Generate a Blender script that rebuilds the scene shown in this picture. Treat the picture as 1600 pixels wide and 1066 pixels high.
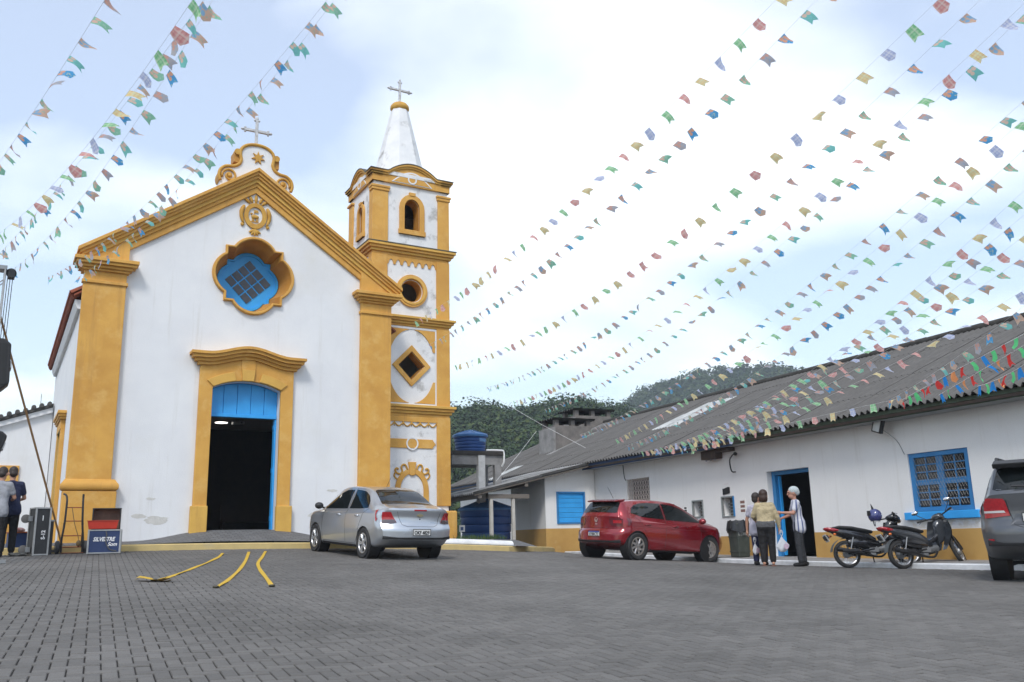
import bpy, bmesh, math, random
import numpy as np
from mathutils import Vector, Matrix, noise
from mathutils.geometry import tessellate_polygon
for o in list(bpy.data.objects): bpy.data.objects.remove(o)
scene = bpy.context.scene
COL = scene.collection
R = math.radians
PI = math.pi
random.seed(7)
# ------------------------------------------------------------------ camera
CAMZ = 0.94
FPX, PITCH, ROLL = 1377.2, 0.22417, -0.022832
YC, YB = 0.52626, 0.43785            # yaw of the church front and of the long building
_f = Vector((0, math.cos(PITCH), math.sin(PITCH)))
_u = Vector((0, -math.sin(PITCH), math.cos(PITCH)))
_x = Vector((1, 0, 0))
XR = _x*math.cos(ROLL) + _u*math.sin(ROLL)
UR = -_x*math.sin(ROLL) + _u*math.cos(ROLL)
cam = bpy.data.objects.new('camera', bpy.data.cameras.new('camera'))
COL.objects.link(cam)
m3 = Matrix((XR, UR, -_f)).transposed()
cam.matrix_world = Matrix.Translation((0, 0, CAMZ)) @ m3.to_4x4()
cam.data.sensor_width = 36
cam.data.lens = FPX/1600*36
cam.data.clip_end = 6000
scene.camera = cam
# ------------------------------------------------------------------ sky
SUN_EL, SUN_AZ = R(48), R(188)       # azimuth measured clockwise from +Y
world = bpy.data.worlds.new('World'); scene.world = world
world.use_nodes = True
nt = world.node_tree; nt.nodes.clear()
def N(t, **k):
    n = nt.nodes.new(t)
    for a, b in k.items(): setattr(n, a, b)
    return n
out = N('ShaderNodeOutputWorld'); bg = N('ShaderNodeBackground')
sky = N('ShaderNodeTexSky', sky_type='NISHITA', sun_disc=False)
sky.sun_elevation = SUN_EL; sky.sun_rotation = SUN_AZ
sky.air_density = 1.6; sky.dust_density = 0.4
tc = N('ShaderNodeTexCoord'); sep = N('ShaderNodeSeparateXYZ')
nt.links.new(tc.outputs['Generated'], sep.inputs[0])
mz = N('ShaderNodeMath', operation='MAXIMUM'); mz.inputs[1].default_value = 0.0
ad = N('ShaderNodeMath', operation='ADD'); ad.inputs[1].default_value = 0.22
nt.links.new(sep.outputs[2], mz.inputs[0]); nt.links.new(mz.outputs[0], ad.inputs[0])
dx = N('ShaderNodeMath', operation='DIVIDE'); dy = N('ShaderNodeMath', operation='DIVIDE')
nt.links.new(sep.outputs[0], dx.inputs[0]); nt.links.new(ad.outputs[0], dx.inputs[1])
nt.links.new(sep.outputs[1], dy.inputs[0]); nt.links.new(ad.outputs[0], dy.inputs[1])
cmb = N('ShaderNodeCombineXYZ'); nt.links.new(dx.outputs[0], cmb.inputs[0]); nt.links.new(dy.outputs[0], cmb.inputs[1])
n1 = N('ShaderNodeTexNoise'); n1.inputs['Scale'].default_value = 1.25; n1.inputs['Detail'].default_value = 6.0
n1.inputs['Roughness'].default_value = 0.45; n1.inputs['Distortion'].default_value = 0.35
cmb.inputs[2].default_value = 12.1
nt.links.new(cmb.outputs[0], n1.inputs['Vector'])
rmp = N('ShaderNodeValToRGB')
rmp.color_ramp.elements[0].position = 0.44; rmp.color_ramp.elements[0].color = (0.30, 0.30, 0.30, 1)
rmp.color_ramp.elements[1].position = 0.76; rmp.color_ramp.elements[1].color = (1, 1, 1, 1)
nt.links.new(n1.outputs['Fac'], rmp.inputs[0])
mixc = N('ShaderNodeMix', data_type='RGBA')
nt.links.new(rmp.outputs[0], mixc.inputs[0])
hs = N('ShaderNodeHueSaturation'); hs.inputs['Saturation'].default_value = 1.35; hs.inputs['Value'].default_value = 0.95
tn = N('ShaderNodeMix', data_type='RGBA', blend_type='MULTIPLY'); tn.inputs[0].default_value = 1; tn.inputs[7].default_value = (.83, .90, 1.09, 1)
nt.links.new(sky.outputs[0], hs.inputs['Color']); nt.links.new(hs.outputs[0], tn.inputs[6]); nt.links.new(tn.outputs[2], mixc.inputs[6])
mixc.inputs[7].default_value = (11.5, 11.8, 12.0, 1)      # cloud radiance in the sky texture's own units
nt.links.new(mixc.outputs[2], bg.inputs[0]); bg.inputs[1].default_value = 0.1
nt.links.new(bg.outputs[0], out.inputs[0])
# ------------------------------------------------------------------ sun
sun = bpy.data.lights.new('sun', 'SUN'); sun.energy = 1.5; sun.angle = R(14); sun.color = (1, 0.96, 0.9)
so = bpy.data.objects.new('sun', sun); COL.objects.link(so)
sd = Vector((math.sin(SUN_AZ)*math.cos(SUN_EL), math.cos(SUN_AZ)*math.cos(SUN_EL), math.sin(SUN_EL)))
so.rotation_euler = sd.to_track_quat('Z', 'Y').to_euler()
so.location = (0, -10, 30)
# ------------------------------------------------------------------ exposure
vs = scene.view_settings
vs.view_transform = 'Standard'; vs.look = 'None'; vs.exposure = 0.64; vs.gamma = 1.0; vs.use_curve_mapping = False
scene.render.resolution_x = 1024; scene.render.resolution_y = 682

# ================================================================== helpers
def pix(px, py, d):
    """world point seen at photo pixel (1600 px wide photo) at optical depth d"""
    v = (XR*((px-800)/FPX) - UR*((py-533)/FPX) + _f)*d
    return Vector((v.x, v.y, v.z+CAMZ))
BX = Vector((math.cos(YB), math.sin(YB), 0)); BY = Vector((-math.sin(YB), math.cos(YB), 0))
def B2W(b, a, z=0.0): return Vector((BX.x*b+BY.x*a, BX.y*b+BY.y*a, z))
_G = [0.4441, -0.1726, 0.4057, 0.0024, -0.1339, 0.0316, -0.2024, 0.0437]
def gba(b, a):
    b = (np.clip(b, -7, 15.5)-6)/8; a = (np.clip(a, 1.0, 26.0)-14)/8
    return _G[0]+_G[1]*b+_G[2]*a+_G[3]*b*b+_G[4]*a*b+_G[5]*a*a+_G[6]*b*b*a+_G[7]*b*a*a
def gz(x, y): return float(gba(x*BX.x+y*BX.y, x*BY.x+y*BY.y))
def onground(px, py, d):
    p = pix(px, py, d); return Vector((p.x, p.y, gz(p.x, p.y)))

class MB:
    def __init__(s): s.v = []; s.f = []
    def add(s, vs, fs, M=None):
        o = len(s.v)
        s.v += [tuple(M @ Vector(p)) for p in vs] if M is not None else [tuple(p) for p in vs]
        s.f += [tuple(i+o for i in f) for f in fs]; return s
    def box(s, x0, x1, y0, y1, z0, z1, M=None):
        v = [(x0,y0,z0),(x1,y0,z0),(x1,y1,z0),(x0,y1,z0),(x0,y0,z1),(x1,y0,z1),(x1,y1,z1),(x0,y1,z1)]
        return s.add(v, [(0,3,2,1),(4,5,6,7),(0,1,5,4),(1,2,6,5),(2,3,7,6),(3,0,4,7)], M)
    def cbox(s, c, d, M=None):
        return s.box(c[0]-d[0]/2, c[0]+d[0]/2, c[1]-d[1]/2, c[1]+d[1]/2, c[2]-d[2]/2, c[2]+d[2]/2, M)
    def plate(s, outline, y0, y1, holes=(), M=None):
        """polygon in (x, z), thick along y from y0 (front) to y1"""
        loops = [list(outline)]+[list(h) for h in holes]
        flat = [p for l in loops for p in l]
        tri = tessellate_polygon([[Vector((p[0], p[1], 0)) for p in l] for l in loops])
        n = len(flat)
        v = [(p[0], y0, p[1]) for p in flat]+[(p[0], y1, p[1]) for p in flat]
        f = []
        for a, b, c in tri:
            pa, pb, pc = flat[a], flat[b], flat[c]
            if (pb[0]-pa[0])*(pc[1]-pa[1])-(pb[1]-pa[1])*(pc[0]-pa[0]) < 0: b, c = c, b
            f.append((a, b, c)); f.append((a+n, c+n, b+n))
        o = 0
        for li, l in enumerate(loops):
            k = len(l); ar = sum(l[i][0]*l[(i+1)%k][1]-l[(i+1)%k][0]*l[i][1] for i in range(k))
            fl = (ar > 0) == (li == 0)
            for i in range(k):
                a, b = o+i, o+(i+1)%k
                f.append((b, a, a+n, b+n) if fl else (a, b, b+n, a+n))
            o += k
        return s.add(v, f, M)
    def tube(s, pts, r, n=8, M=None, cap=True, sx=1.0):
        pts = [Vector(p) for p in pts]; k = len(pts)
        rs = [r]*k if isinstance(r, (int, float)) else list(r)
        v = []; f = []; up = Vector((0, 0, 1)); prev = None
        for i in range(k):
            t = (pts[min(i+1, k-1)]-pts[max(i-1, 0)])
            if t.length < 1e-9: t = Vector((0, 0, 1))
            t.normalize()
            if prev is None:
                a = up.cross(t)
                if a.length < .05: a = Vector((1, 0, 0)).cross(t)
            else: a = prev-t*prev.dot(t)
            a.normalize(); b = t.cross(a); prev = a
            for j in range(n):
                w = 2*PI*j/n; v.append(pts[i]+a*(math.cos(w)*rs[i]*sx)+b*(math.sin(w)*rs[i]))
        for i in range(k-1):
            for j in range(n):
                f.append((i*n+j, i*n+(j+1)%n, (i+1)*n+(j+1)%n, (i+1)*n+j))
        if cap: f.append(tuple(range(n-1, -1, -1))); f.append(tuple((k-1)*n+j for j in range(n)))
        return s.add(v, f, M)
    def lathe(s, prof, n=24, c=(0, 0, 0), M=None, a0=0.0, cap=True):
        v = []; f = []; k = len(prof)
        for r, z in prof:
            for j in range(n):
                w = a0+2*PI*j/n; v.append((c[0]+r*math.cos(w), c[1]+r*math.sin(w), c[2]+z))
        for i in range(k-1):
            for j in range(n):
                f.append((i*n+j, i*n+(j+1)%n, (i+1)*n+(j+1)%n, (i+1)*n+j))
        if cap: f.append(tuple(range(n-1, -1, -1))); f.append(tuple((k-1)*n+j for j in range(n)))
        return s.add(v, f, M)
    def ell(s, c, r, n=12, m=8, M=None):
        v = [(c[0], c[1], c[2]-r[2])]; f = []
        for i in range(1, m):
            t = -PI/2+PI*i/m
            for j in range(n):
                w = 2*PI*j/n; v.append((c[0]+r[0]*math.cos(t)*math.cos(w), c[1]+r[1]*math.cos(t)*math.sin(w), c[2]+r[2]*math.sin(t)))
        v.append((c[0], c[1], c[2]+r[2])); e = len(v)-1
        for j in range(n):
            f.append((0, 1+(j+1)%n, 1+j)); f.append((e, 1+(m-2)*n+j, 1+(m-2)*n+(j+1)%n))
        for i in range(m-2):
            for j in range(n):
                a = 1+i*n+j; b = 1+i*n+(j+1)%n; f.append((a, b, b+n, a+n))
        return s.add(v, f, M)
    def grid(s, fn, nu, nv, M=None, flip=False):
        v = [fn(i/nu, j/nv) for i in range(nu+1) for j in range(nv+1)]; f = []
        for i in range(nu):
            for j in range(nv):
                q = (i*(nv+1)+j, (i+1)*(nv+1)+j, (i+1)*(nv+1)+j+1, i*(nv+1)+j+1)
                f.append(q[::-1] if flip else q)
        return s.add(v, f, M)
    def mesh(s, name, mat, smooth=None):
        me = bpy.data.meshes.new(name); me.from_pydata(s.v, [], s.f); me.update()
        if mat: me.materials.append(mat)
        if smooth is not None:
            me.shade_smooth()
            if smooth < 180: me.set_sharp_from_angle(angle=R(smooth))
        return me
    def build(s, name, mat, parent=None, smooth=None, bevel=0, M=None):
        return link(name, s.mesh(name, mat, smooth), parent, bevel, M)
def link(name, me, parent=None, bevel=0, M=None):
    o = bpy.data.objects.new(name, me); COL.objects.link(o)
    if parent: o.parent = parent
    if M is not None: o.matrix_local = M
    if bevel:
        b = o.modifiers.new('bevel', 'BEVEL'); b.width = bevel; b.segments = 2; b.limit_method = 'ANGLE'; b.angle_limit = R(40)
    return o
def thing(name, label, cat, loc=(0, 0, 0), rz=0.0, group=None, rot=None):
    o = bpy.data.objects.new(name, None); COL.objects.link(o); o.empty_display_size = .3
    o.location = loc; o.rotation_euler = rot if rot else (0, 0, rz)
    return tag(o, label, cat, group)
def tag(o, label, cat, group=None):
    o['label'] = label; o['category'] = cat
    if group: o['group'] = group
    return o
def kind(o, k, label=None):
    o['kind'] = k
    if label: o['label'] = label
    return o
def bake(o):
    """replace an object's modifier stack by its evaluated mesh"""
    dg = bpy.context.evaluated_depsgraph_get(); dg.update()
    me = bpy.data.meshes.new_from_object(o.evaluated_get(dg)); mats = list(o.data.materials)
    o.modifiers.clear(); o.data = me
    if not me.materials and mats: me.materials.append(mats[0])
    return o
def text(body, size, mat, parent, M, name='lettering', depth=.002, bold=0.0, shear=0.0, sx=1.0, align='CENTER'):
    cu = bpy.data.curves.new(name, 'FONT'); cu.body = body; cu.size = size; cu.extrude = depth; cu.offset = bold
    cu.align_x = align; cu.align_y = 'CENTER'; cu.shear = shear; cu.resolution_u = 3
    t = bpy.data.objects.new(name, cu); COL.objects.link(t)
    dg = bpy.context.evaluated_depsgraph_get(); dg.update()
    me = bpy.data.meshes.new_from_object(t.evaluated_get(dg)); bpy.data.objects.remove(t)
    me.transform(Matrix.Diagonal((sx, 1, 1, 1)))
    me.materials.clear(); me.materials.append(mat)
    return link(name, me, parent, 0, M)
def arc(cx, cz, r, a0, a1, n=12, rz=None):
    rz = r if rz is None else rz
    return [(cx+r*math.cos(a0+(a1-a0)*i/n), cz+rz*math.sin(a0+(a1-a0)*i/n)) for i in range(n+1)]
def circle(cx, cz, r, n=28, rz=None): return arc(cx, cz, r, 0, 2*PI*(n-1)/n, n-1, rz)
XZ = Matrix(((1,0,0,0),(0,0,-1,0),(0,1,0,0),(0,0,0,1)))      # drawing plane (x, y) -> upright wall facing -y

# ================================================================== materials
MATS = {}
def mat(name, col, rough=.6, col2=None, scale=4.0, var=.0, bump=0.0, bscale=60.0, metal=0.0, spec=.5, coat=0.0,
        detail=5.0, lo=.35, hi=.65, emit=None, trans=0.0, alpha=None, col3=None, scale3=.6, lo3=.5, hi3=.7, stretch=None, bdist=.01, streak=None):
    if name in MATS: return MATS[name]
    m = bpy.data.materials.new(name); m.use_nodes = True; t = m.node_tree; p = t.nodes['Principled BSDF']
    p.inputs['Roughness'].default_value = rough; p.inputs['Metallic'].default_value = metal
    p.inputs['Specular IOR Level'].default_value = spec; p.inputs['Coat Weight'].default_value = coat
    p.inputs['Coat Roughness'].default_value = .04
    c4 = (*col, 1); p.inputs['Base Color'].default_value = c4
    L = t.links.new
    tc = t.nodes.new('ShaderNodeTexCoord'); src = tc.outputs['Object']
    if stretch:
        mp = t.nodes.new('ShaderNodeMapping'); mp.inputs['Scale'].default_value = stretch; L(src, mp.inputs[0]); src = mp.outputs[0]
    if col2 or var:
        if not col2: col2 = tuple(c*(1-var) for c in col)
        n = t.nodes.new('ShaderNodeTexNoise'); n.inputs['Scale'].default_value = scale; n.inputs['Detail'].default_value = detail
        n.inputs['Roughness'].default_value = .62
        r = t.nodes.new('ShaderNodeValToRGB'); r.color_ramp.elements[0].position = lo; r.color_ramp.elements[1].position = hi
        r.color_ramp.elements[0].color = (*col2, 1); r.color_ramp.elements[1].color = c4
        L(src, n.inputs['Vector']); L(n.outputs['Fac'], r.inputs[0]); cur = r.outputs[0]
        if col3:
            n3 = t.nodes.new('ShaderNodeTexNoise'); n3.inputs['Scale'].default_value = scale3; n3.inputs['Detail'].default_value = 8
            n3.inputs['Roughness'].default_value = .65
            r3 = t.nodes.new('ShaderNodeValToRGB'); r3.color_ramp.elements[0].position = lo3; r3.color_ramp.elements[1].position = hi3
            mp3 = t.nodes.new('ShaderNodeMapping'); mp3.inputs['Location'].default_value = (3.1, 7.7, 1.3); L(src, mp3.inputs[0])
            L(mp3.outputs[0], n3.inputs['Vector']); L(n3.outputs['Fac'], r3.inputs[0])
            mx = t.nodes.new('ShaderNodeMix'); mx.data_type = 'RGBA'; L(r3.outputs[0], mx.inputs[0]); L(cur, mx.inputs[6]); mx.inputs[7].default_value = (*col3, 1)
            cur = mx.outputs[2]
        if streak:
            ms_ = t.nodes.new('ShaderNodeMapping'); ms_.inputs['Scale'].default_value = (2.6, 2.6, .16); L(src, ms_.inputs[0])
            ns_ = t.nodes.new('ShaderNodeTexNoise'); ns_.inputs['Scale'].default_value = 1.7; ns_.inputs['Detail'].default_value = 7; ns_.inputs['Roughness'].default_value = .7; L(ms_.outputs[0], ns_.inputs['Vector'])
            rs_ = t.nodes.new('ShaderNodeValToRGB'); rs_.color_ramp.elements[0].position = .56; rs_.color_ramp.elements[1].position = .78; rs_.color_ramp.elements[1].color = (streak[3],)*3+(1,); L(ns_.outputs['Fac'], rs_.inputs[0])
            mx2 = t.nodes.new('ShaderNodeMix'); mx2.data_type = 'RGBA'; L(rs_.outputs[0], mx2.inputs[0]); L(cur, mx2.inputs[6]); mx2.inputs[7].default_value = (*streak[:3], 1); cur = mx2.outputs[2]
        L(cur, p.inputs['Base Color'])
    if bump:
        nb = t.nodes.new('ShaderNodeTexNoise'); nb.inputs['Scale'].default_value = bscale; nb.inputs['Detail'].default_value = 4
        L(src, nb.inputs['Vector']); b = t.nodes.new('ShaderNodeBump'); b.inputs['Strength'].default_value = bump; b.inputs['Distance'].default_value = bdist
        L(nb.outputs['Fac'], b.inputs['Height']); L(b.outputs[0], p.inputs['Normal'])
    if emit: p.inputs['Emission Color'].default_value = (*emit[:3], 1); p.inputs['Emission Strength'].default_value = emit[3]
    if trans: p.inputs['Transmission Weight'].default_value = trans
    MATS[name] = m; return m
def cloth(name, kindp, a, b, c):
    """thin printed bunting fabric; light passes through it"""
    m = bpy.data.materials.new(name); m.use_nodes = True; t = m.node_tree; L = t.links.new; t.nodes.clear()
    o = t.nodes.new('ShaderNodeOutputMaterial'); d = t.nodes.new('ShaderNodeBsdfDiffuse'); tr = t.nodes.new('ShaderNodeBsdfTranslucent')
    ms = t.nodes.new('ShaderNodeMixShader'); ms.inputs[0].default_value = .5
    tc = t.nodes.new('ShaderNodeTexCoord')
    def mix(f, x, y):
        q = t.nodes.new('ShaderNodeMix'); q.data_type = 'RGBA'
        L(f, q.inputs[0]) if hasattr(f, 'links') else setattr(q.inputs[0], 'default_value', f)
        for i, w in ((6, x), (7, y)):
            L(w, q.inputs[i]) if hasattr(w, 'links') else setattr(q.inputs[i], 'default_value', (*w, 1))
        return q.outputs[2]
    def ramp(src, p0, p1, inv=False):
        r = t.nodes.new('ShaderNodeValToRGB'); r.color_ramp.elements[0].position = p0; r.color_ramp.elements[1].position = p1
        if inv: r.color_ramp.elements[0].color = (1,1,1,1); r.color_ramp.elements[1].color = (0,0,0,1)
        L(src, r.inputs[0]); return r.outputs[0]
    if kindp == 'floral':
        v = t.nodes.new('ShaderNodeTexVoronoi'); v.inputs['Scale'].default_value = 13; L(tc.outputs['Object'], v.inputs['Vector'])
        v2 = t.nodes.new('ShaderNodeTexVoronoi'); v2.inputs['Scale'].default_value = 31; L(tc.outputs['Object'], v2.inputs['Vector'])
        c1 = mix(ramp(v2.outputs['Distance'], .22, .3, True), a, c)
        col = mix(ramp(v.outputs['Distance'], .34, .42, True), c1, b)
    elif kindp == 'plaid':
        sp = t.nodes.new('ShaderNodeSeparateXYZ'); L(tc.outputs['Object'], sp.inputs[0]); col = a
        for ax, fr, cc, th in ((0, 150, b, .25), (2, 150, b, .25), (0, 75, c, .75), (2, 75, c, .75)):
            k = t.nodes.new('ShaderNodeMath'); k.operation = 'MULTIPLY'; k.inputs[1].default_value = fr; L(sp.outputs[ax], k.inputs[0])
            s = t.nodes.new('ShaderNodeMath'); s.operation = 'SINE'; L(k.outputs[0], s.inputs[0])
            g = t.nodes.new('ShaderNodeMath'); g.operation = 'GREATER_THAN'; g.inputs[1].default_value = th; L(s.outputs[0], g.inputs[0])
            h = t.nodes.new('ShaderNodeMath'); h.operation = 'MULTIPLY'; h.inputs[1].default_value = .5; L(g.outputs[0], h.inputs[0])
            col = mix(h.outputs[0], col, cc)
    else: col = a
    for nd in (d, tr):
        if hasattr(col, 'links'): L(col, nd.inputs[0])
        else: nd.inputs[0].default_value = (*col, 1)
    L(d.outputs[0], ms.inputs[1]); L(tr.outputs[0], ms.inputs[2]); L(ms.outputs[0], o.inputs[0]); return m

plaster = mat('white_plaster', (.76, .77, .78), .75, (.70, .71, .73), .9, bump=.25, bscale=35, col3=(.66, .65, .61), scale3=.35, lo3=.56, hi3=.85, streak=(.50, .48, .43, .45))
plaster_old = mat('weathered_plaster', (.78, .78, .78), .8, (.68, .69, .70), 2.0, bump=.3, bscale=30, col3=(.25, .24, .22), scale3=1.6, lo3=.55, hi3=.72)
wallwhite = mat('wall_white', (.79, .785, .775), .75, (.74, .735, .73), .8, bump=.2, bscale=30, col3=(.64, .62, .58), scale3=.4, lo3=.58, hi3=.85, streak=(.46, .43, .38, .35))
ochre = mat('ochre_paint', (.66, .36, .072), .7, (.56, .285, .052), 1.3, bump=.25, bscale=30, col3=(.70, .44, .14), scale3=2.6, lo3=.52, hi3=.8, streak=(.36, .18, .05, .6))
ochre_l = mat('light_ochre_paint', (.68, .41, .085), .7, (.58, .33, .065), 1.8, bump=.2, bscale=30, streak=(.36, .18, .05, .5))
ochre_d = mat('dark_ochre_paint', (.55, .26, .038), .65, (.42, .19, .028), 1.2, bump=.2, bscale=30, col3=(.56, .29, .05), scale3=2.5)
gold = mat('gold_ochre_trim', (.58, .33, .05), .6, (.48, .24, .03), 5, bump=.2)
band = mat('tan_band', (.55, .33, .10), .75, (.47, .27, .075), 1.3, bump=.2, bscale=30, col3=(.62, .46, .22), scale3=.9, lo3=.6, hi3=.85)
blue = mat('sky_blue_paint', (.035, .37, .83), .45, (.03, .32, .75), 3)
blue_d = mat('window_blue_paint', (.03, .21, .48), .5, (.025, .17, .40), 3)  # same blue darkened, eave shade painted into the colour
glass_d = mat('dark_glass', (.02, .022, .026), .08, spec=.6)
winlead = mat('grey_window_pane', (.055, .058, .07), .25, (.04, .042, .05), 6)
blackm = mat('black', (.012, .012, .013), .55)
rubber = mat('tyre_rubber', (.022, .022, .024), .85, (.035, .034, .033), 18, bump=.2)
chrome = mat('chrome', (.75, .76, .78), .18, metal=1)
alloy = mat('alloy', (.62, .63, .65), .32, metal=.9)
steel = mat('painted_steel', (.30, .31, .32), .45, metal=.6)
# ================================================================== ground
# church frame: origin at the middle of the front, x along the front, y into the church
C0 = Vector((-6.762, 22.05, 0)); CX = Vector((math.cos(YC), math.sin(YC), 0)); CY = Vector((-math.sin(YC), math.cos(YC), 0))
def C2W(x, y, z=0.0): return C0+CX*x+CY*y+Vector((0, 0, z))
MC = Matrix.Translation(C0) @ Matrix.Rotation(YC, 4, 'Z')
KERB_Y = -1.3
joint = mat('joint_sand', (.036, .031, .027), .95, (.022, .019, .017), 9, bump=.5, bscale=120)
pave = bpy.data.materials.new('concrete_paver'); pave.use_nodes = True
def _pv():
    t = pave.node_tree; L = t.links.new; p = t.nodes['Principled BSDF']; p.inputs['Roughness'].default_value = .82; p.inputs['Specular IOR Level'].default_value = .3
    tc = t.nodes.new('ShaderNodeTexCoord'); ge = t.nodes.new('ShaderNodeNewGeometry'); oi = t.nodes.new('ShaderNodeObjectInfo')
    n = t.nodes.new('ShaderNodeTexNoise'); n.inputs['Scale'].default_value = .55; n.inputs['Detail'].default_value = 6; L(ge.outputs['Position'], n.inputs['Vector'])
    r = t.nodes.new('ShaderNodeValToRGB'); r.color_ramp.elements[0].position = .3; r.color_ramp.elements[1].position = .7
    r.color_ramp.elements[0].color = (.100, .095, .088, 1); r.color_ramp.elements[1].color = (.146, .139, .130, 1); L(n.outputs['Fac'], r.inputs[0])
    at = t.nodes.new('ShaderNodeAttribute'); at.attribute_name = 'tone'; at.attribute_type = 'GEOMETRY'
    sm = t.nodes.new('ShaderNodeMath'); sm.operation = 'ADD'; L(at.outputs['Fac'], sm.inputs[0]); L(oi.outputs['Random'], sm.inputs[1])
    fr = t.nodes.new('ShaderNodeMath'); fr.operation = 'FRACT'; L(sm.outputs[0], fr.inputs[0])
    mr = t.nodes.new('ShaderNodeMapRange'); mr.inputs[3].default_value = .86; mr.inputs[4].default_value = 1.12; L(fr.outputs[0], mr.inputs[0])
    n2 = t.nodes.new('ShaderNodeTexNoise'); n2.inputs['Scale'].default_value = 140; n2.inputs['Detail'].default_value = 3; L(ge.outputs['Position'], n2.inputs['Vector'])
    m2 = t.nodes.new('ShaderNodeMapRange'); m2.inputs[1].default_value = .3; m2.inputs[2].default_value = .7; m2.inputs[3].default_value = .80; m2.inputs[4].default_value = 1.20; L(n2.outputs['Fac'], m2.inputs[0])
    mu = t.nodes.new('ShaderNodeMath'); mu.operation = 'MULTIPLY'; L(mr.outputs[0], mu.inputs[0]); L(m2.outputs[0], mu.inputs[1])
    vm = t.nodes.new('ShaderNodeVectorMath'); vm.operation = 'SCALE'; L(r.outputs[0], vm.inputs[0]); L(mu.outputs[0], vm.inputs['Scale'])
    L(vm.outputs[0], p.inputs['Base Color'])
    b = t.nodes.new('ShaderNodeBump'); b.inputs['Strength'].default_value = .5; b.inputs['Distance'].default_value = .003; L(n2.outputs['Fac'], b.inputs['Height']); L(b.outputs[0], p.inputs['Normal'])
_pv()
earth = mat('earth', (.09, .085, .07), .95, (.06, .065, .04), .3, bump=.4, bscale=6)
concrete = mat('concrete', (.30, .29, .28), .85, (.20, .195, .19), 2.2, bump=.35, bscale=40, col3=(.12, .115, .11), scale3=1.2, lo3=.55, hi3=.8)
# one wide earth sheet to the horizon, a little below the paving
def far_g(u, v):
    th = 2*PI*v; r = 60*u if u < .5 else 30+(u-.5)*2*880
    x = r*math.cos(th); y = r*math.sin(th)+12
    return (x, y, gz(x, y)-.12 if r < 40 else -.2)
g = MB().grid(far_g, 40, 64).build('ground', earth, smooth=180); kind(g, 'structure')
# bed of the plaza: dark joint sand following the slope
def bed(u, v):
    b = -14+31*u; a = -6+36*v; w = B2W(b, a); return (w.x, w.y, float(gba(b, a))-.012)
plaza = MB().grid(bed, 62, 72).build('plaza', joint, smooth=180); kind(plaza, 'structure')
# herringbone pavers 20 x 10 cm, laid square to the long building
W2 = .1
def in_plaza(b, a):
    w = B2W(b, a); q = w-C0; cx, cy = q.dot(CX), q.dot(CY)
    if b > 14.55: return False
    if cx < 7.6: return cy < KERB_Y-.02
    return True
rng = np.random.default_rng(3)
cells = []
for i in range(-62, 147):
    for j in range(18, 262):
        t = (i-j) % 4
        if t == 0: cells.append((i*W2+W2, j*W2+W2/2, 0))
        elif t == 3: cells.append((i*W2+W2/2, j*W2+W2, 1))
cells = np.array(cells)
wx = BX.x*cells[:, 0]+BY.x*cells[:, 1]; wy = BX.y*cells[:, 0]+BY.y*cells[:, 1]; wz = gba(cells[:, 0], cells[:, 1])
P = np.stack([wx, wy, wz-CAMZ], -1)
dep = P @ np.array(_f); sx = 800+FPX*(P @ np.array(XR))/np.maximum(dep, .1); sy = 533-FPX*(P @ np.array(UR))/np.maximum(dep, .1)
near_cam = (dep > 1.5) & (sx > -700) & (sx < 2300) & (sy < 1500)
keep = [k for k in np.nonzero(near_cam)[0] if in_plaza(cells[k, 0], cells[k, 1])]
infr = [k for k in keep if 0 <= sx[k] <= 1600 and sy[k] <= 1066]
single = set(sorted(infr, key=lambda k: dep[k])[:300])
def paver_shape(o):
    hx, hy = (.0953, .0450) if o == 0 else (.0453, .0950); c = .005
    v = [(-hx,-hy,-.02),(hx,-hy,-.02),(hx,hy,-.02),(-hx,hy,-.02),(-hx,-hy,-c),(hx,-hy,-c),(hx,hy,-c),(-hx,hy,-c),
         (-hx+c,-hy+c,0),(hx-c,-hy+c,0),(hx-c,hy-c,0),(-hx+c,hy-c,0)]
    f = [(8,9,10,11)]+[(4+i,4+(i+1)%4,8+(i+1)%4,8+i) for i in range(4)]+[(i,(i+1)%4,4+(i+1)%4,4+i) for i in range(4)]
    return np.array(v), f
PS = [paver_shape(0), paver_shape(1)]
pm = []
for o in (0, 1):
    me = bpy.data.meshes.new('paver'); me.from_pydata([tuple(p) for p in PS[o][0]], [], PS[o][1]); me.materials.append(pave); pm.append(me)
RB = Matrix.Rotation(YB, 3, 'Z')
def slope(b, a):
    e = .05
    return (float(gba(b+e, a)-gba(b-e, a))/(2*e), float(gba(b, a+e)-gba(b, a-e))/(2*e))
bv = []; bf = []; tone = []
for k in keep:
    b, a, o = cells[k]; o = int(o); sb, sa = slope(b, a); jit = rng.normal(0, 1, 4)
    if k in single:
        ob = bpy.data.objects.new('paver', pm[o]); COL.objects.link(ob); ob.parent = plaza
        ex = Vector((BX.x, BX.y, sb+jit[0]*.008)).normalized(); ey = Vector((BY.x, BY.y, sa+jit[1]*.008)); ez = ex.cross(ey).normalized(); ey = ez.cross(ex)
        M = Matrix((ex, ey, ez)).transposed().to_4x4(); M.translation = B2W(b, a, float(wz[k])+jit[2]*.0012); ob.matrix_local = M
    else:
        v, f = PS[o]; n0 = len(bv)*12
        loc = v+np.array([b+jit[3]*.001, a, 0]); z = float(wz[k])+jit[2]*.0012+v[:, 2]+v[:, 0]*(sb+jit[0]*.005)+v[:, 1]*(sa+jit[1]*.005)
        bv.append(np.stack([BX.x*loc[:, 0]+BY.x*loc[:, 1], BX.y*loc[:, 0]+BY.y*loc[:, 1], z], -1)); bf += [tuple(i+n0 for i in q) for q in f]; tone.append(rng.random())
me = bpy.data.meshes.new('far_pavers'); me.from_pydata(np.concatenate(bv).tolist(), [], bf)
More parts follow.
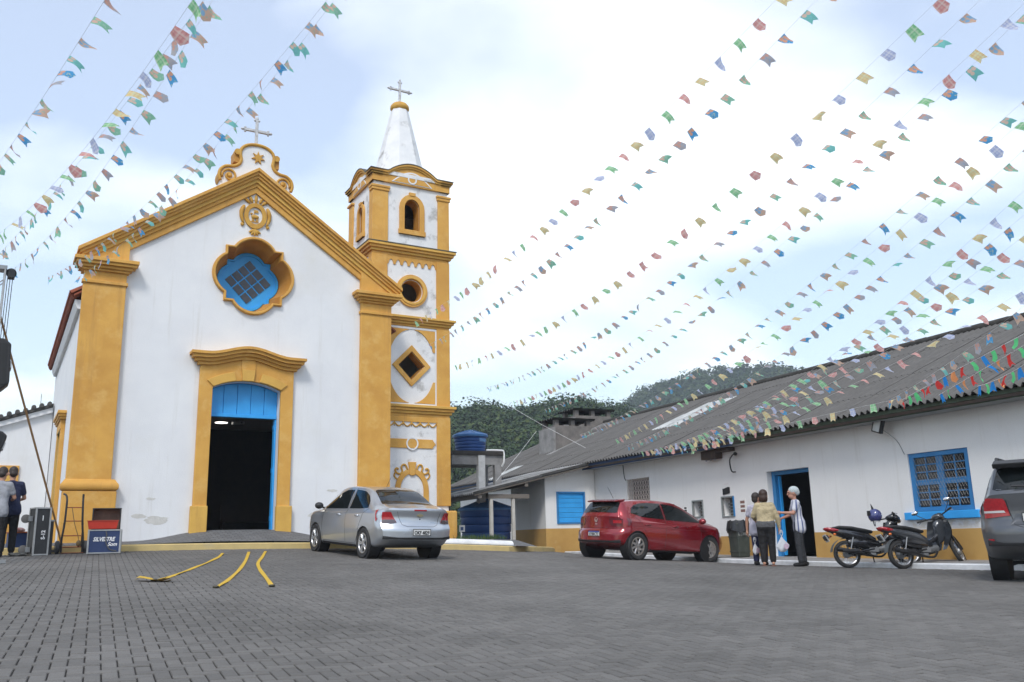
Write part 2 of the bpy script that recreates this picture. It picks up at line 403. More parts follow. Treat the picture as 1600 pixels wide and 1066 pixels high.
at = me.attributes.new('tone', 'FLOAT', 'POINT'); at.data.foreach_set('value', np.repeat(np.array(tone, np.float32), 12)); me.materials.append(pave)
fp = link('paver_field', me, plaza); kind(fp, 'stuff')
# ------------------------------------------------------------------ church pavement, ramp and yellow kerb
def side_h(cx):                      # height of the paving at the kerb line
    w = C2W(cx, KERB_Y); return gz(w.x, w.y)
pvtex = bpy.data.materials.new('small_pavers'); pvtex.use_nodes = True
def _pt():
    t = pvtex.node_tree; L = t.links.new; p = t.nodes['Principled BSDF']; p.inputs['Roughness'].default_value = .85
    tc = t.nodes.new('ShaderNodeTexCoord'); br = t.nodes.new('ShaderNodeTexBrick'); br.inputs['Scale'].default_value = 1
    br.inputs['Brick Width'].default_value = .2; br.inputs['Row Height'].default_value = .1; br.inputs['Mortar Size'].default_value = .006
    br.inputs['Color1'].default_value = (.11, .11, .11, 1); br.inputs['Color2'].default_value = (.16, .16, .16, 1); br.inputs['Mortar'].default_value = (.04, .038, .036, 1)
    L(tc.outputs['Object'], br.inputs['Vector']); L(br.outputs['Color'], p.inputs['Base Color'])
    b = t.nodes.new('ShaderNodeBump'); b.inputs['Strength'].default_value = .8; b.inputs['Distance'].default_value = .01; b.invert = True
    L(br.outputs['Fac'], b.inputs['Height']); L(b.outputs[0], p.inputs['Normal'])
_pt()
def ramp_z(x, y):
    t = min(1, max(0, (y-KERB_Y)/1.3)); base = side_h(x)+.14
    wallz = 1.15
    hump = .235*math.exp(-((x)/1.75)**4) if abs(x) < 4 else 0
    if x > 3.9: wallz = max(base+.03, 1.12-.03*(x-3.9))
    return base+(wallz-base)*t+hump*t**.8
def rs(u, v):
    x = -12+19.8*u; y = KERB_Y+.10+v*(1.45 if x < 3.9 else 2.5); return (x, y, ramp_z(x, y))
sidewalk = MB().grid(rs, 99, 14).build('church_pavement', pvtex, smooth=180, M=MC); kind(sidewalk, 'structure')
yk = mat('yellow_kerb_paint', (.62, .47, .20), .8, (.52, .40, .18), 3, bump=.3, bscale=30, col3=(.38, .33, .24), scale3=1.5, lo3=.6, hi3=.85)
wk = mat('white_kerb_paint', (.78, .79, .80), .8, (.62, .63, .64), 4, bump=.3, col3=(.4, .4, .4), scale3=1.2, lo3=.62, hi3=.85)
def sweep_kerb(name, pts, w, m, top=.14, low=-.15):
    """kerb along world points (x, y, z of the paving)"""
    mb = MB(); k = len(pts); v = []; f = []
    for i, p in enumerate(pts):
        p = Vector(p); t = Vector(pts[min(i+1, k-1)])-Vector(pts[max(i-1, 0)]); t.z = 0; t.normalize(); n = Vector((-t.y, t.x, 0))
        c = .02
        for o, z in ((0, low), (0, top-c), (c, top), (w-c, top), (w, top-c), (w, low)): v.append(p+n*o+Vector((0, 0, z)))
    for i in range(k-1):
        for j in range(5): f.append((i*6+j, (i+1)*6+j, (i+1)*6+j+1, i*6+j+1))
    f.append((0, 1, 2, 3, 4, 5)); f.append(tuple((k-1)*6+j for j in range(5, -1, -1)))
    return kind(mb.add(v, f).build(name, m, smooth=30), 'structure')
kp = []
for i in range(48):
    x = -12+i*.4; 
    w = C2W(x, KERB_Y-.04); kp.append((w.x, w.y, gz(w.x, w.y)))
E1 = B2W(13.85, 26.6)
for t in np.linspace(0.15, 1, 8):
    w = Vector(C2W(6.8, KERB_Y-.04)).lerp(E1, t); w += CY*(-.5*math.sin(t*PI)); kp.append((w.x, w.y, gz(w.x, w.y)))
sweep_kerb('yellow_kerb', kp, .15, yk)
# pavement strip along the long building with its white painted edge
def bs(u, v):
    a = 2+25.3*u; b = 14.6+1.45*v; w = B2W(b, a); return (w.x, w.y, float(gba(14.6, a))+.10+.03*v)
kind(MB().grid(bs, 50, 4).build('building_pavement', concrete, smooth=180), 'structure')
pts = [B2W(14.58, a) for a in np.linspace(2, 27.3, 50)]
sweep_kerb('white_kerb', [(p.x, p.y, float(gba(14.58, a))) for p, a in zip(pts, np.linspace(2, 27.3, 50))][::-1], .13, wk, top=.105)
# ================================================================== church
church = thing('church', 'white church with ochre pilasters, gabled front and square bell tower', 'church', C0, YC)
def cp(mb, name, m, parent=church, smooth=None, bevel=0): return mb.build(name, m, parent, smooth, bevel)
# ---- front wall with door and quatrefoil openings
def quat(k, cx=0.0, cz=0.0, n=14):
    """four lobes with square notches on the diagonals, half size k*1.06"""
    pts = []
    h, c, d = .54*k, .75*k, 1.06*k
    sag = d-c; r = (h*h+sag*sag)/(2*sag); th = math.asin(min(1, h/r)) if sag < r else PI-math.asin(h/r)
    for q in range(4):
        R0 = PI/2*q
        def rot(p): return (cx+p[0]*math.cos(R0)-p[1]*math.sin(R0), cz+p[0]*math.sin(R0)+p[1]*math.cos(R0))
        lobe = [(c-(r-sag)+r*math.cos(a), r*math.sin(a)) for a in np.linspace(-th, th, n)]   # right lobe
        pts += [rot((c, -h))]+[rot(p) for p in lobe[1:-1]]+[rot((c, h)), rot((c, c))]
    return pts
QX, QZ = .05, 7.87
DW = .85                             # half width of the door opening
def door_hole(w, z0, zs, za, n=10):
    R_ = (w*w+(za-zs)**2)/(2*(za-zs)); th = math.asin(w/R_)
    return [(-w, z0), (w, z0)]+[(R_*math.sin(a), za-R_+R_*math.cos(a)) for a in np.linspace(th, -th, n)]
SL = .683
wall_out = [(-3.9, .6), (3.86, .6), (3.86, 7.75), (3.3, 8.0), (0, 10.3), (-3.3, 8.0), (-3.9, 7.75)]
QI = quat(.915, QX, QZ)
cp(MB().plate(wall_out, 0, .55, [door_hole(DW, .62, 4.86, 5.06), QI]), 'facade_wall', plaster)
# peeled plaster patches low on the front wall: thin ragged flakes of bare render
bare = mat('bare_render', (.62, .61, .58), .9, (.52, .51, .48), 8, bump=.5, bscale=30)
def blob(cx, cz, rx, rz, seed, n=22):
    return [(cx+rx*math.cos(2*PI*i/n)*(1+.45*noise.noise((seed, i*.7, 0))), cz+rz*math.sin(2*PI*i/n)*(1+.55*noise.noise((seed, i*.9, 3)))) for i in range(n)]
for i, (a, b, c, d) in enumerate([(-1.95, 1.62, .26, .10), (-2.35, 1.72, .17, .05), (-2.1, 2.12, .10, .03), (1.9, 1.72, .22, .07), (2.5, 1.42, .2, .07), (2.3, 2.35, .13, .035)]):
    cp(MB().plate(blob(a, b, c, d, i*3.3), -.003, .01), 'bare_plaster_patch', bare)
# ---- side walls, back wall, floor, ceiling: a real room behind the door
NL = 10.2
cp(MB().box(-3.9, -3.5, .55, 10.2, .6, 6.75), 'side_wall', plaster)
cp(MB().box(3.46, 3.86, .55, NL, .6, 6.75), 'side_wall', plaster)
cp(MB().plate([(-3.9, .6), (3.86, .6), (3.86, 7.2), (0, 10.1), (-3.9, 7.2)], NL, NL+.4), 'rear_wall', plaster)
darkwood = mat('dark_wood', (.035, .02, .012), .5, (.022, .013, .008), 5)  # near-black wood; inside the nave it also paints the shade
cp(MB().box(-3.5, 3.46, .3, NL, 1.0, 1.33), 'floor', mat('dark_tile', (.05, .045, .04), .35))
cp(MB().box(-3.5, 3.46, .56, 4.9, 4.45, 4.6), 'choir_loft', mat('loft_boards', (.45, .44, .42), .6))
cp(MB().box(-3.48, 3.44, 4.95, NL, 6.3, 6.4), 'ceiling', darkwood)
cp(MB().box(-3.49, 3.45, NL-.5, NL-.05, 1.33, 6.3), 'altar_screen', darkwood)
for s in (-1, 1): cp(MB().box(min(s*3.44, s*3.4), max(s*3.44, s*3.4), .6, NL-.5, 1.34, 4.4), 'wainscot', darkwood)  # dark lining over the white walls, nave shade put into its colour
for k in range(1):
    for s in (-1, 1):
        y = 5.5+k*1.3; x0, x1 = (.75, 3.1) if s > 0 else (-3.1, -.75)
        mb = MB().box(x0, x1, y, y+.4, 1.72, 1.77).box(x0, x1, y+.36, y+.42, 1.77, 2.25).box(x0, x0+.05, y, y+.42, 1.33, 1.72).box(x1-.05, x1, y, y+.42, 1.33, 1.72)
        tag(mb.build('church_pew', darkwood, None, M=MC), 'dark wooden pew inside the church, %s of the aisle' % ('right' if s > 0 else 'left'), 'pew', 'pews in the dark nave')
lamp = thing('ceiling_lamp', 'round white ceiling lamp glowing inside the church door', 'lamp', C2W(.06, 3.1, 4.43), YC)
MB().lathe([(.17, -.025), (.17, 0)], 24).build('diffuser', mat('lamp_glow', (1, 1, 1), .5, emit=(1, .95, .85, 3)), lamp)
MB().lathe([(.185, -.018), (.185, .008), (.19, .008)], 24).build('rim', alloy, lamp)
cam2 = thing('projector', 'small grey projector under the choir loft', 'projector', C2W(.42, 2.6, 4.35), YC)
MB().box(-.16, .16, -.12, .12, -.05, .05).build('casing', steel, cam2, bevel=.01); MB().box(-.02, .02, -.02, .02, .05, .12).build('bracket', steel, cam2)
MB().lathe([(.03, 0), (.03, .03)], 12, M=Matrix.Translation((.06, -.12, 0)) @ Matrix.Rotation(PI/2, 4, 'X')).build('lens', glass_d, cam2)
# ---- roof: two slopes with rows of barrel tiles at the eaves
tile = mat('clay_tile', (.32, .085, .04), .85, (.20, .06, .035), 5, bump=.4, bscale=30, col3=(.12, .07, .05), scale3=2, lo3=.55, hi3=.8)
def slab(x0, z0, x1, z1, th, y0, y1):
    return MB().plate([(x0, z0), (x1, z1), (x1, z1+th), (x0, z0+th)], y0, y1)
rf = cp(slab(-4.08, 6.93, 0, 9.75, .05, .35, NL+.1), 'roof', tile)
cp(slab(0, 9.75, 4.2, 6.86, .05, .35, NL+.3), 'roof', tile)
tv = MB()
for k in range(int((10.0)/.2)):
    y = .45+k*.2
    for r_ in range(3):
        x0 = -4.14+r_*.42; z0 = 6.97+r_*.42*SL*.99+.02
        d = Vector((1, 0, SL)).normalized(); nrm = Vector((-SL, 0, 1)).normalized()
        for q in range(6):
            a0, a1 = PI*q/6, PI*(q+1)/6
            P_ = []
            for (aa, l, rr) in ((a0, 0, .095), (a1, 0, .095), (a1, .46, .075), (a0, .46, .075)):
                p = Vector((x0, y, z0))+d*l+Vector((0, 1, 0))*(rr*math.cos(aa))+nrm*(rr*math.sin(aa)); P_.append(p)
            tv.add(P_, [(0, 1, 2, 3)])
    # underside trough tile end
    tv.tube([(-4.12, y+.1, 6.94), (-3.75, y+.1, 6.94+.37*SL)], .07, 6)
te = tv.build('eave_tiles', tile, rf); kind(te, 'stuff')
cp(MB().plate([(-3.98, 6.66), (-3.88, 6.66), (-3.88, 6.88), (-4.05, 6.88), (-4.03, 6.78)], .5, 10.2), 'eave_moulding', plaster)
# ---- pilasters
def pilaster(x0, x1, left):
    dz = 0 if left else -.10
    p = cp(MB().box(x0, x1, -.14, .08 if left else 0, 2.3, 7.2).box(x0, x1, -.14, .0, 7.2, 7.5), 'pilaster', ochre, bevel=.012)
    e = .05
    MB().box(x0-.05, x1+.13 if left else x1+.03, -.2, .14 if left else .0, .7, 2.28+dz).build('pedestal', ochre, p, bevel=.02)
    prof = [(.0, 2.28), (.05, 2.29), (.085, 2.33), (.095, 2.385), (.085, 2.44), (.05, 2.48), (.02, 2.53), (0, 2.55)]
    mb = MB(); v = []; f = []
    xs0, xs1 = x0-.01, (x1+.07 if left else x1+.01)
    for o, z in [(o, z+dz) for o, z in prof]:
        y1 = .11 if left else .0
        v += [(xs0-o, y1, z), (xs0-o, -.15-o, z), (xs1+o, -.15-o, z), (xs1+o, y1, z)]
    for i in range(len(prof)-1):
        for j in range(3): f.append((i*4+j, i*4+j+1, (i+1)*4+j+1, (i+1)*4+j))
    f.append((28, 29, 30, 31))
    mb.add(v, f).build('torus_moulding', ochre, p, smooth=50)
    MB().box(x0-.035, x1+.035, -.185, .0, 7.16, 7.24).build('neck_ring', ochre, p, bevel=.012)
    # capital: stepped flare
    for k, (o, z0, z1) in enumerate(((.05, 7.47, 7.53), (.11, 7.53, 7.60), (.19, 7.60, 7.67), (.235, 7.67, 7.76))):
        MB().box(x0-o, x1+o, -.15-o, .3 if left else .0, z0, z1).build('capital_step', ochre, p, bevel=.012)
    return p
pilaster(-3.94, -3.0, True); pilaster(2.98, 3.86, False)
for x0, x1 in ((-3.96, -2.98), (2.96, 3.88)):
    cp(MB().plate([(x0, 7.76), (x1, 7.76), (x1, 7.76+(.62 if x0 < 0 else .05)), (x0, 7.76+(.05 if x0 < 0 else .62))], -.13, .3), 'entablature_block', ochre)
# ---- raking cornice: stepped mouldings
def chev(zo, zi, xe, y):
    """chevron band: outer apex zo, inner apex zi, cut off vertically at +-xe"""
    return MB().plate([(-xe, zo-xe*SL), (-xe, zi-xe*SL), (0, zi), (xe, zi-xe*SL), (xe, zo-xe*SL), (0, zo)], y, .3)
pc = None
for zo, zi, xe, y, m in ((10.66, 10.15, 3.9, -.08, ochre), (10.68, 10.32, 3.95, -.12, ochre), (10.70, 10.42, 4.0, -.17, ochre_l), (10.73, 10.53, 4.04, -.23, ochre), (10.76, 10.61, 4.08, -.28, ochre), (10.79, 10.69, 4.12, -.33, ochre)):
    o = cp(chev(zo, zi, xe, y), 'raking_cornice_moulding', m, bevel=.012)
# ---- quatrefoil window: projecting surround, deep reveal, blue frame, panes
qs = cp(MB().plate(quat(1.0, QX, QZ), -.07, .0, [QI]), 'quatrefoil_surround', ochre, bevel=.012)
MB().plate(quat(.985, QX, QZ), -.10, -.07, [quat(.93, QX, QZ)]).build('surround_lip', ochre, qs, bevel=.008)
qa, qb = quat(.91, QX, QZ), quat(.76, QX, QZ)
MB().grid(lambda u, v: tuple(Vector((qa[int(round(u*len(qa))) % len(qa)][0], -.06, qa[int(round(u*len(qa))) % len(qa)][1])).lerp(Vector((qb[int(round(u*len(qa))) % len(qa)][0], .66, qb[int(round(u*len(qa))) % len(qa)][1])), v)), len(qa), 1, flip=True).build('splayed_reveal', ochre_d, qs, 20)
qx, qz = QX, QZ
wf = cp(MB().plate(quat(.80, qx, qz), .62, .70), 'quatrefoil_window', blue)
MB().plate(quat(.755, qx, qz), .58, .62, [quat(.69, qx, qz)]).build('frame_bead', blue, wf)
A = R(44); ca, sa = math.cos(A), math.sin(A)
pw, ph, gap = .186, .254, .038
for i in range(4):
    for j in range(3):
        cx_ = (i-1.5)*(pw+gap); cz_ = (j-1)*(ph+gap)
        pts = [(cx_-pw/2, cz_-ph/2), (cx_+pw/2, cz_-ph/2), (cx_+pw/2, cz_+ph/2), (cx_-pw/2, cz_+ph/2)]
        pts = [(qx+x*ca-z*sa, qz+x*sa+z*ca) for x, z in pts]
        MB().plate(pts, .60, .63).build('pane', winlead, wf)
# ---- medallion in relief
med = cp(MB().plate(circle(.02, 9.52, .30, 30, .36), -.05, .0, [circle(.02, 9.53, .185, 24, .235)]), 'medallion', gold, bevel=.015)
mz_ = 9.52
for k in range(5):
    a = PI/2+(k-2)*.42; L_ = .22 if k % 2 == 0 else .19
    c = (.02+math.cos(a)*.36*.62, mz_+.30+math.sin(a)*.07)
    MB().ell((0, 0, 0), (.045, .03, L_/1.7), 8, 6, Matrix.Translation((c[0]+math.cos(a)*.1, -.03, c[1]+math.sin(a)*.1)) @ Matrix.Rotation(-(a-PI/2), 4, 'Y')).build('palmette_leaf', gold, med, 180)
for k in range(5):
    a = -PI/2+(k-2)*.5
    MB().ell((0, 0, 0), (.035, .025, .10), 8, 6, Matrix.Translation((.02+math.cos(a)*.09, -.03, mz_-.37+math.sin(a)*.09)) @ Matrix.Rotation(-(a-PI/2), 4, 'Y')).build('lower_leaf', gold, med, 180)
for s in (-1, 1):
    MB().tube([(.02+s*(.30+.07*math.sin(t*PI)), -.03, mz_+.26-.5*t) for t in np.linspace(0, 1, 9)], [.03, .05, .06, .06, .05, .05, .045, .035, .03], 8).build('side_scroll', gold, med, 180)
    MB().ell((.02+s*.33, -.03, mz_-.27), (.05, .03, .05), 8, 6).build('scroll_bead', gold, med, 180)
lamb = MB().ell((.01, -.03, mz_-.02), (.105, .03, .055), 10, 6).ell((-.085, -.035, mz_+.05), (.035, .025, .03), 8, 6)
for x in (-.06, -.025, .05, .085): lamb.tube([(x, -.02, mz_-.05), (x+.005, -.02, mz_-.14)], .013, 6)
lamb.tube([(-.02, -.02, mz_+.03), (.0, -.02, mz_+.16)], .01, 6).box(-.02, .09, -.03, -.015, mz_+.10, mz_+.17)
lamb.box(-.10, .11, -.03, -.01, mz_-.165, mz_-.145)
lamb.build('lamb_relief', gold, med, 60)
# ---- scrolled frontispiece on the apex
fx, fz = .0, 10.32
half = [(.93, .05), (.97, .20), (.93, .36), (.80, .47), (.62, .50), (.48, .58), (.42, .72), (.45, .88), (.43, 1.02), (.33, 1.14), (.17, 1.21), (0, 1.23)]
def smooth_line(p, n=5):
    o = []
    for i in range(len(p)-1):
        p0, p1, p2, p3 = p[max(i-1, 0)], p[i], p[i+1], p[min(i+2, len(p)-1)]
        for k in range(n):
            t = k/n; o.append(tuple(.5*((2*p1[d])+(-p0[d]+p2[d])*t+(2*p0[d]-5*p1[d]+4*p2[d]-p3[d])*t*t+(-p0[d]+3*p1[d]-3*p2[d]+p3[d])*t**3) for d in range(len(p1))))
    return o+[tuple(p[-1])]
hs = smooth_line(half)
ol = [(fx+a, fz+b) for a, b in hs]+[(fx-a, fz+b) for a, b in hs[::-1][1:]]
fr = cp(MB().plate([(fx-.9, fz-.35), (fx+.9, fz-.35)]+ol, -.02, .38), 'frontispiece', plaster)
MB().tube([(a, -.03, b) for a, b in ol], .045, 8).build('scroll_border', gold, fr, 180)
MB().grid(lambda u, v: (ol[int(round(u*(len(ol)-1)))][0]*1.015, -.02+v*.44, fz+(ol[int(round(u*(len(ol)-1)))][1]-fz)*1.012+.004), len(ol)-1, 1).build('scroll_edge', gold, fr, 60)
for s in (-1, 1):
    sp = [(fx+s*(.70+.2*(1-t*.82)*math.cos(-.3+t*9.5)), -.045, fz+.21+.2*(1-t*.82)*math.sin(-.3+t*9.5)) for t in np.linspace(0, 1, 36)]
    MB().tube(sp, .032, 6).build('volute', gold, fr, 180)
    MB().ell((fx+s*.70, -.05, fz+.21), (.06, .04, .06), 10, 6).build('volute_eye', gold, fr, 180)
    MB().lathe([(.085, -.06), (.085, .42)], 14, M=Matrix.Translation((fx+s*.52, 0, fz+.93)) @ Matrix.Rotation(-PI/2, 4, 'X')).build('side_roll', gold, fr, 40)
    MB().plate([(fx+s*.42, fz+.62), (fx+s*.60, fz+.66), (fx+s*.60, fz+.93), (fx+s*.44, fz+.93)][::s], .0, .40).build('roll_support', ochre_d, fr)
st = []
for k in range(14):
    a = PI/2+2*PI*k/14; r_ = (.19 if k != 7 else .25) if k % 2 == 0 else .085
    if k == 7: r_ = .1
    st.append((fx+.02+r_*math.cos(a), fz+.86+r_*math.sin(a)))
MB().plate(st, -.06, -.02).build('star', gold, fr, bevel=.01)
def cross(cx, cy, z0, h, arm, za, w, name, parent, m):
    o = MB().box(cx-w/2, cx+w/2, cy-w/2, cy+w/2, z0, z0+h-.04).box(cx-arm, cx-w/2-.001, cy-w/2+.003, cy+w/2-.003, za-w/2, za+w/2).box(cx+w/2+.001, cx+arm, cy-w/2+.003, cy+w/2-.003, za-w/2, za+w/2)
    o = o.build(name, m, parent, bevel=.01)
    q = MB()
    for px, pz, a in ((cx-arm-.01, za, PI/2), (cx+arm+.01, za, -PI/2), (cx, z0+h-.03, 0)):
        T = Matrix.Translation((px, cy, pz)) @ Matrix.Rotation(-a, 4, 'Y')
        q.ell((0, 0, .03), (w*.55, w*.5, .06), 8, 6, T).ell((w*.75, 0, -.03), (w*.4, w*.42, .035), 8, 6, T).ell((-w*.75, 0, -.03), (w*.4, w*.42, .035), 8, 6, T)
    q.build('trefoil_end', m, o, 180)
    return o
crm = mat('weathered_white_iron', (.66, .67, .68), .6, (.36, .36, .37), 14, bump=.4, bscale=50)
cross(-.0, .18, fz+1.15, .95, .33, fz+1.73, .075, 'gable_cross', church, crm)
# ---- main door: surround, cornice, transom, leaves
def frame_out(w, z0, zt): return [(-w, z0), (w, z0), (w, zt), (-w, zt)]
ds = cp(MB().plate([(-1.17, 1.2), (-DW+.0, 1.2), (-DW, 4.86)]+door_hole(DW, 0, 4.86, 5.06)[2:][::-1][1:-1]+[(DW, 4.86), (DW, 1.2), (1.17, 1.2), (1.17, 5.38), (.9, 5.42), (.5, 5.55), (0, 5.60), (-.5, 5.55), (-.9, 5.42), (-1.17, 5.38)], -.11, 0), 'door_surround', ochre, bevel=.012)
for s in (-1, 1):
    MB().box(min(s*(DW-.02), s*1.22), max(s*(DW-.02), s*1.22), -.16, 0, 1.15, 1.95).build('plinth_block', ochre_l, ds, bevel=.015)
ao = [(x, z) for x, z in door_hole(1.0, 0, 5.02, 5.30)[2:]]; ai = [(x, z) for x, z in door_hole(.84, 0, 4.87, 5.07)[2:]]
for k, (i0, i1) in enumerate(((0, 3), (6, 9))):
    MB().plate(ao[i0:i1+1]+ai[i0:i1+1][::-1], -.15, -.11).build('arch_stone', ochre_l, ds, bevel=.01)
MB().plate([(-.14, 5.05), (.14, 5.05), (.17, 5.34), (-.17, 5.34)], -.17, -.11).build('keystone', ochre_l, ds, bevel=.012)
MB().plate([(-.18, 5.34), (.18, 5.34), (.18, 5.6), (-.18, 5.6)], -.14, -.11).build('keystone_block', ochre, ds, bevel=.01)
def hood(x): return .20*(.5+.5*math.cos(PI*min(1, abs(x)/1.05)))
for o, z0, z1, y in ((1.24, 5.40, 5.48, -.17), (1.31, 5.48, 5.56, -.24), (1.38, 5.56, 5.64, -.32), (1.43, 5.64, 5.71, -.37)):
    xs = np.linspace(-o, o, 33)
    MB().plate([(x, z0+hood(x)) for x in xs]+[(x, z1+hood(x)) for x in xs[::-1]], y, 0).build('hood_moulding', ochre, ds, bevel=.01)
MB().plate(door_hole(DW, 4.26, 4.86, 5.06), .26, .30).build('transom_back', blue, ds)
dl = cp(MB().box(-DW+.005, DW-.005, .2, .32, 4.17, 4.26), 'door_transom', blue, bevel=.01)
for k in range(5):
    x0, x1 = -DW+k*2*DW/5+.006, -DW+(k+1)*2*DW/5-.006
    zc = lambda x: 5.04-(.2*(x/DW)**2)
    MB().plate([(x0, 4.262), (x1, 4.262), (x1, zc(x1)), ((x0+x1)/2, zc((x0+x1)/2)+.005), (x0, zc(x0))], .225, .26).build('transom_plank', blue, dl, bevel=.006)
for s in (-1, 1):
    x0 = DW-.05 if s > 0 else -DW+.005
    lf = cp(MB().box(x0, x0+.045, .22, .40, 1.37, 4.16), 'door_leaf', blue, bevel=.008)
    for zz in (1.6, 2.8, 3.9): MB().box(x0-.012 if s > 0 else x0+.045, x0 if s > 0 else x0+.057, .25, .38, zz, zz+.12).build('leaf_rail', blue, lf)
cp(MB().box(-.84, .84, .0, .3, 1.0, 1.375), 'threshold', concrete, bevel=.015)
# ---- side door surround seen edge-on
sdw = cp(MB().box(-4.0, -3.9, 2.6, 2.85, 1.0, 4.0).box(-4.0, -3.9, 4.0, 4.25, 1.0, 4.0).box(-4.01, -3.9, 2.6, 4.25, 4.0, 4.25), 'side_door_surround', ochre, bevel=.01)
for k, (o, z0, z1) in enumerate(((.04, 4.25, 4.31), (.09, 4.31, 4.38), (.14, 4.38, 4.46))):
    MB().box(-4.02-o*.6, -3.9, 2.54-o, 4.31+o, z0, z1).build('cornice_step', ochre, sdw, bevel=.01)
MB().box(-3.93, -3.9, 2.85, 4.0, 1.0, 4.0).build('door_leaf', blue, sdw)
# ================================================================== bell tower (part of the church)
TX0, TX1, TY0, TY1 = 3.72, 6.15, 1.0, 3.0
TC = (TX0+TX1)/2; TYC = (TY0+TY1)/2
def tri_hole(kind_, *a): return a
# front face wall with real openings; the other three faces plain
arch_w = [(TC+.02-.26, 10.25), (TC+.02+.26, 10.25), (TC+.02+.26, 10.95)]+arc(TC+.02, 10.95, .26, 0, PI, 8, .30)[1:-1]+[(TC+.02-.26, 10.95)]
circ = circle(TC+.02, 8.33, .34, 28)
dia = [(TC+.02, 5.62), (TC+.44, 6.05), (TC+.02, 6.48), (TC-.40, 6.05)]
tw = cp(MB().plate([(TX0, .6), (TX1, .6), (TX1, 12.0), (TX0, 12.0)], TY0, TY0+.35, [arch_w, circ, dia])
        .box(TX0, TX0+.3, TY0+.35, TY1, 11.3, 12.0).box(TX0, TX0+.3, TY0+.35, TY1, .6, 10.25)
        .box(TX0, TX0+.3, TY0+.35, TYC-.2, 10.25, 11.3).box(TX0, TX0+.3, TYC+.2, TY1, 10.25, 11.3)
        .box(TX1-.3, TX1, TY0+.35, TY1, .6, 12.0).box(TX0+.3, TX1-.3, TY1-.3, TY1, .6, 12.0), 'bell_tower', plaster_old)
def tp(mb, name, m, smooth=None, bevel=0): return mb.build(name, m, tw, smooth, bevel)
tp(MB().box(TX0+.3, TX1-.3, TY0+.35, TY1-.3, 9.4, 9.5), 'belfry_floor', darkwood)
tp(MB().box(TX0+.3, TX1-.3, TY0+.35, TY1-.3, 7.3, 7.4), 'inner_floor', darkwood)
tp(MB().box(TX0+.3, TX1-.3, TY0+.35, TY1-.3, 11.4, 11.5), 'belfry_ceiling', darkwood)
# string courses
def course(z0, z1, out, m=ochre):
    n = 4
    for k in range(n):
        o = out*(.18, .45, .75, 1.0)[k]; a, b = z0+(z1-z0)*k/n, z0+(z1-z0)*(k+1)/n
        tp(MB().box(TX0-o, TX1+o, TY0-o, TY1+o, a, b), 'cornice_step', m if k % 2 == 0 else ochre_l, bevel=.012)
course(4.56, 4.88, .19); course(7.23, 7.52, .20); course(9.36, 9.68, .21)
tp(MB().box(TX0-.22, TX1+.22, TY0-.22, TY1+.22, 9.68, 9.71), 'mossy_top', mat('mossy_stone', (.12, .11, .09), .9, (.06, .06, .045), 8, bump=.4))
# corner strips, stage by stage
def strips(z0, z1, w, wl=None, p=.05):
    wl = wl or w
    for x0, x1 in ((TX0-p, TX0+wl), (TX1-w, TX1+p)):
        tp(MB().box(x0, x1, TY0-p, TY0+.25, z0, z1), 'corner_strip', ochre, bevel=.01)
    tp(MB().box(TX0-p, TX0+.2, TY1-.3, TY1+p, z0, z1), 'corner_strip', ochre, bevel=.01)
    tp(MB().box(TX1-.2, TX1+p, TY1-.3, TY1+p, z0, z1), 'corner_strip', ochre, bevel=.01)
strips(9.71, 11.45, .33, .45)
for x0, x1 in ((TX0-.1, TX0+.5), (TX1-.38, TX1+.1)):
    tp(MB().box(x0, x1, TY0-.1, TY0+.2, 11.45, 11.52).box(x0+.02, x1-.02, TY0-.08, TY0+.2, 11.36, 11.45), 'strip_capital', ochre, bevel=.01)
tp(MB().box(TX0-.1, TX0+.15, TY1-.34, TY1+.1, 11.45, 11.52), 'strip_capital', ochre, bevel=.01)
strips(7.52, 9.36, .38, .45); strips(4.88, 7.23, .38, .45); strips(2.0, 4.56, .38, .45)
tp(MB().box(TX1-.5, TX1+.2, TY0-.18, TY0+.6, .6, 1.86), 'corner_pedestal', ochre, bevel=.05)
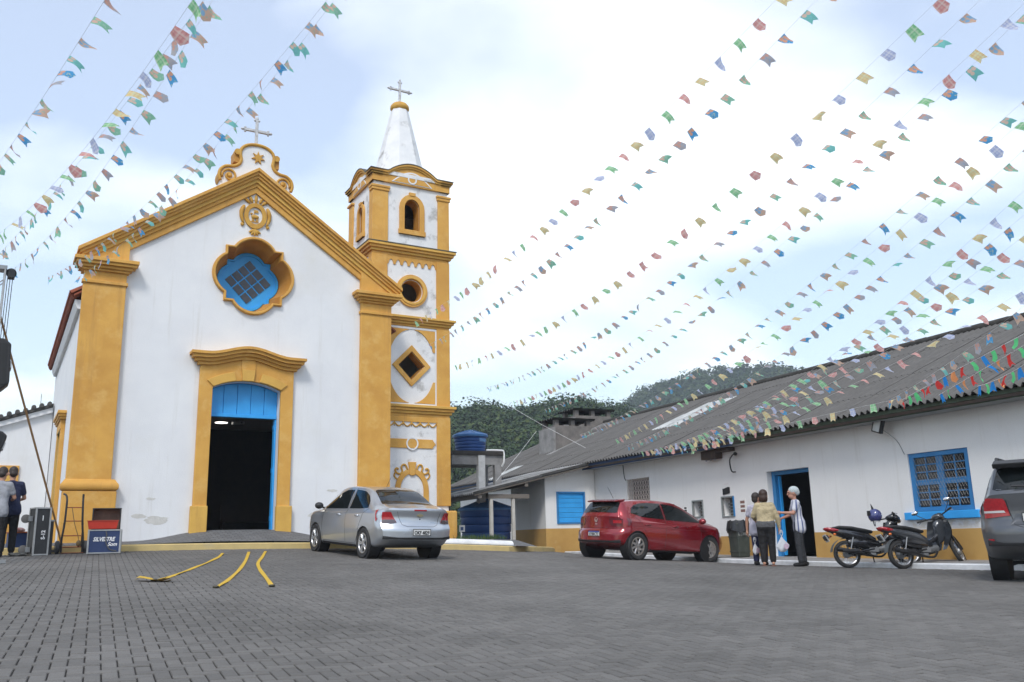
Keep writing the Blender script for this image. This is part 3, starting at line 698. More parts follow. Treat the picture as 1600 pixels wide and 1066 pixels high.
# top cornice: straight ends with a segmental hump on each face
def wave(x, w):                              # height of the hump along a face of half width w
    t = abs(x)/w
    return .33*max(0, math.cos(min(1, t/.62)*PI/2))**.8
def humped(w, z0, z1):
    xs = np.linspace(-w, w, 41)
    return [(x, z0+(wave(x, w) if z0 > 11.84 else 0)) for x in xs]+[(x, z1+wave(x, w)) for x in xs[::-1]]
def face_T(side):
    if side == 'f': return Matrix.Translation((TC, TY0, 0))
    if side == 'b': return Matrix.Translation((TC, TY1, 0)) @ Matrix.Rotation(PI, 4, 'Z')
    if side == 'l': return Matrix.Translation((TX0, TYC, 0)) @ Matrix.Rotation(-PI/2, 4, 'Z')
    return Matrix.Translation((TX1, TYC, 0)) @ Matrix.Rotation(PI/2, 4, 'Z')
for sd_, w in (('f', (TX1-TX0)/2), ('b', (TX1-TX0)/2), ('l', (TY1-TY0)/2), ('r', (TY1-TY0)/2)):
    T = face_T(sd_)
    tp(MB().plate(humped(w+.06, 11.66, 11.80), -.07, .3, M=T), 'frieze_band', ochre, bevel=.008)
    for o, z0, z1, m in ((.07, 11.80, 11.88, ochre), (.11, 11.881, 11.94, ochre_l), (.15, 11.941, 12.0, ochre)):
        xs = np.linspace(-w-o, w+o, 41)
        lo = [(x, z0+wave(x, w+.05)) for x in xs]; hi = [(x, z1+wave(x, w+.05)) for x in xs[::-1]]
        tp(MB().plate(lo+hi, -o, .25, M=T), 'top_cornice_step', m, bevel=.01)
    xs = np.linspace(-w-.16, w+.16, 41)
    tp(MB().plate([(x, 12.0+wave(x, w+.05)) for x in xs]+[(x, 12.025+wave(x, w+.05)) for x in xs[::-1]], -.165, .2, M=T), 'mossy_cap', MATS['mossy_stone'])
    # lunette in the hump: white edge, ochre field, little roundel
    hx = w*.56
    ln = [(x, 11.70+.40*math.cos(x/hx*PI/2)) for x in np.linspace(-hx, hx, 17)]
    tp(MB().plate(ln, -.085, -.069, M=T), 'lunette', plaster, bevel=.004)
    l2 = [(x*.9, 11.72+.33*math.cos(x/hx*PI/2)) for x in np.linspace(-hx, hx, 17)]
    tp(MB().plate(l2, -.092, -.084, M=T), 'lunette_field', ochre)
    tp(MB().plate(circle(0, 11.86, .15, 20), -.098, -.09, [circle(0, 11.86, .105, 20)], M=T), 'lunette_ring', plaster)
tp(MB().box(TX0-.1, TX1+.1, TY0-.1, TY1+.1, 11.9, 12.02), 'roof_slab', plaster_old)
# bell openings
def arched_frame(cx, z0, zs, w, wi, T, sill=True):
    o = [(cx-w, z0), (cx+w, z0), (cx+w, zs)]+arc(cx, zs, w, 0, PI, 10, w*1.08)[1:-1]+[(cx-w, zs)]
    i = [(cx-wi, z0+.16), (cx+wi, z0+.16), (cx+wi, zs)]+arc(cx, zs, wi, 0, PI, 8, wi*1.15)[1:-1]+[(cx-wi, zs)]
    f_ = tp(MB().plate(o, -.06, .02, [i], M=T), 'bell_window_surround', ochre, bevel=.01)
    tp(MB().box(cx-w-.03, cx+w+.03, -.075, .0, z0-.0, z0+.155, M=T), 'bell_window_sill', ochre, bevel=.01)
    tp(MB().plate([(cx-.09, zs+w*.95), (cx+.09, zs+w*.95), (cx+.11, zs+w*1.22), (cx-.11, zs+w*1.22)], -.08, .0, M=T), 'bell_window_keystone', ochre, bevel=.008)
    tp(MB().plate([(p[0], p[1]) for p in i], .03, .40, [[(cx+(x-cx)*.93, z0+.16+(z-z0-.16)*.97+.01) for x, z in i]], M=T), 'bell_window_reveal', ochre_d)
arched_frame(.02, 10.09, 10.95, .41, .25, face_T('f')); arched_frame(0, 10.09, 10.9, .30, .19, face_T('l'))
bell = thing('church_bell', 'dark bronze bell hanging in the tower opening', 'bell', C2W(TC, TY0+.95, 10.72), YC)
MB().lathe([(.06, .30), (.14, .27), (.17, .12), (.21, -.06), (.29, -.18), (.28, -.2), (.2, -.1), (.1, .1), (.02, .2)], 24).build('bell_body', mat('bronze', (.08, .06, .035), .5, metal=.7), bell, 40)
MB().box(-.5, .5, -.05, .05, .30, .42).build('headstock', darkwood, bell); MB().tube([(0, 0, .1), (0, 0, -.24)], .02, 6).ell((0, 0, -.24), (.05, .05, .06)).build('clapper', steel, bell)
# scalloped edge + round window stage
sc = [(TX0+.45, 9.36)]
n_s = 7; x0, x1 = TX0+.45, TX1-.38; wd = (x1-x0)/n_s
pts = [(x0, 9.36), (x0, 9.10)]
for k in range(n_s):
    xa = x0+k*wd; pts += [(xa+.035, 9.10)]+[(xa+.035+(wd-.07)*t, 9.10+.15*math.sin(PI*t)**.6) for t in np.linspace(.05, .95, 7)]+[(xa+wd-.035, 9.10)]
pts += [(x1, 9.10), (x1, 9.36)]
tp(MB().plate(pts[::-1], TY0-.03, TY0), 'scalloped_frieze', ochre, bevel=.004)
rw_ = tp(MB().plate(circle(TC+.02, 8.33, .50, 36), TY0-.07, TY0, [circle(TC+.02, 8.33, .36, 36)]), 'round_window_surround', ochre, bevel=.015)
tp(MB().plate(circle(TC+.02, 8.33, .44, 36), TY0-.09, TY0-.07, [circle(TC+.02, 8.33, .37, 36)]), 'round_window_lip', ochre_l, bevel=.008)
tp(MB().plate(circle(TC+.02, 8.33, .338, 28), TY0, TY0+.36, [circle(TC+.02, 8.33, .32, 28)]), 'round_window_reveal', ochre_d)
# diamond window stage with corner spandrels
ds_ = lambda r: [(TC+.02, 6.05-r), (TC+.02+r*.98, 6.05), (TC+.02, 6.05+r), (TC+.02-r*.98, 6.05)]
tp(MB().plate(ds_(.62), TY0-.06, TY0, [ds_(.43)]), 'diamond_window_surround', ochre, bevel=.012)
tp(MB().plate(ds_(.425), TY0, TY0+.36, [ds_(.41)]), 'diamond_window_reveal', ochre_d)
x0, x1 = TX0+.5, TX1-.43; rx = (x1-x0)/2; xm = (x0+x1)/2
for sx_ in (-1, 1):
    for sz_ in (-1, 1):
        cz = 6.05; H = 1.10
        a = [(xm+sx_*rx*math.sin(t), cz+sz_*H*math.cos(t)) for t in np.linspace(.12, PI/2-.42, 9)]
        tp(MB().plate(a+[(xm+sx_*rx, cz+sz_*H*math.cos(PI/2-.42)), (xm+sx_*rx, cz+sz_*H), (xm+sx_*rx*.12, cz+sz_*H)], TY0-.025, TY0), 'spandrel', ochre, bevel=.004)
tp(MB().plate([(TX0+.44, 4.89), (TX1-.37, 4.89), (TX1-.37, 7.22), (TX0+.44, 7.22)], TY0-.02, TY0, [[(x0, 4.94), (x1, 4.94), (x1, 7.16), (x0, 7.16)]]), 'panel_edge', plaster)
# bottom stage: swags, banner bar with ring, blind niche with scrolls
x0, x1 = TX0+.45, TX1-.38
tp(MB().box(x0, x1, TY0-.03, TY0, 4.40, 4.56), 'swag_band', ochre)
nsw = 6; wd = (x1-x0)/nsw
for k in range(nsw):
    tp(MB().tube([(x0+wd*(k+t), TY0-.012, 4.38-.11*math.sin(PI*t)) for t in np.linspace(0, 1, 9)], [.012]+[.022]*7+[.012], 6), 'swag', gold, 180)
    if k: tp(MB().tube([(x0+wd*k, TY0-.012, 4.40), (x0+wd*k, TY0-.012, 4.26)], [.02, .008], 6), 'swag_tassel', gold, 180)
xm = TC+.05
bar = [(x0+.02, 3.66), (x0+.10, 3.64), (x1-.14, 3.64), (x1-.10, 3.70), (x1-.04, 3.77), (x1-.10, 3.84), (x1-.14, 3.90), (x0+.10, 3.90), (x0+.02, 3.88)]
tp(MB().plate(bar, TY0-.03, TY0), 'banner_bar', ochre, bevel=.004)
tp(MB().plate(circle(xm, 3.77, .19, 24), TY0-.045, TY0-.03, [circle(xm, 3.77, .15, 24)]), 'banner_ring', plaster)
zs = 2.45
tp(MB().plate([(xm+.52, 1.2), (xm+.52, zs)]+arc(xm, zs, .52, 0, PI, 16, .6)[1:-1]+[(xm-.52, zs), (xm-.52, 1.2), (xm-.36, 1.2), (xm-.36, zs)]+arc(xm, zs, .36, PI, 0, 14, .46)[1:-1]+[(xm+.36, zs), (xm+.36, 1.2)], TY0-.04, TY0), 'blind_niche', ochre, bevel=.008)
tp(MB().plate([(xm-.07, 2.86), (xm+.07, 2.86), (xm+.12, 3.24), (xm-.12, 3.24)], TY0-.06, TY0), 'niche_keystone', ochre, bevel=.008)
for s in (-1, 1):
    sp = smooth_line([(xm+s*.14, 3.02), (xm+s*.20, 3.14), (xm+s*.28, 3.16), (xm+s*.33, 3.08), (xm+s*.30, 2.98), (xm+s*.36, 2.90), (xm+s*.46, 2.92), (xm+s*.52, 3.0), (xm+s*.47, 3.06), (xm+s*.42, 3.02)], 4)
    tp(MB().tube([(a, TY0-.02, b) for a, b in sp], .028, 6), 'niche_scroll', gold, 180)
    sp = smooth_line([(xm+s*.50, 2.96), (xm+s*.55, 2.86), (xm+s*.50, 2.78), (xm+s*.44, 2.74)], 4)
    tp(MB().tube([(a, TY0-.02, b) for a, b in sp], .024, 6), 'niche_scroll', gold, 180)
# spire
sp_ = tp(MB().lathe([(.92, 12.0), (.88, 12.1), (.28, 14.66)], 8, (TC+.02, TYC, 0), a0=PI/8), 'spire', plaster_old)
MB().lathe([(.20, 14.62), (.28, 14.67), (.31, 14.74), (.30, 14.82), (.24, 14.90), (.12, 14.95), (.03, 14.97)], 24, (TC+.02, TYC, 0)).build('spire_ball', gold, sp_, 180)
cross(TC+.02, TYC, 14.9, .86, .34, 15.42, .07, 'spire_cross', tw, crm)
# ================================================================== white annex left of the church
annex = thing('sacristy', 'plain white annex with sloping tiled roof left of the church', 'building', C2W(-6.5, 9.4, 0), YC)
MA = Matrix.Translation((6.5, -9.4, 0))
MB().plate([(-13, .5), (-3.92, .5), (-3.92, 5.50), (-13, 2.2)], 9.4, 9.8, M=MA).build('wall', plaster, annex)
MB().plate([(-13, 2.22), (-3.93, 5.52), (-3.93, 5.62), (-13, 2.32)], 9.2, 13.5, M=MA).build('roof', mat('old_grey_tile', (.10, .095, .09), .9, (.05, .05, .05), 6, bump=.4), annex)
rfa = annex.children[-1]
for k in range(26):
    x = -4.05-k*.22; z = 5.62+(x+3.93)*.3638
    MB().tube([(x, 9.12, z+.02+.012*((k*7) % 3)), (x, 9.75, z+.02)], .07, 8, M=MA).build('roof_tile', MATS['old_grey_tile'], rfa, 60)
MB().plate([(-13, 2.04), (-3.93, 5.34), (-3.93, 5.5), (-13, 2.2)], 9.26, 9.4, M=MA).build('verge_moulding', plaster, annex)
MB().box(-5.45, -4.72, 9.33, 9.4, .9, 3.62, M=MA).build('door_surround', ochre, annex, bevel=.01)
MB().box(-5.28, -4.89, 9.31, 9.34, .9, 3.42, M=MA).build('door', ochre_l, annex)
MB().tube([(-4.3, 9.5, 5.4), (-4.3, 9.5, 5.95)], .012, 6, M=MA).build('pipe', steel, annex)
# ================================================================== long building on the right
WB, WA = 16.0, 15.0
house = thing('long_building', 'long low white building with tan base band and grey corrugated roof', 'building', B2W(WB, WA, .3), YB)
MH = Matrix.Translation((-WB, -WA, -.3))         # (b, a, z) -> house local
def hp(mb, name, m, parent=house, smooth=None, bevel=0):
    mb.v = [(p[0]-WB, p[1]-WA, p[2]-.3) for p in mb.v]
    return mb.build(name, m, parent, smooth, bevel)
FACE = Matrix(((0, 1, 0, WB), (-1, 0, 0, 0), (0, 0, 1, 0), (0, 0, 0, 1)))   # plate (x=-a, y=depth, z) -> (b, a, z); plate x grows towards the camera side
A0, A1 = 4.0, 40.5
def rect(a0, a1, z0, z1): return [(-a1, z0), (-a0, z0), (-a0, z1), (-a1, z1)]
DOOR = rect(16.95, 18.5, .42, 2.6); WIN = rect(12.43, 13.93, 1.37, 2.62)
VENT = rect(24.05, 25.4, 1.95, 2.88)
ATM1 = rect(19.95, 20.42, 1.52, 2.02); ATM2 = rect(21.35, 21.8, 1.55, 1.98)
hp(MB().plate(rect(A0, A1, 0, 3.75), 0, .3, [DOOR, WIN, VENT, ATM1, ATM2], M=FACE), 'wall', wallwhite)
# base band as separate lengths either side of the door
for a0, a1, zt in ((A0, 16.95, 1.005), (18.5, 27.45, .965)):
    hp(MB().plate(rect(a0, a1, .05, zt), -.006, .0, M=FACE), 'base_band', band)
hp(MB().box(WB+.3, 28, A0, A0+.3, 0, 3.75).box(WB+.3, 28, A1-.3, A1, 0, 3.75).box(28, 28.3, A0, A1, 0, 3.75), 'outer_wall', wallwhite)
hp(MB().box(WB+.3, 28, A0, A1, .3, .40), 'inner_floor', mat('shop_floor', (.10, .10, .10), .4))
hp(MB().box(WB+.3, 28, A0+.3, A1-.3, 3.45, 3.5), 'inner_ceiling', mat('grey_ceiling', (.25, .25, .25), .8))
hp(MB().box(WB+4.0, WB+4.1, A0+.3, 23, .4, 3.45).box(WB+.3, WB+4.0, 14.6, 14.7, .4, 3.45).box(WB+.3, WB+4.0, 22.9, 23, .4, 3.45), 'inner_partition', mat('inner_paint', (.16, .16, .17), .8))
# ---- roof of corrugated fibre cement: every sheet its own piece
fibro = mat('fibre_cement', (.118, .112, .106), .9, (.090, .086, .081), 2.5, bump=.4, bscale=30, col3=(.15, .143, .133), scale3=.7, lo3=.5, hi3=.8)
fibro_l = mat('pale_skylight_sheet', (.52, .53, .52), .5, (.30, .31, .30), 2)
EB, EZ, RB_, RZ = 15.4, 3.58, 22.0, 6.43
dirr = Vector((RB_-EB, 0, RZ-EZ)); SLEN = dirr.length; dirr.normalize(); nr = Vector((-dirr.z, 0, dirr.x))
PITCHW, AMP, SW = .177, .042, .885
def sheet(length, n=5):
    mb = MB(); k = n*8
    def fn(u, v):
        a = u*(SW+.05); return (dirr*(v*length)+nr*(AMP*math.cos(2*PI*a/PITCHW)))+Vector((0, a, 0))
    mb.grid(lambda u, v: tuple(fn(u, v)), k, 1)
    o = len(mb.v); 
    mb.grid(lambda u, v: tuple(fn(u, v)-nr*.012), k, 1, flip=True)
    for i in range(k):
        a, b = i*2, (i+1)*2
        mb.f.append((a, a+o, b+o, b)); mb.f.append((a+1, b+1, b+1+o, a+1+o))
    return mb
rows = 5; rl = SLEN/rows
me_s = sheet(rl+.14).mesh('roof_sheet', fibro, 50); me_l = sheet(rl+.14).mesh('roof_sheet', fibro_l, 50)
roof = hp(MB().plate([(EB+.06, EZ-.12), (RB_, RZ-.12), (28.6, EZ-.12), (28.5, EZ-.18), (RB_, RZ-.18), (EB+.06, EZ-.18)], A0, A1), 'roof_frame', darkwood)
ns = int((A1-A0+.8)/SW)
for i in range(ns):
    a = A0-.3+i*SW
    for r_ in range(rows):
        light = (abs(a-25.8) < .9 and 2 <= r_ <= 3) or (abs(a-34.6) < .5 and r_ == 0)
        o = link('roof_sheet', me_l if light else me_s, roof)
        p = Vector((EB, a, EZ))+dirr*(r_*rl)+nr*(.014*r_ % .03+.006*(i % 2)+random.uniform(0, .006))
        o.matrix_local = Matrix.Translation((p.x-WB, p.y-WA, p.z-.3)) @ Matrix.Rotation(random.uniform(-.004, .004), 4, 'Z')
kind(hp(MB().plate([(RB_, RZ-.02), (28.6, EZ), (28.6, EZ+.05), (RB_, RZ+.03)], A0-.3, A1+.3), 'rear_roof_slope', fibro), 'stuff')
# ridge caps
mossr = mat('lichen_ridge', (.055, .05, .045), .95, (.03, .028, .025), 6, bump=.6, bscale=20)
for i in range(ns):
    a = A0-.3+i*SW+.1*random.random()
    hp(MB().tube([(RB_-.02, a, RZ+.02+random.uniform(0, .03)), (RB_-.02, a+SW+.06, RZ+.03)], .13, 8, sx=1.35), 'ridge_cap', mossr, roof, 60)
# blue eave board and soffit
hp(MB().box(EB+.10, EB+.13, 19.2, A1, EZ-.22, EZ-.02), 'eave_board', mat('navy_blue_board', (.03, .075, .19), .6, (.02, .05, .13), 3), roof)
hp(MB().box(EB+.10, EB+.13, A0, 19.2, EZ-.2, EZ-.02), 'eave_board', mat('mossy_board', (.10, .13, .09), .8, (.05, .07, .045), 3), roof)
hp(MB().box(EB+.13, WB, A0, A1, EZ-.2, EZ-.17), 'soffit', mat('soffit', (.30, .31, .30), .8), roof)
# ---- window: blue casement with a steel lattice and a deep sill
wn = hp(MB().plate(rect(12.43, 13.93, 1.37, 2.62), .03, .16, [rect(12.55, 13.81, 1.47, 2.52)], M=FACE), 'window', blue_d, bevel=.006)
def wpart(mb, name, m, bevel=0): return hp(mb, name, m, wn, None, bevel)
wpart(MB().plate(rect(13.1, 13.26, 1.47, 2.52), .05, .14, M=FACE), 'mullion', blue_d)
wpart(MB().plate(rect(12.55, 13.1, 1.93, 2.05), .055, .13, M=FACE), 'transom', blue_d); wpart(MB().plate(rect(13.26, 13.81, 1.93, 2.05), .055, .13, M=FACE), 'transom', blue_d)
for a0, a1 in ((12.55, 13.1), (13.26, 13.81)):
    am = (a0+a1)/2
    for z0, z1 in ((1.47, 1.93), (2.05, 2.52)):
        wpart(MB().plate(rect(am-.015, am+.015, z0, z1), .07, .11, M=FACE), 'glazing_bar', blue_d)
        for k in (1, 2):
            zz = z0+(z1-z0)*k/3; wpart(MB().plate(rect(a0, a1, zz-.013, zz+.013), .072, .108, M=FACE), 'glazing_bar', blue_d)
        for k in range(3):
            for h in range(2):
                aa = a0 if h == 0 else am+.015; ab = am-.015 if h == 0 else a1
                wpart(MB().plate(rect(aa, ab, z0+(z1-z0)*k/3+.013, z0+(z1-z0)*(k+1)/3-.013), .088, .094, M=FACE), 'pane', glass_d)
lat = MB(); lm = mat('galvanised', (.22, .22, .21), .5, metal=.5)
for zc in np.linspace(1.50, 2.36, 6):
    nz = 9
    for k in range(nz):
        a0 = 12.56+k*1.24/nz; 
        lat.tube([(WB+.012, a0+1.24/nz, zc+.15), (WB+.012, a0+1.24/nz/2, zc)], .0035, 4).tube([(WB+.008, a0+1.24/nz/2, zc), (WB+.008, a0, zc+.15)], .0035, 4).tube([(WB+.02, a0, zc), (WB+.02, a0+1.24/nz/2, zc+.15)], .0035, 4).tube([(WB+.026, a0+1.24/nz/2, zc+.15), (WB+.026, a0+1.24/nz, zc)], .0035, 4)
wpart(lat, 'security_lattice', lm)
wpart(MB().plate(rect(12.3, 14.12, 1.21, 1.37), -.09, .1, M=FACE), 'window_sill', blue, .012)
hp(MB().plate(rect(12.3, 14.05, 1.03, 1.2), -.004, .0, M=FACE), 'patched_plaster', mat('patched_plaster', (.66, .63, .58), .85, (.74, .74, .75), 5, lo=.45, hi=.55))
# ---- doorway: blue jamb, open leaf, bulb
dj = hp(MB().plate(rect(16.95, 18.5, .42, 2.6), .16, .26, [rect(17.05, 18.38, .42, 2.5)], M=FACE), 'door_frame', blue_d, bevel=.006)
hp(MB().box(WB+.26, WB+.34, 18.33, 18.38, .45, 2.48), 'door_leaf', blue, bevel=.006)
bulb = thing('light_bulb', 'small white bulb glowing inside the building doorway', 'lamp', B2W(WB+.9, 17.25, 2.45), YB)
MB().ell((0, 0, 0), (.04, .04, .05), 10, 8).build('globe', mat('bulb_glow', (1, 1, 1), .5, emit=(1, 1, 1, 4)), bulb, 180); MB().lathe([(.022, .04), (.022, .10)], 10).build('socket', blackm, bulb); MB().tube([(0, 0, .1), (0, 0, 1.0)], .006, 5).build('cord', blackm, bulb)
for nm, x, h, m, lb in (('cabinet', 1.6, .8, mat('cabinet_grey', (.28, .29, .30), .5), 'grey cabinet standing in the dark shop doorway'), ('crate', 1.2, .45, mat('crate_blue', (.03, .06, .2), .5), 'blue plastic crate on the floor of the shop doorway')):
    o = thing(nm, lb, nm, B2W(WB+x, 17.35 if nm == 'cabinet' else 17.0, .4), YB)
    MB().box(-.25, .25, -.25, .25, 0, h).build('body', m, o, bevel=.015); MB().box(-.26, .26, -.26, .26, h+.002, h+.03).build('rim', m, o, bevel=.005)
# ---- pierced block vent
vn = hp(MB().plate(rect(24.05, 25.4, 1.95, 2.88), .06, .22, [rect(24.06, 25.39, 1.96, 2.87)], M=FACE), 'block_vent', wallwhite)
def cobogo(aa, zz):
    ho = []
    s = .155
    for q in range(4):
        c_, s_ = math.cos(PI/2*q), math.sin(PI/2*q)
        ho.append([(aa+x*c_-z*s_, zz+x*s_+z*c_) for x, z in ((-.066, .072), (0, .006), (.066, .072))])
    return MB().plate([(aa-.075, zz-.075), (aa+.075, zz-.075), (aa+.075, zz+.075), (aa-.075, zz+.075)], 0, .014, ho)
cbm = cobogo(0, 0).mesh('vent_block', mat('terracotta_block', (.72, .63, .58), .85, (.58, .49, .44), 6))
for i in range(9):
    for j in range(6):
        o = link('vent_block', cbm, vn); o.matrix_local = MH @ FACE @ Matrix.Translation((-24.125-i*.15, .05, 2.03+j*.155))
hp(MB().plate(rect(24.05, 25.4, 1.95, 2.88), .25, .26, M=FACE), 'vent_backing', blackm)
# ---- recessed service boxes, notices, lamp bracket, meter, cables
for nm, a0, a1, z0, z1 in (('service_niche', 19.95, 20.42, 1.52, 2.02), ('service_niche', 21.35, 21.8, 1.55, 1.98)):
    f_ = hp(MB().plate(rect(a0-.04, a1+.04, z0-.04, z1+.04), -.025, .05, [rect(a0, a1, z0, z1)], M=FACE), nm, mat('grey_frame', (.22, .24, .24), .5), bevel=.005)
    hp(MB().plate(rect(a0, a1, z0, z1), .26, .28, M=FACE), 'niche_back', mat('niche_back', (.10, .10, .09), .6), f_)
    hp(MB().plate(rect(a0+.05, (a0+a1)/2-.02, z0+.12, z1-.1), .20, .24, M=FACE), 'niche_door', mat('niche_door', (.18, .19, .18), .4), f_)
    for k in range(4): hp(MB().plate(rect((a0+a1)/2+.02, a1-.03, z0+.06+k*.09, z0+.09+k*.09), .18, .2, M=FACE), 'niche_slat', steel, f_)
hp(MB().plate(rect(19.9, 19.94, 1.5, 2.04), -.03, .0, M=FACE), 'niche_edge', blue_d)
hp(MB().plate(rect(22.75, 23.1, 1.62, 1.96), -.004, .0, M=FACE), 'dark_notice', mat('dark_notice', (.05, .045, .045), .5))
redt = mat('faded_red_print', (.35, .08, .08), .7); blkt = mat('black_print', (.02, .02, .02), .7)
def wall_text(s, a, z, size, m, **k): return text(s, size, m, house, MH @ FACE @ Matrix.Translation((-a, -.006, z)) @ XZ, **k)
pn = hp(MB().plate(rect(22.1, 22.28, 1.6, 1.86), -.004, 0, M=FACE), 'paper_notice', mat('paper', (.8, .79, .77), .7))
for k in range(3): hp(MB().plate(rect(22.13, 22.25, 1.64+k*.075, 1.69+k*.075), -.007, -.004, M=FACE), 'printed_block', redt if k == 0 else blkt, pn)
pn2 = hp(MB().plate(rect(19.42, 19.72, 1.56, 1.96), -.004, 0, M=FACE), 'paper_notice', MATS['paper'])
for k in range(3): hp(MB().plate(rect(19.47, 19.65, 1.60+k*.115, 1.67+k*.115), -.007, -.004, M=FACE), 'printed_block', mat('brown_print', (.22, .12, .10), .7), pn2)
pl_ = hp(MB().plate([(-20.36, 2.10), (-20.06, 2.13), (-20.06, 2.30), (-20.12, 2.31), (-20.30, 2.27), (-20.36, 2.27)], -.02, 0, M=FACE), 'black_plaque', blackm)
wall_text('GAS', 20.21, 2.205, .085, mat('white_print', (.8, .8, .8), .6), bold=.002)
wall_text('. . . .', 20.2, 2.42, .10, redt)
mbx = thing('meter_box', 'brown rusty meter box hung under the eave of the long building', 'box', B2W(WB-.12, 20.6, 3.12), YB)
MB().box(-.14, .115, -.33, .33, -.0, .24).build('casing', mat('rusty_brown', (.09, .06, .045), .7, (.05, .035, .03), 9), mbx, bevel=.01); MB().box(-.17, .115, -.9, -.34, .16, .25).build('cable_duct', MATS['rusty_brown'], mbx)
for k in range(3): MB().ell((-.05, -.2+k*.2, -.02), (.03, .03, .03), 8, 6).build('insulator', steel, mbx)
lb_ = thing('lamp_bracket', 'small black curved lamp arm on the wall beside the meter box', 'lamp', B2W(WB, 19.75, 3.0), YB)
MB().tube(smooth_line([(0, .0, -.3), (-.12, .02, -.28), (-.16, .02, 0.0), (-.1, -.02, .14), (-.16, -.2, .17)], 4), .018, 6).build('arm', blackm, lb_); MB().ell((-.17, -.25, .17), (.05, .07, .05), 10, 8).build('lamp_head', blackm, lb_)
fl = thing('flood_light', 'slim floodlight hanging from the eave above a thin cable', 'lamp', B2W(EB+.3, 14.35, 3.3), YB)
MB().box(-.05, .05, -.13, .13, -.17, .17, Matrix.Rotation(.35, 4, 'X')).build('casing', blackm, fl, bevel=.012); MB().box(-.056, -.05, -.09, .09, -.14, .14, Matrix.Rotation(.35, 4, 'X')).build('lens', mat('lens_grey', (.5, .52, .52), .2), fl)
MB().tube([(0, .05, .15), (.02, .08, .3)], .015, 6).build('bracket', blackm, fl)
def cable(pts, r, lbl, m=blackm):
    pts = smooth_line([tuple(p) for p in pts], 4); c0 = Vector(pts[0]); o = MB().tube([Vector(p)-c0 for p in pts], r, 5).build('cable', m); o.location = c0; return tag(o, lbl, 'cable')
cable([B2W(EB+.35, 14.3, 3.2), B2W(WB-.02, 14.15, 2.95), B2W(WB-.02, 13.98, 2.62)], .008, 'thin grey cable from the floodlight to the lattice window', steel)
cable([B2W(WB-.02, 25.55, 3.4), B2W(WB-.02, 25.5, 3.0), B2W(WB-.02, 25.42, 2.86)], .012, 'thin dark cable running down to the pierced vent')
# ---- pair of block chimneys on the roof
grout = mat('grey_render', (.20, .18, .165), .9, (.13, .12, .11), 3, bump=.4, bscale=20)
def rz_(b): return EZ+(b-EB)*(RZ-EZ)/(RB_-EB)
def chimney(b0, b1, a0, a1, z, lab):
    c = thing('roof_chimney', lab, 'chimney', B2W((b0+b1)/2, (a0+a1)/2, rz_(b0)), YB, 'block chimneys on the roof')
    T = Matrix.Translation((-(b0+b1)/2, -(a0+a1)/2, -rz_(b0)))
    MB().box(b0, b1, a0, a1, rz_(b0)-.3, z, T).build('stack', grout, c, bevel=.02)
    for bb in (b0+.02, (b0+b1)/2-.1, b1-.22): MB().box(bb, bb+.2, a0+.02, a0+.22, z+.002, z+.26, T).box(bb, bb+.2, a1-.22, a1-.02, z+.002, z+.26, T).build('cap_support', grout, c)
    mb = MB()
    mb.grid(lambda u, v: (b0-.15+u*(b1-b0+.3), a0-.15+v*(a1-a0+.3), z+.27+.03*math.cos(v*40)), 2, 40, T); mb.grid(lambda u, v: (b0-.15+u*(b1-b0+.3), a0-.15+v*(a1-a0+.3), z+.30+.03*math.cos(v*40)), 2, 40, T)
    mb.build('cap_sheet', mossr, c)
    MB().box(b0-.12, b0, a0-.05, a1+.05, rz_(b0)-.3, z-.1, T).build('corner_post', concrete, c)
    MB().plate([(b0-.5, rz_(b0-.5)+.04), (b1+.1, rz_(b1+.1)+.04), (b1+.1, rz_(b1+.1)+.07), (b0-.5, rz_(b0-.5)+.07)], a0-.45, a0-.02, M=T).build('flashing', concrete, c)
chimney(18.15, 20.0, 34.5, 35.8, 5.95, 'nearer grey block chimney with a sheet cap on the corrugated roof')
chimney(20.3, 22.3, 36.5, 37.8, 6.75, 'farther grey block chimney behind the first, by the roof ridge')
# ================================================================== low side wing with its lean-to roof
wing = thing('side_wing', 'small white side wing with blue shutter and lean-to roof', 'building', B2W(15, 28.9, .4), YB)
MW = Matrix.Translation((-15, -28.9, -.4))
def wp(mb, name, m, parent=wing, smooth=None, bevel=0):
    mb.v = [(p[0]-15, p[1]-28.9, p[2]-.4) for p in mb.v]; return mb.build(name, m, parent, smooth, bevel)
F2 = Matrix.Identity(4)
wp(MB().plate([(14.0, .2), (15.98, .2), (15.98, 3.55), (14.0, 3.13)], 27.5, 27.75, [[(14.45, 1.53), (15.54, 1.53), (15.54, 2.59), (14.45, 2.59)]]), 'wall', wallwhite)
wp(MB().box(14.0, 14.25, 27.75, 30.3, .2, 3.1), 'wall', wallwhite)
wp(MB().box(14.25, 16, 30.05, 30.3, .2, 3.1), 'wall', wallwhite)
wp(MB().box(13.994, 16.0, 27.494, 27.5, .2, 1.36).box(13.994, 14.0, 27.5, 30.3, .2, 1.36), 'base_band', band)
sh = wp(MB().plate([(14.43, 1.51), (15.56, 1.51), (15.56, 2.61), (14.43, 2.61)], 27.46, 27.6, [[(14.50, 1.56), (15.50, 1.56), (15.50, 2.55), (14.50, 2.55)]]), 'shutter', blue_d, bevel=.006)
for k in range(6): wp(MB().box(14.50, 15.50, 27.52, 27.56, 1.565+k*.165, 1.565+k*.165+.158), 'shutter_board', blue, sh, bevel=.006)
lr = Vector((16-11.1, 0, 3.66-2.52)); ll = lr.length; lr.normalize(); ln_ = Vector((-lr.z, 0, lr.x))
def lsheet(u, v, L_): 
    a = u*(SW+.05); return lr*(v*L_)+ln_*(AMP*math.cos(2*PI*a/PITCHW))+Vector((0, a, 0))
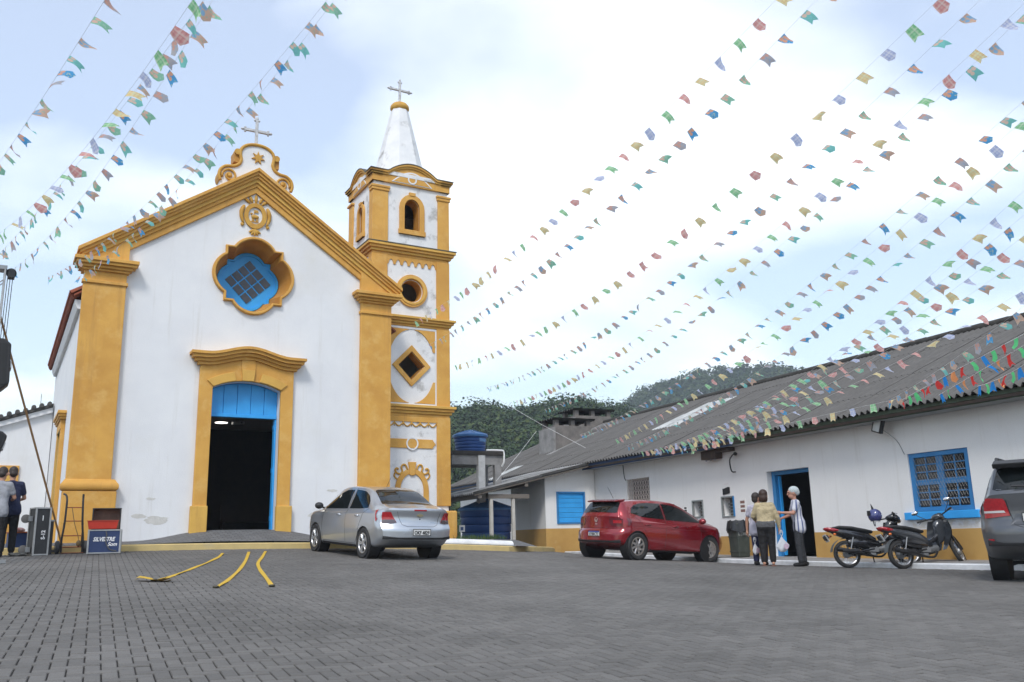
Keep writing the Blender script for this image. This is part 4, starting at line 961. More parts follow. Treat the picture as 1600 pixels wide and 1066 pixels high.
mb = MB().grid(lambda u, v: tuple(lsheet(u, v, ll/2+.1)), 40, 1).grid(lambda u, v: tuple(lsheet(u, v, ll/2+.1)-ln_*.012), 40, 1, flip=True)
lme = mb.mesh('roof_sheet', mat('pale_fibre_cement', (.27, .265, .255), .85, (.15, .15, .145), 2.0, bump=.4, col3=(.45, .45, .44), scale3=1.0, lo3=.5, hi3=.7), 180)
fr_ = wp(MB().box(11.3, 11.42, 27.0, 31.5, 2.36, 2.50).box(13.0, 13.12, 27.0, 31.5, 2.75, 2.87), 'roof_beam', mat('grey_beam', (.16, .14, .12), .8))
for i in range(5):
    for r_ in range(2):
        o = link('roof_sheet', lme, fr_); p = Vector((11.1, 26.95+i*SW, 2.52))+lr*(r_*ll/2)+ln_*(.02*r_+.004*(i % 2)); o.matrix_local = Matrix.Translation((p.x-15, p.y-28.9, p.z-.4))
wp(MB().plate([(11.15, 2.43), (15.98, 3.55), (15.98, 3.60), (11.15, 2.48)], 26.97, 27.03), 'barge_board', mat('weathered_board', (.10, .085, .07), .85))
wp(MB().box(11.7, 13.2, 27.1, 27.25, 2.36, 2.50), 'cross_beam', MATS['grey_beam'])
for b in (11.82, 12.62): wp(MB().box(b-.055, b+.055, 27.12, 27.23, .3, 2.36), 'post', mat('cream_post', (.55, .53, .48), .8, (.45, .43, .39), 4), bevel=.01)
# low rounded white kerb wall in front of the tanks
pts = [C2W(x, KERB_Y+.28) for x in (4.6, 5.4, 6.2, 7.05)]
lw = MB().tube([Vector((p.x, p.y, gz(p.x, p.y)+.15)) for p in pts], .12, 12, sx=1.3).build('low_white_wall', wk, None, 60); tag(lw, 'low rounded white wall in front of the big blue tank', 'wall')
# ================================================================== water tanks
tankb = mat('tank_blue', (.022, .075, .24), .38, (.018, .06, .2), 3); tankl = mat('tank_lid_blue', (.045, .16, .36), .45, (.035, .12, .3), 4)
def tank(loc, r, h, lid, lab, z_name='water_tank'):
    t = thing(z_name, lab, 'water tank', loc, 0)
    pr = [(r*.86, 0)]
    for k in range(5):
        z0 = h*k/5; rr = r*(.87+.12*(k+.5)/5); pr += [(rr-.012, z0+.01), (rr, z0+.03), (rr+.006, z0+h/5-.03), (rr-.012, z0+h/5-.006)]
    pr += [(r*1.0, h)]
    MB().lathe(pr, 40).build('body', tankb, t, 35)
    lp = [(r*1.06, h-.05), (r*1.07, h+.02), (r*1.02, h+.05), (r*.5, h+.05+lid*.62), (.12, h+.05+lid), (.10, h+.08+lid), (.03, h+.09+lid)]
    l = MB().lathe(lp, 40).build('lid', tankl, t, 30)
    for k in range(10):
        a = 2*PI*k/10; MB().tube([(math.cos(a)*r*1.0, math.sin(a)*r*1.0, h+.055), (math.cos(a)*.14, math.sin(a)*.14, h+.06+lid)], .018, 5).build('lid_rib', tankl, l)
    return t
pb = pix(760, 848, 30.6); tank((pb.x, pb.y, .75), .93, 1.32, .28, 'big dark blue water tank standing under the lean-to roof')
pu = pix(735, 706, 31.5); ut = tank((pu.x, pu.y, 4.09), .60, .58, .14, 'smaller blue water tank raised on a concrete frame')
for k in range(9):
    a = -.9+k*.07; MB().box(-.014, .014, -.004, .004, 0, .13, Matrix.Translation((.585*math.cos(a), .585*math.sin(a), .34)) @ Matrix.Rotation(a+PI/2, 4, 'Z')).build('lettering_mark', mat('pale_blue_print', (.12, .25, .48), .5), ut)
lbp = pix(722, 826, 29.7); lb2 = MB().box(-.10, .10, -.005, .005, -.11, .11).build('paper_label', MATS['paper']); lb2.location = lbp; lb2.rotation_euler = (0, 0, -.3); tag(lb2, 'white paper label stuck to the big blue tank', 'label')
MB().box(-.05, .05, -.007, -.005, -.06, .05).build('printed_block', mat('blue_print', (.1, .15, .3), .6), lb2)
fs = thing('tank_stand', 'concrete slab on columns carrying the small blue water tank', 'stand', (pu.x, pu.y, .6), YB)
MB().box(-.95, .95, -.8, .8, 3.33, 3.47).build('slab', mossr, fs, bevel=.01); MB().box(-.93, .93, -.72, -.55, 3.0, 3.33).build('beam', concrete, fs); MB().box(-.93, .93, .55, .72, 3.0, 3.33).build('beam', concrete, fs)
oldwhite = mat('peeling_white', (.62, .62, .61), .85, (.45, .44, .42), 3, col3=(.2, .19, .17), scale3=2.5, lo3=.6, hi3=.75)
MB().box(-.02, .24, -.78, -.55, 0, 3.33).build('column', oldwhite, fs, bevel=.015)
for x in (-.75, .72): MB().box(x-.13, x+.13, .4, .65, 1.5, 3.0).build('column', concrete, fs, bevel=.015)
MB().box(.62, .86, -.75, -.55, 2.2, 3.0).build('stub_column', concrete, fs)
MB().tube(smooth_line([(.3, -.75, 3.5), (.85, -.78, 3.5), (.95, -.78, 3.44), (.95, -.78, 3.1), (.9, -.7, 2.95)], 4), .035, 8).build('white_pipe', mat('white_pipe', (.75, .75, .74), .5), fs, 60)
# ================================================================== wooded hills behind
leafm = bpy.data.materials.new('hill_foliage'); leafm.use_nodes = True
def _lf():
    t = leafm.node_tree; L = t.links.new; p = t.nodes['Principled BSDF']; p.inputs['Roughness'].default_value = .8; p.inputs['Specular IOR Level'].default_value = .2
    at = t.nodes.new('ShaderNodeAttribute'); at.attribute_name = 'tone'
    r = t.nodes.new('ShaderNodeValToRGB'); e = r.color_ramp.elements; e[0].position = 0; e[0].color = (.016, .032, .014, 1); e[1].position = 1; e[1].color = (.075, .095, .028, 1)
    k = e.new(.6); k.color = (.032, .058, .020, 1)
    L(at.outputs['Fac'], r.inputs[0]); L(r.outputs[0], p.inputs['Base Color'])
_lf()
soil = mat('forest_floor', (.022, .034, .016), .95, (.014, .022, .012), .08)
def elev(px, py):
    v = XR*((px-800)/FPX)-UR*((py-533)/FPX)+_f; return math.atan2(v.x, v.y), v.z/math.hypot(v.x, v.y)
def crest(pts):
    q = sorted(elev(*p) for p in pts); A_ = [a for a, e in q]; E_ = [e for a, e in q]
    return lambda az: float(np.interp(az, A_, E_))
near_c = crest([(-600, 800), (300, 700), (500, 660), (620, 640), (707, 629), (740, 622), (765, 626), (790, 634), (830, 630), (858, 621), (880, 614), (905, 616), (930, 622), (960, 632), (1000, 645), (1060, 665), (1150, 690), (1400, 740), (2200, 800)])
far_c = crest([(-600, 800), (600, 720), (800, 680), (930, 648), (965, 632), (1000, 613), (1050, 594), (1090, 577), (1150, 563), (1185, 560), (1230, 565), (1262, 575), (1300, 588), (1400, 610), (1600, 640), (2200, 760)])
def hill(name, cr, d0, d1, d2, az0, az1, seed):
    def h(az, r):
        e = cr(az); top = max(1, e*d1)
        if r <= d1: t = (r-d0)/(d1-d0); z = top*(t**1.15)
        else: t = (r-d1)/(d2-d1); z = top*(1-.8*t*t)
        return z+CAMZ+4*noise.noise((r*math.sin(az)*.02+seed, r*math.cos(az)*.02, 0))*min(1, (r-d0)/60)-(4.5 if seed == 0 else 6)
    def fn(u, v):
        az = az0+(az1-az0)*u; r = d0+(d2-d0)*v; return (r*math.sin(az), r*math.cos(az), h(az, r) if v > 0 else -2)
    o = MB().grid(fn, 90, 40, flip=True).build(name, soil, None, 180); kind(o, 'structure'); return h
def forest(name, h, d0, d1, az0, az1, n, rad, leaves, size, seed, lab):
    rg = random.Random(seed); V = []; F = []; T = []
    for i in range(n):
        az = rg.uniform(az0, az1); r = d0+(d1-d0)*math.sqrt(rg.random()); R_ = rad*rg.uniform(.6, 1.45); tt = rg.random()*.6
        c = Vector((r*math.sin(az), r*math.cos(az), h(az, r)+R_*.55)); sq = rg.uniform(.7, 1.1)
        for k in range(leaves):
            d = Vector((rg.gauss(0, 1), rg.gauss(0, 1), rg.gauss(.25, .8))).normalized(); q = rg.uniform(.6, .96)
            lump = 1+.22*noise.noise(d*1.7+Vector((i*3.1, 0, 0)))
            p = c+Vector((d.x*R_*q*lump, d.y*R_*q*lump, d.z*R_*q*sq*lump)); s = size*rg.uniform(.6, 1.3)
            nn = (d+Vector((rg.gauss(0, .3), rg.gauss(0, .3), rg.gauss(.1, .3)))).normalized()
            a = nn.orthogonal().normalized(); a.rotate(Matrix.Rotation(rg.uniform(0, 6.28), 3, nn)); b = nn.cross(a)
            o = len(V); V += [p+a*s, p+b*s*.8, p-a*s*rg.uniform(.5, 1.1), p-b*s*rg.uniform(.5, 1)]; F.append((o, o+1, o+2, o+3)); T += [min(1, max(0, tt+rg.gauss(.12, .16)+d.z*.12))]*4
    me = bpy.data.meshes.new(name); me.from_pydata([tuple(p) for p in V], [], F); me.materials.append(leafm)
    at = me.attributes.new('tone', 'FLOAT', 'POINT'); at.data.foreach_set('value', np.array(T, np.float32))
    return kind(link(name, me), 'stuff', lab)
hn = hill('hill', near_c, 75, 175, 300, R(-38), R(48), 0); hf = hill('hill', far_c, 220, 470, 800, R(-38), R(60), 9)
forest('forest', hn, 82, 182, R(-11), R(15), 1700, 2.7, 140, .33, 1, 'dense green forest covering the nearer hill')
forest('forest', hf, 250, 480, R(0), R(30), 2000, 4.0, 70, .75, 2, 'dense dark forest covering the farther hill')
# ================================================================== bunting
FLOR = [cloth('floral_blue', 'floral', (.12, .42, .74), (.85, .45, .30), (.70, .74, .45)), cloth('floral_teal', 'floral', (.25, .64, .58), (.84, .62, .50), (.30, .68, .72)),
        cloth('floral_brown', 'floral', (.74, .50, .38), (.30, .50, .70), (.45, .58, .48)), cloth('floral_green', 'floral', (.32, .64, .46), (.82, .56, .44), (.52, .72, .60)), cloth('floral_grey', 'floral', (.52, .50, .52), (.72, .42, .34), (.30, .46, .66))]
PLAID = [cloth('plaid_green', 'plaid', (.46, .80, .46), (.20, .58, .26), (.80, .90, .68)), cloth('plaid_red', 'plaid', (.90, .50, .45), (.75, .28, .28), (.93, .78, .70)),
         cloth('plaid_yellow', 'plaid', (.93, .82, .44), (.86, .55, .28), (.82, .86, .62)), cloth('plaid_lilac', 'plaid', (.72, .76, .92), (.40, .47, .76), (.90, .90, .96))]
SOLID = [cloth('plain_red', 'x', (.85, .08, .07), 0, 0), cloth('plain_green', 'x', (.18, .78, .30), 0, 0), cloth('plain_blue', 'x', (.05, .32, .80), 0, 0), cloth('plain_orange', 'x', (.95, .38, .16), 0, 0)]
FW, FL_ = .13, .18
def flag_mesh(tail, bend, m, name):
    mb = MB(); nu, nv = 4, 6
    def fn(u, v):
        x = (u-.5)*FW; l = FL_*v
        if tail == 'fork': ext = .07*(abs(u-.5)*2) if v > .99 else 0; l = FL_*(v*(.80+.20*abs(u-.5)*2))
        else: l = FL_*v*(.76+.24*(1-abs(u-.5)*2))
        y = bend[0]*math.sin(v*2.6)*FL_*.35+bend[1]*(u-.5)*v*.16+bend[2]*math.sin(v*5+u*2)*.014
        return (x*(1-.04*v), y, -l*math.sqrt(max(.2, 1-.1*bend[0]**2)))
    mb.grid(fn, nu, nv)
    return mb.mesh(name, m, 180)
FM = {}
def flags_for(key, mats):
    FM[key] = []
    for m in mats:
        vs_ = []
        for q in range(6):
            rg = random.Random(q*13+hash(m.name) % 97 if False else q*13+len(m.name)*7)
            vs_.append(flag_mesh('fork' if q % 2 == 0 else 'point', (rg.uniform(-.55, .55), rg.uniform(-.6, .6), rg.uniform(-.6, .6)), m, 'flag'))
        FM[key].append(vs_)
flags_for('f', FLOR); flags_for('p', PLAID); flags_for('s', SOLID)
cord = mat('white_cord', (.78, .78, .77), .8)
def bunting(lab, key, px_far, px_mid, px_near, df, dn, spacing=.50, ext=1.22, swing=(.95, 1.35), seed=0, scale=1.0, rad=.0015, skip=0.0):
    rg = random.Random(seed*17+5)
    A_, B_ = pix(*px_far, df), pix(*px_near, dn)
    # point of the string seen at px_mid: on the vertical plane through both ends
    r = pix(*px_mid, 1.0)-Vector((0, 0, CAMZ)); d = B_-A_; n = Vector((d.y, -d.x, 0)); o = Vector((0, 0, CAMZ))
    t = (A_-o).dot(n)/r.dot(n); Mp = o+r*t; dh = Vector((d.x, d.y, 0)); s = (Mp-A_).dot(dh)/dh.dot(dh); s = min(.9, max(.1, s))
    chord = A_.lerp(B_, s); sag = (Mp.z-chord.z)/(s*(1-s))
    def at_(q): p = A_.lerp(B_, q); return p+Vector((0, 0, sag*q*(1-q)))
    N_ = 90; qs = [ext*i/N_ for i in range(N_+1)]; ps = [at_(q) for q in qs]; cum = [0]
    for i in range(N_): cum.append(cum[-1]+(ps[i+1]-ps[i]).length)
    root = thing('bunting_string', lab, 'bunting', ps[0], 0, 'strings of festival bunting'); o0 = ps[0]
    MB().tube([p-o0 for p in ps[::2]], rad, 4, cap=False).build('cord', cord, root)
    k = 0; spacing *= .82; dist = spacing*.4; seq = list(range(len(FM[key])))
    while dist < cum[-1]-.1:
        i = int(np.searchsorted(cum, dist))-1; f = (dist-cum[i])/(cum[i+1]-cum[i]); p = ps[i].lerp(ps[i+1], f); tg = (ps[i+1]-ps[i]).normalized()
        mset = FM[key][seq[k % len(seq)]] if rg.random() > .15 else rg.choice(FM[key])
        me = mset[(k % 2)+2*rg.randrange(3)]
        sw = rg.uniform(*swing)*min(1, .35+dist/cum[-1]*1.3)
        w = Vector((.92+rg.gauss(0, .15), -.25+rg.gauss(0, .3), rg.gauss(.05, .15)))
        hd = (Vector((0, 0, -1))*math.cos(sw)+w*math.sin(sw)).normalized()
        ex = tg; ez = -(hd-ex*hd.dot(ex)*.85); ez = (ez-ex*ez.dot(ex)).normalized(); ey = ez.cross(ex)
        M = Matrix((ex, ey, ez)).transposed().to_4x4() @ Matrix.Rotation(rg.gauss(0, .25), 4, 'X') @ Matrix.Scale(scale*rg.uniform(.9, 1.08), 4); M.translation = p-o0
        if rg.random() >= skip: link('flag', me, root, 0, M)
        dist += spacing*rg.uniform(.88, 1.12); k += 1
    return root
bunting('floral bunting running off the top left corner of the photo', 'f', (-60, 335), (47, 183), (155, 14), 14, 8.2, .50, seed=1)
bunting('tartan bunting from the lifting mast, second string from the left', 'p', (-40, 385), (113, 255), (290, 16), 15.5, 8.6, .52, seed=2)
bunting('floral bunting from the lifting mast beside the tartan string', 'f', (-10, 406), (110, 270), (308, 14), 16.5, 8.8, .46, seed=3)
bunting('floral bunting ending at the pulley of the lifting mast', 'f', (16, 424), (187, 228), (330, 4), 17, 9.5, .52, seed=4)
bunting('floral bunting ending left of the church gable', 'f', (74, 434), (270, 278), (500, 14), 20.5, 10.2, .50, seed=5)
bunting('floral bunting crossing the left end of the church gable', 'f', (122, 434), (273, 300), (512, 14), 19.5, 10.8, .50, seed=6)
bunting('bunting tied highest on the bell tower', 'p', (646, 504), (880, 325), (1187, 26), 23.6, 10.8, .52, seed=7)
bunting('bunting tied to the tower just below the highest string', 'f', (668, 540), (942, 331), (1250, 27), 23.8, 10.8, .50, seed=8)
bunting('tartan bunting leaving the tower beside the diamond window', 'p', (708, 572), (1023, 394), (1438, 27), 25, 10.5, .56, seed=9)
bunting('floral bunting starting in the air right of the tower', 'f', (759, 606), (1038, 445), (1485, 45), 31, 10.5, .58, seed=10)
bunting('tartan bunting rising from above the nearer hill crest', 'p', (800, 628), (1092, 457), (1562, 42), 32, 10.3, .60, seed=11)
bunting('floral bunting rising over the near hill beside the tartan string', 'f', (850, 640), (1080, 501), (1560, 62), 33, 11.0, .60, seed=12)
bunting('floral bunting starting above the chimneys', 'f', (905, 680), (1121, 554), (1586, 170), 31, 11.0, .56, seed=13)
bunting('tartan bunting starting over the roof right of the chimneys', 'p', (960, 688), (1149, 567), (1598, 188), 28, 11.2, .54, seed=14)
bunting('dark floral bunting crossing the pale skylight sheet', 'f', (978, 697), (1199, 570), (1598, 236), 27, 11.4, .46, seed=15)
bunting('tartan bunting crossing the roof ridge in mid picture', 'p', (1000, 706), (1240, 598), (1598, 300), 26, 11.8, .46, seed=16)
bunting('floral bunting just below the tartan string that crosses the roof ridge', 'f', (1020, 705), (1268, 586), (1598, 338), 25.4, 12.0, .48, seed=31)
bunting('tartan bunting just above the low floral string over the long roof', 'p', (1040, 704), (1285, 592), (1598, 370), 24.9, 12.2, .50, seed=32)
bunting('floral bunting low across the middle of the long roof', 'f', (1060, 702), (1300, 598), (1598, 402), 24.4, 12.4, .46, seed=17)
bunting('tartan bunting low across the roof towards the right edge', 'p', (1100, 694), (1330, 602), (1598, 455), 23.2, 12.8, .50, seed=18, ext=1.05)
bunting('pale bunting hanging along the eave of the long roof', 'p', (1075, 702), (1260, 655), (1400, 624), 23.8, 17.8, .62, ext=1.0, seed=19, swing=(.1, .4))
bunting('floral bunting rising from the eave to the right edge', 'f', (1385, 628), (1490, 562), (1600, 478), 17.4, 12.5, .48, ext=1.15, seed=20, swing=(.2, .5))
bunting('plain coloured bunting, upper of three strings at the right eave', 's', (1404, 628), (1490, 581), (1600, 522), 17.4, 12.4, .46, ext=1.15, seed=21, swing=(.15, .4), rad=.005)
bunting('plain coloured bunting, middle of three strings at the right eave', 's', (1466, 618), (1535, 578), (1600, 540), 16.2, 12.6, .46, ext=1.15, seed=22, swing=(.15, .4), rad=.005)
bunting('plain coloured bunting, lowest of three strings at the right eave', 's', (1527, 604), (1565, 590), (1600, 570), 15.2, 12.8, .46, ext=1.15, seed=23, swing=(.15, .4), rad=.005)
# bare tie wires by the chimneys
def wire(a, b, lbl):
    o = MB().tube([Vector((0, 0, 0)), (b-a)/2-Vector((0, 0, .04)), b-a], .005, 4).build('tie_wire', cord); o.location = a; tag(o, lbl, 'wire')
wire(pix(778, 624, 34), pix(915, 700, 31), 'long pale tie wire slanting down in front of the near chimney')
wire(pix(838, 674, 32.7), pix(775, 752, 27.5), 'thin tie wire running down to the lean-to roof')
# ================================================================== air: pale even haze round everything
hz = MB().box(-905, 905, -890, 915, -4, 116).build('haze', None)
hzm = bpy.data.materials.new('haze_air'); hzm.use_nodes = True; t = hzm.node_tree; t.nodes.clear()
o_ = t.nodes.new('ShaderNodeOutputMaterial'); v_ = t.nodes.new('ShaderNodeVolumePrincipled')
v_.inputs['Color'].default_value = (.78, .88, 1.0, 1); v_.inputs['Density'].default_value = .00055; v_.inputs['Anisotropy'].default_value = .0
t.links.new(v_.outputs[0], o_.inputs['Volume']); hz.data.materials.append(hzm); kind(hz, 'stuff', 'thin pale haze between the plaza and the hills')
# ================================================================== vehicles
def pchip(xs, ys):
    xs = np.array(xs, float); ys = np.array(ys, float); h = np.diff(xs); d = np.diff(ys)/h; m = np.zeros(len(xs))
    for i in range(1, len(xs)-1):
        if d[i-1]*d[i] > 0: w1 = 2*h[i]+h[i-1]; w2 = h[i]+2*h[i-1]; m[i] = (w1+w2)/(w1/d[i-1]+w2/d[i])
    m[0] = d[0]; m[-1] = d[-1]
    def f(x):
        x = float(min(max(x, xs[0]), xs[-1])); i = min(int(np.searchsorted(xs, x, side='right'))-1, len(xs)-2); t = (x-xs[i])/h[i]
        return (2*t**3-3*t*t+1)*ys[i]+(t**3-2*t*t+t)*h[i]*m[i]+(-2*t**3+3*t*t)*ys[i+1]+(t**3-t*t)*h[i]*m[i+1]
    return f
class Car:
    """body surface from stations (x, z_low, z_belt, z_top, half width, roof half width); x grows to the front"""
    def __init__(s, st, rear, crear, front=None, cfront=.25):
        c = list(zip(*st)); s.x0, s.x1 = c[0][0], c[0][-1]
        s.zl, s.zb, s.zt, s.B, s.R = [pchip(c[0], c[i]) for i in range(1, 6)]
        s.rx = pchip(*zip(*rear)); s.fx = pchip(*zip(*(front or [(0, 0), (2, 0)]))); s.cr, s.cf = crear, cfront
        s.cache = {}
    def ring(s, x):
        k = round(x, 4)
        if k in s.cache: return s.cache[k]
        zl, zb, zt, B, R_ = s.zl(x), s.zb(x), s.zt(x), s.B(x), s.R(x); g = max(.03, zt-zb); c = min(.07, .42*g)
        p = [(0, zl), (B*.45, zl), (B*.84, zl+.005), (B*.945, zl+.05), (B*.975, zl+.16), (B*1.0, zl+(zb-zl)*.55), (B*.985, zb-.10), (B*.965, zb-.045), (B*.93, zb),
             (B*.93+(R_-B*.93)*.5+.012, zb+(g-c)*.5), (R_, zt-c), (R_-.06, zt-c*.4), (R_*.55, zt-.012), (0, zt)]
        o = []
        for i in range(len(p)-1):
            p0, p1, p2, p3 = p[max(i-1, 0)], p[i], p[i+1], p[min(i+2, len(p)-1)]
            for q in range(4):
                t = q/4; o.append(tuple(.5*(2*p1[d]+(-p0[d]+p2[d])*t+(2*p0[d]-5*p1[d]+4*p2[d]-p3[d])*t*t+(-p0[d]+3*p1[d]-3*p2[d]+p3[d])*t**3) for d in (0, 1)))
        o.append(p[-1]); s.cache[k] = o; return o
    def shear(s, x, y, z):
        d = 0.0
        t = (s.x0+.55-x)/.55
        if t > 0: t = min(1, t); g = t*t*(3-2*t); d += g*(s.rx(z)+s.cr*min(1, abs(y)/.85)**3)
        t = (x-(s.x1-.55))/.55
        if t > 0: t = min(1, t); g = t*t*(3-2*t); d -= g*(s.fx(z)+s.cf*min(1, abs(y)/.85)**2.5)
        return d
    def hw(s, x, z):
        r = s.ring(x); zs = [q[1] for q in r[6:]]; ys = [q[0] for q in r[6:]]; return float(np.interp(z, zs, ys))
    def tz(s, x, y):
        r = s.ring(x)[32:][::-1]; return float(np.interp(abs(y), [q[0] for q in r], [q[1] for q in r]))
    def body(s, nx=96):
        xs = [s.x0+(s.x1-s.x0)*(.5-.5*math.cos(PI*i/nx))*.35+(s.x1-s.x0)*i/nx*.65 for i in range(nx+1)]
        mb = MB(); V = []; F = []; n = None
        for x in xs:
            r = s.ring(x); full = [(y, z) for y, z in r]+[(-y, z) for y, z in r[::-1][1:-1]]; n = len(full)
            V += [(x+s.shear(x, y, z), y, z) for y, z in full]
        for i in range(nx):
            for j in range(n): F.append((i*n+j, i*n+(j+1) % n, (i+1)*n+(j+1) % n, (i+1)*n+j))
        for x, base, flip in ((xs[0], 0, False), (xs[-1], nx*n, True)):
            r = s.ring(x); k = len(r); m = 12; rows = []
            for j in range(1, k-1):
                row = [base+j]
                for q in range(1, m):
                    y = r[j][0]*(1-2*q/m); z = r[j][1]; rows_v = (x+s.shear(x, y, z), y, z); V.append(rows_v); row.append(len(V)-1)
                row.append(base+n-j); rows.append(row)
            for a, b in zip(rows[:-1], rows[1:]):
                for q in range(m): f_ = (a[q], b[q], b[q+1], a[q+1]); F.append(f_ if flip else f_[::-1])
            f1 = tuple([base]+rows[0]); f2 = tuple([base+k-1]+rows[-1][::-1])
            F.append(f1 if not flip else f1[::-1]); F.append(f2 if not flip else f2[::-1])
        return mb.add(V, F)
    # patches lying a few millimetres proud of the body
    def cols(s, poly, n, m, fn):
        xs = [p[0] for p in poly]; x0, x1 = min(xs)+1e-4, max(xs)-1e-4; mb = MB()
        def span(x):
            h = []
            for i in range(len(poly)):
                a, b = poly[i], poly[(i+1) % len(poly)]
                if (a[0]-x)*(b[0]-x) <= 0 and a[0] != b[0]: h.append(a[1]+(b[1]-a[1])*(x-a[0])/(b[0]-a[0]))
            return (min(h), max(h)) if h else (0, 0)
        sp = {}
        def g(u, v):
            x = x0+(x1-x0)*u
            if x not in sp: sp[x] = span(x)
            lo, hi = sp[x]; return fn(x, lo+(hi-lo)*v)
        return mb.grid(g, n, m)
    def side(s, poly, sd, off=.005, n=16, m=6):
        def fn(x, z):
            y = s.hw(x, z); k = max(0, min(1, (s.x0+.6-x)/.5)); return (x+s.shear(x, y, z)-off*1.3*k, sd*(y+off), z)
        return s.cols(poly, n, m, fn)
    def rear(s, poly, off=.006, n=16, m=6):
        return s.cols(poly, n, m, lambda y, z: (s.x0+s.shear(s.x0, y, z)-off, y, z))
    def top(s, poly, off=.006, n=16, m=10):
        def fn(x, y): z = s.tz(x, y); return (x+s.shear(x, y, z), y, z+off)
        return s.cols(poly, n, m, fn)
def wheel(parent, x, y, r, w, sd, spokes, rimm, style=0, turn=0.0):
    T = Matrix.Translation((x, y, r)) @ Matrix.Rotation(turn, 4, 'Z')
    Y = Matrix.Rotation(-PI/2*sd, 4, 'X')                 # lathe axis z -> outward
    rr = r*.66
    o = MB().lathe([(rr-.02, -w/2+.01), (rr+.01, -w/2), (r*.93, -w/2), (r*.985, -w/2+.025), (r, -w/2+.05), (r, w/2-.05), (r*.985, w/2-.025), (r*.93, w/2), (rr+.012, w/2), (rr-.005, w/2-.012), (rr-.02, w/2-.05)], 40, M=Y).build('wheel', rubber, parent, 40, M=T)
    rim = MB().lathe([(rr+.004, w/2-.03), (rr+.006, w/2-.004), (rr-.018, w/2-.004), (rr-.03, w/2-.03), (rr-.035, -w/2+.03)], 36, M=Y)
    for k in range(spokes):
        a = 2*PI*k/spokes
        for q in ((-1, 1) if style == 0 else (0,)):
            sk = .16*q if style == 0 else .35
            p0 = (math.cos(a)*.045, math.sin(a)*.045, w/2-.03); p1 = (math.cos(a+sk*.6)*rr*.5, math.sin(a+sk*.6)*rr*.5, w/2-.018); p2 = (math.cos(a+sk)*(rr-.015), math.sin(a+sk)*(rr-.015), w/2-.02)
            rim.tube([p0, p1, p2], [.026, .02, .017] if style == 0 else [.03, .03, .022], 6, M=Y)
    rim.lathe([(.06, w/2-.04), (.06, w/2-.015), (.04, w/2-.008), (.01, w/2-.006)], 16, M=Y)
    rim.build('rim', rimm, o, 40)
    MB().lathe([(rr-.03, -w/2+.05), (rr-.03, w/2-.09), (.02, w/2-.085)], 28, M=Y).build('brake_disc', mat('brake_dark', (.05, .05, .052), .5, metal=.5), o, 40)
    return o
def make_body(car, name, m, parent, axles, r_cut, B):
    o = car.body().build(name, m, parent)
    cuts = []
    for ax in axles:
        for sd in (-1, 1):
            c = MB().lathe([(r_cut, 0), (r_cut, .42)], 40, M=Matrix.Translation((ax[0], sd*(B-.27), ax[1])) @ Matrix.Rotation(-PI/2*sd, 4, 'X')).build('cut', None); c.parent = parent; cuts.append(c)
    for c in cuts:
        b = o.modifiers.new('b', 'BOOLEAN'); b.operation = 'DIFFERENCE'; b.object = c; b.solver = 'EXACT'
    bake(o)
    for c in cuts: bpy.data.objects.remove(c)
    o.data.shade_smooth(); o.data.set_sharp_from_angle(angle=R(38))
    for ax in axles:
        for sd in (-1, 1):
            MB().lathe([(r_cut-.004, 0), (r_cut-.004, .235)], 40, M=Matrix.Translation((ax[0], sd*(B-.262), ax[1])) @ Matrix.Rotation(-PI/2*sd, 4, 'X')).build('wheel_well', blackm, o).data.polygons
    return o
def seam(car, pts, sd, parent, m=blackm, r=.0035):
    P_ = []
    for (xa, za), (xb, zb) in zip(pts[:-1], pts[1:]):
        for t in np.linspace(0, 1, 9)[:-1]: P_.append((xa+(xb-xa)*t, za+(zb-za)*t))
    P_.append(pts[-1])
    MB().tube([(x+car.shear(x, car.hw(x, z), z), sd*(car.hw(x, z)+.0005), z) for x, z in P_], r, 4).build('panel_gap', m, parent)
def rseam(car, pts, parent, m=blackm, r=.0035):
    P_ = []
    for (a, b), (c, d) in zip(pts[:-1], pts[1:]):
        for t in np.linspace(0, 1, 9)[:-1]: P_.append((a+(c-a)*t, b+(d-b)*t))
    P_.append(pts[-1])
    MB().tube([(car.x0+car.shear(car.x0, y, z)-.0005, y, z) for y, z in P_], r, 4).build('panel_gap', m, parent)
REARM = Matrix(((0, 0, -1, 0), (-1, 0, 0, 0), (0, 1, 0, 0), (0, 0, 0, 1)))   # text (x,y,z) -> car rear: x -> -y, y -> z, z -> -x
def plate_part(parent, x, y, z, txt, band=None):
    pl = MB().box(x-.012, x, y-.2, y+.2, z-.065, z+.065).build('number_plate', mat('plate_white', (.72, .72, .70), .5, (.62, .62, .61), 20), parent, bevel=.006)
    MB().plate([(-.2, -.065), (.2, -.065), (.2, .065), (-.2, .065)], 0, .004, [[(-.19, -.055), (.19, -.055), (.19, .055), (-.19, .055)]], M=Matrix.Translation((x-.015, y, z)) @ REARM @ Matrix(((1,0,0,0),(0,0,1,0),(0,-1,0,0),(0,0,0,1)))).build('plate_edge', blackm, pl)
    zc = z-.012
    if band: MB().box(x-.0145, x-.0121, y-.188, y+.188, z+.03, z+.054).build('plate_band', band, pl); zc = z-.018
    text(txt, .098, mat('plate_black', (.015, .015, .015), .5), pl, Matrix.Translation((x-.0135, y, zc)) @ REARM, bold=.003, sx=.82)
    return pl
redl = mat('tail_lamp_red', (.42, .012, .02), .12, (.30, .008, .015), 25, coat=1); cleard = mat('tail_lamp_smoke', (.09, .07, .075), .15, coat=1); clearl = mat('tail_lamp_clear', (.6, .58, .58), .15, coat=1)
carglass = mat('car_glass', (.010, .013, .014), .04, spec=.45)
plast = mat('black_plastic', (.022, .022, .024), .55)
def paint(name, col, col2, rough=.28, metal=.35):
    return mat(name, col, rough, col2, 2.0, metal=metal, coat=1.0, lo=.3, hi=.7)
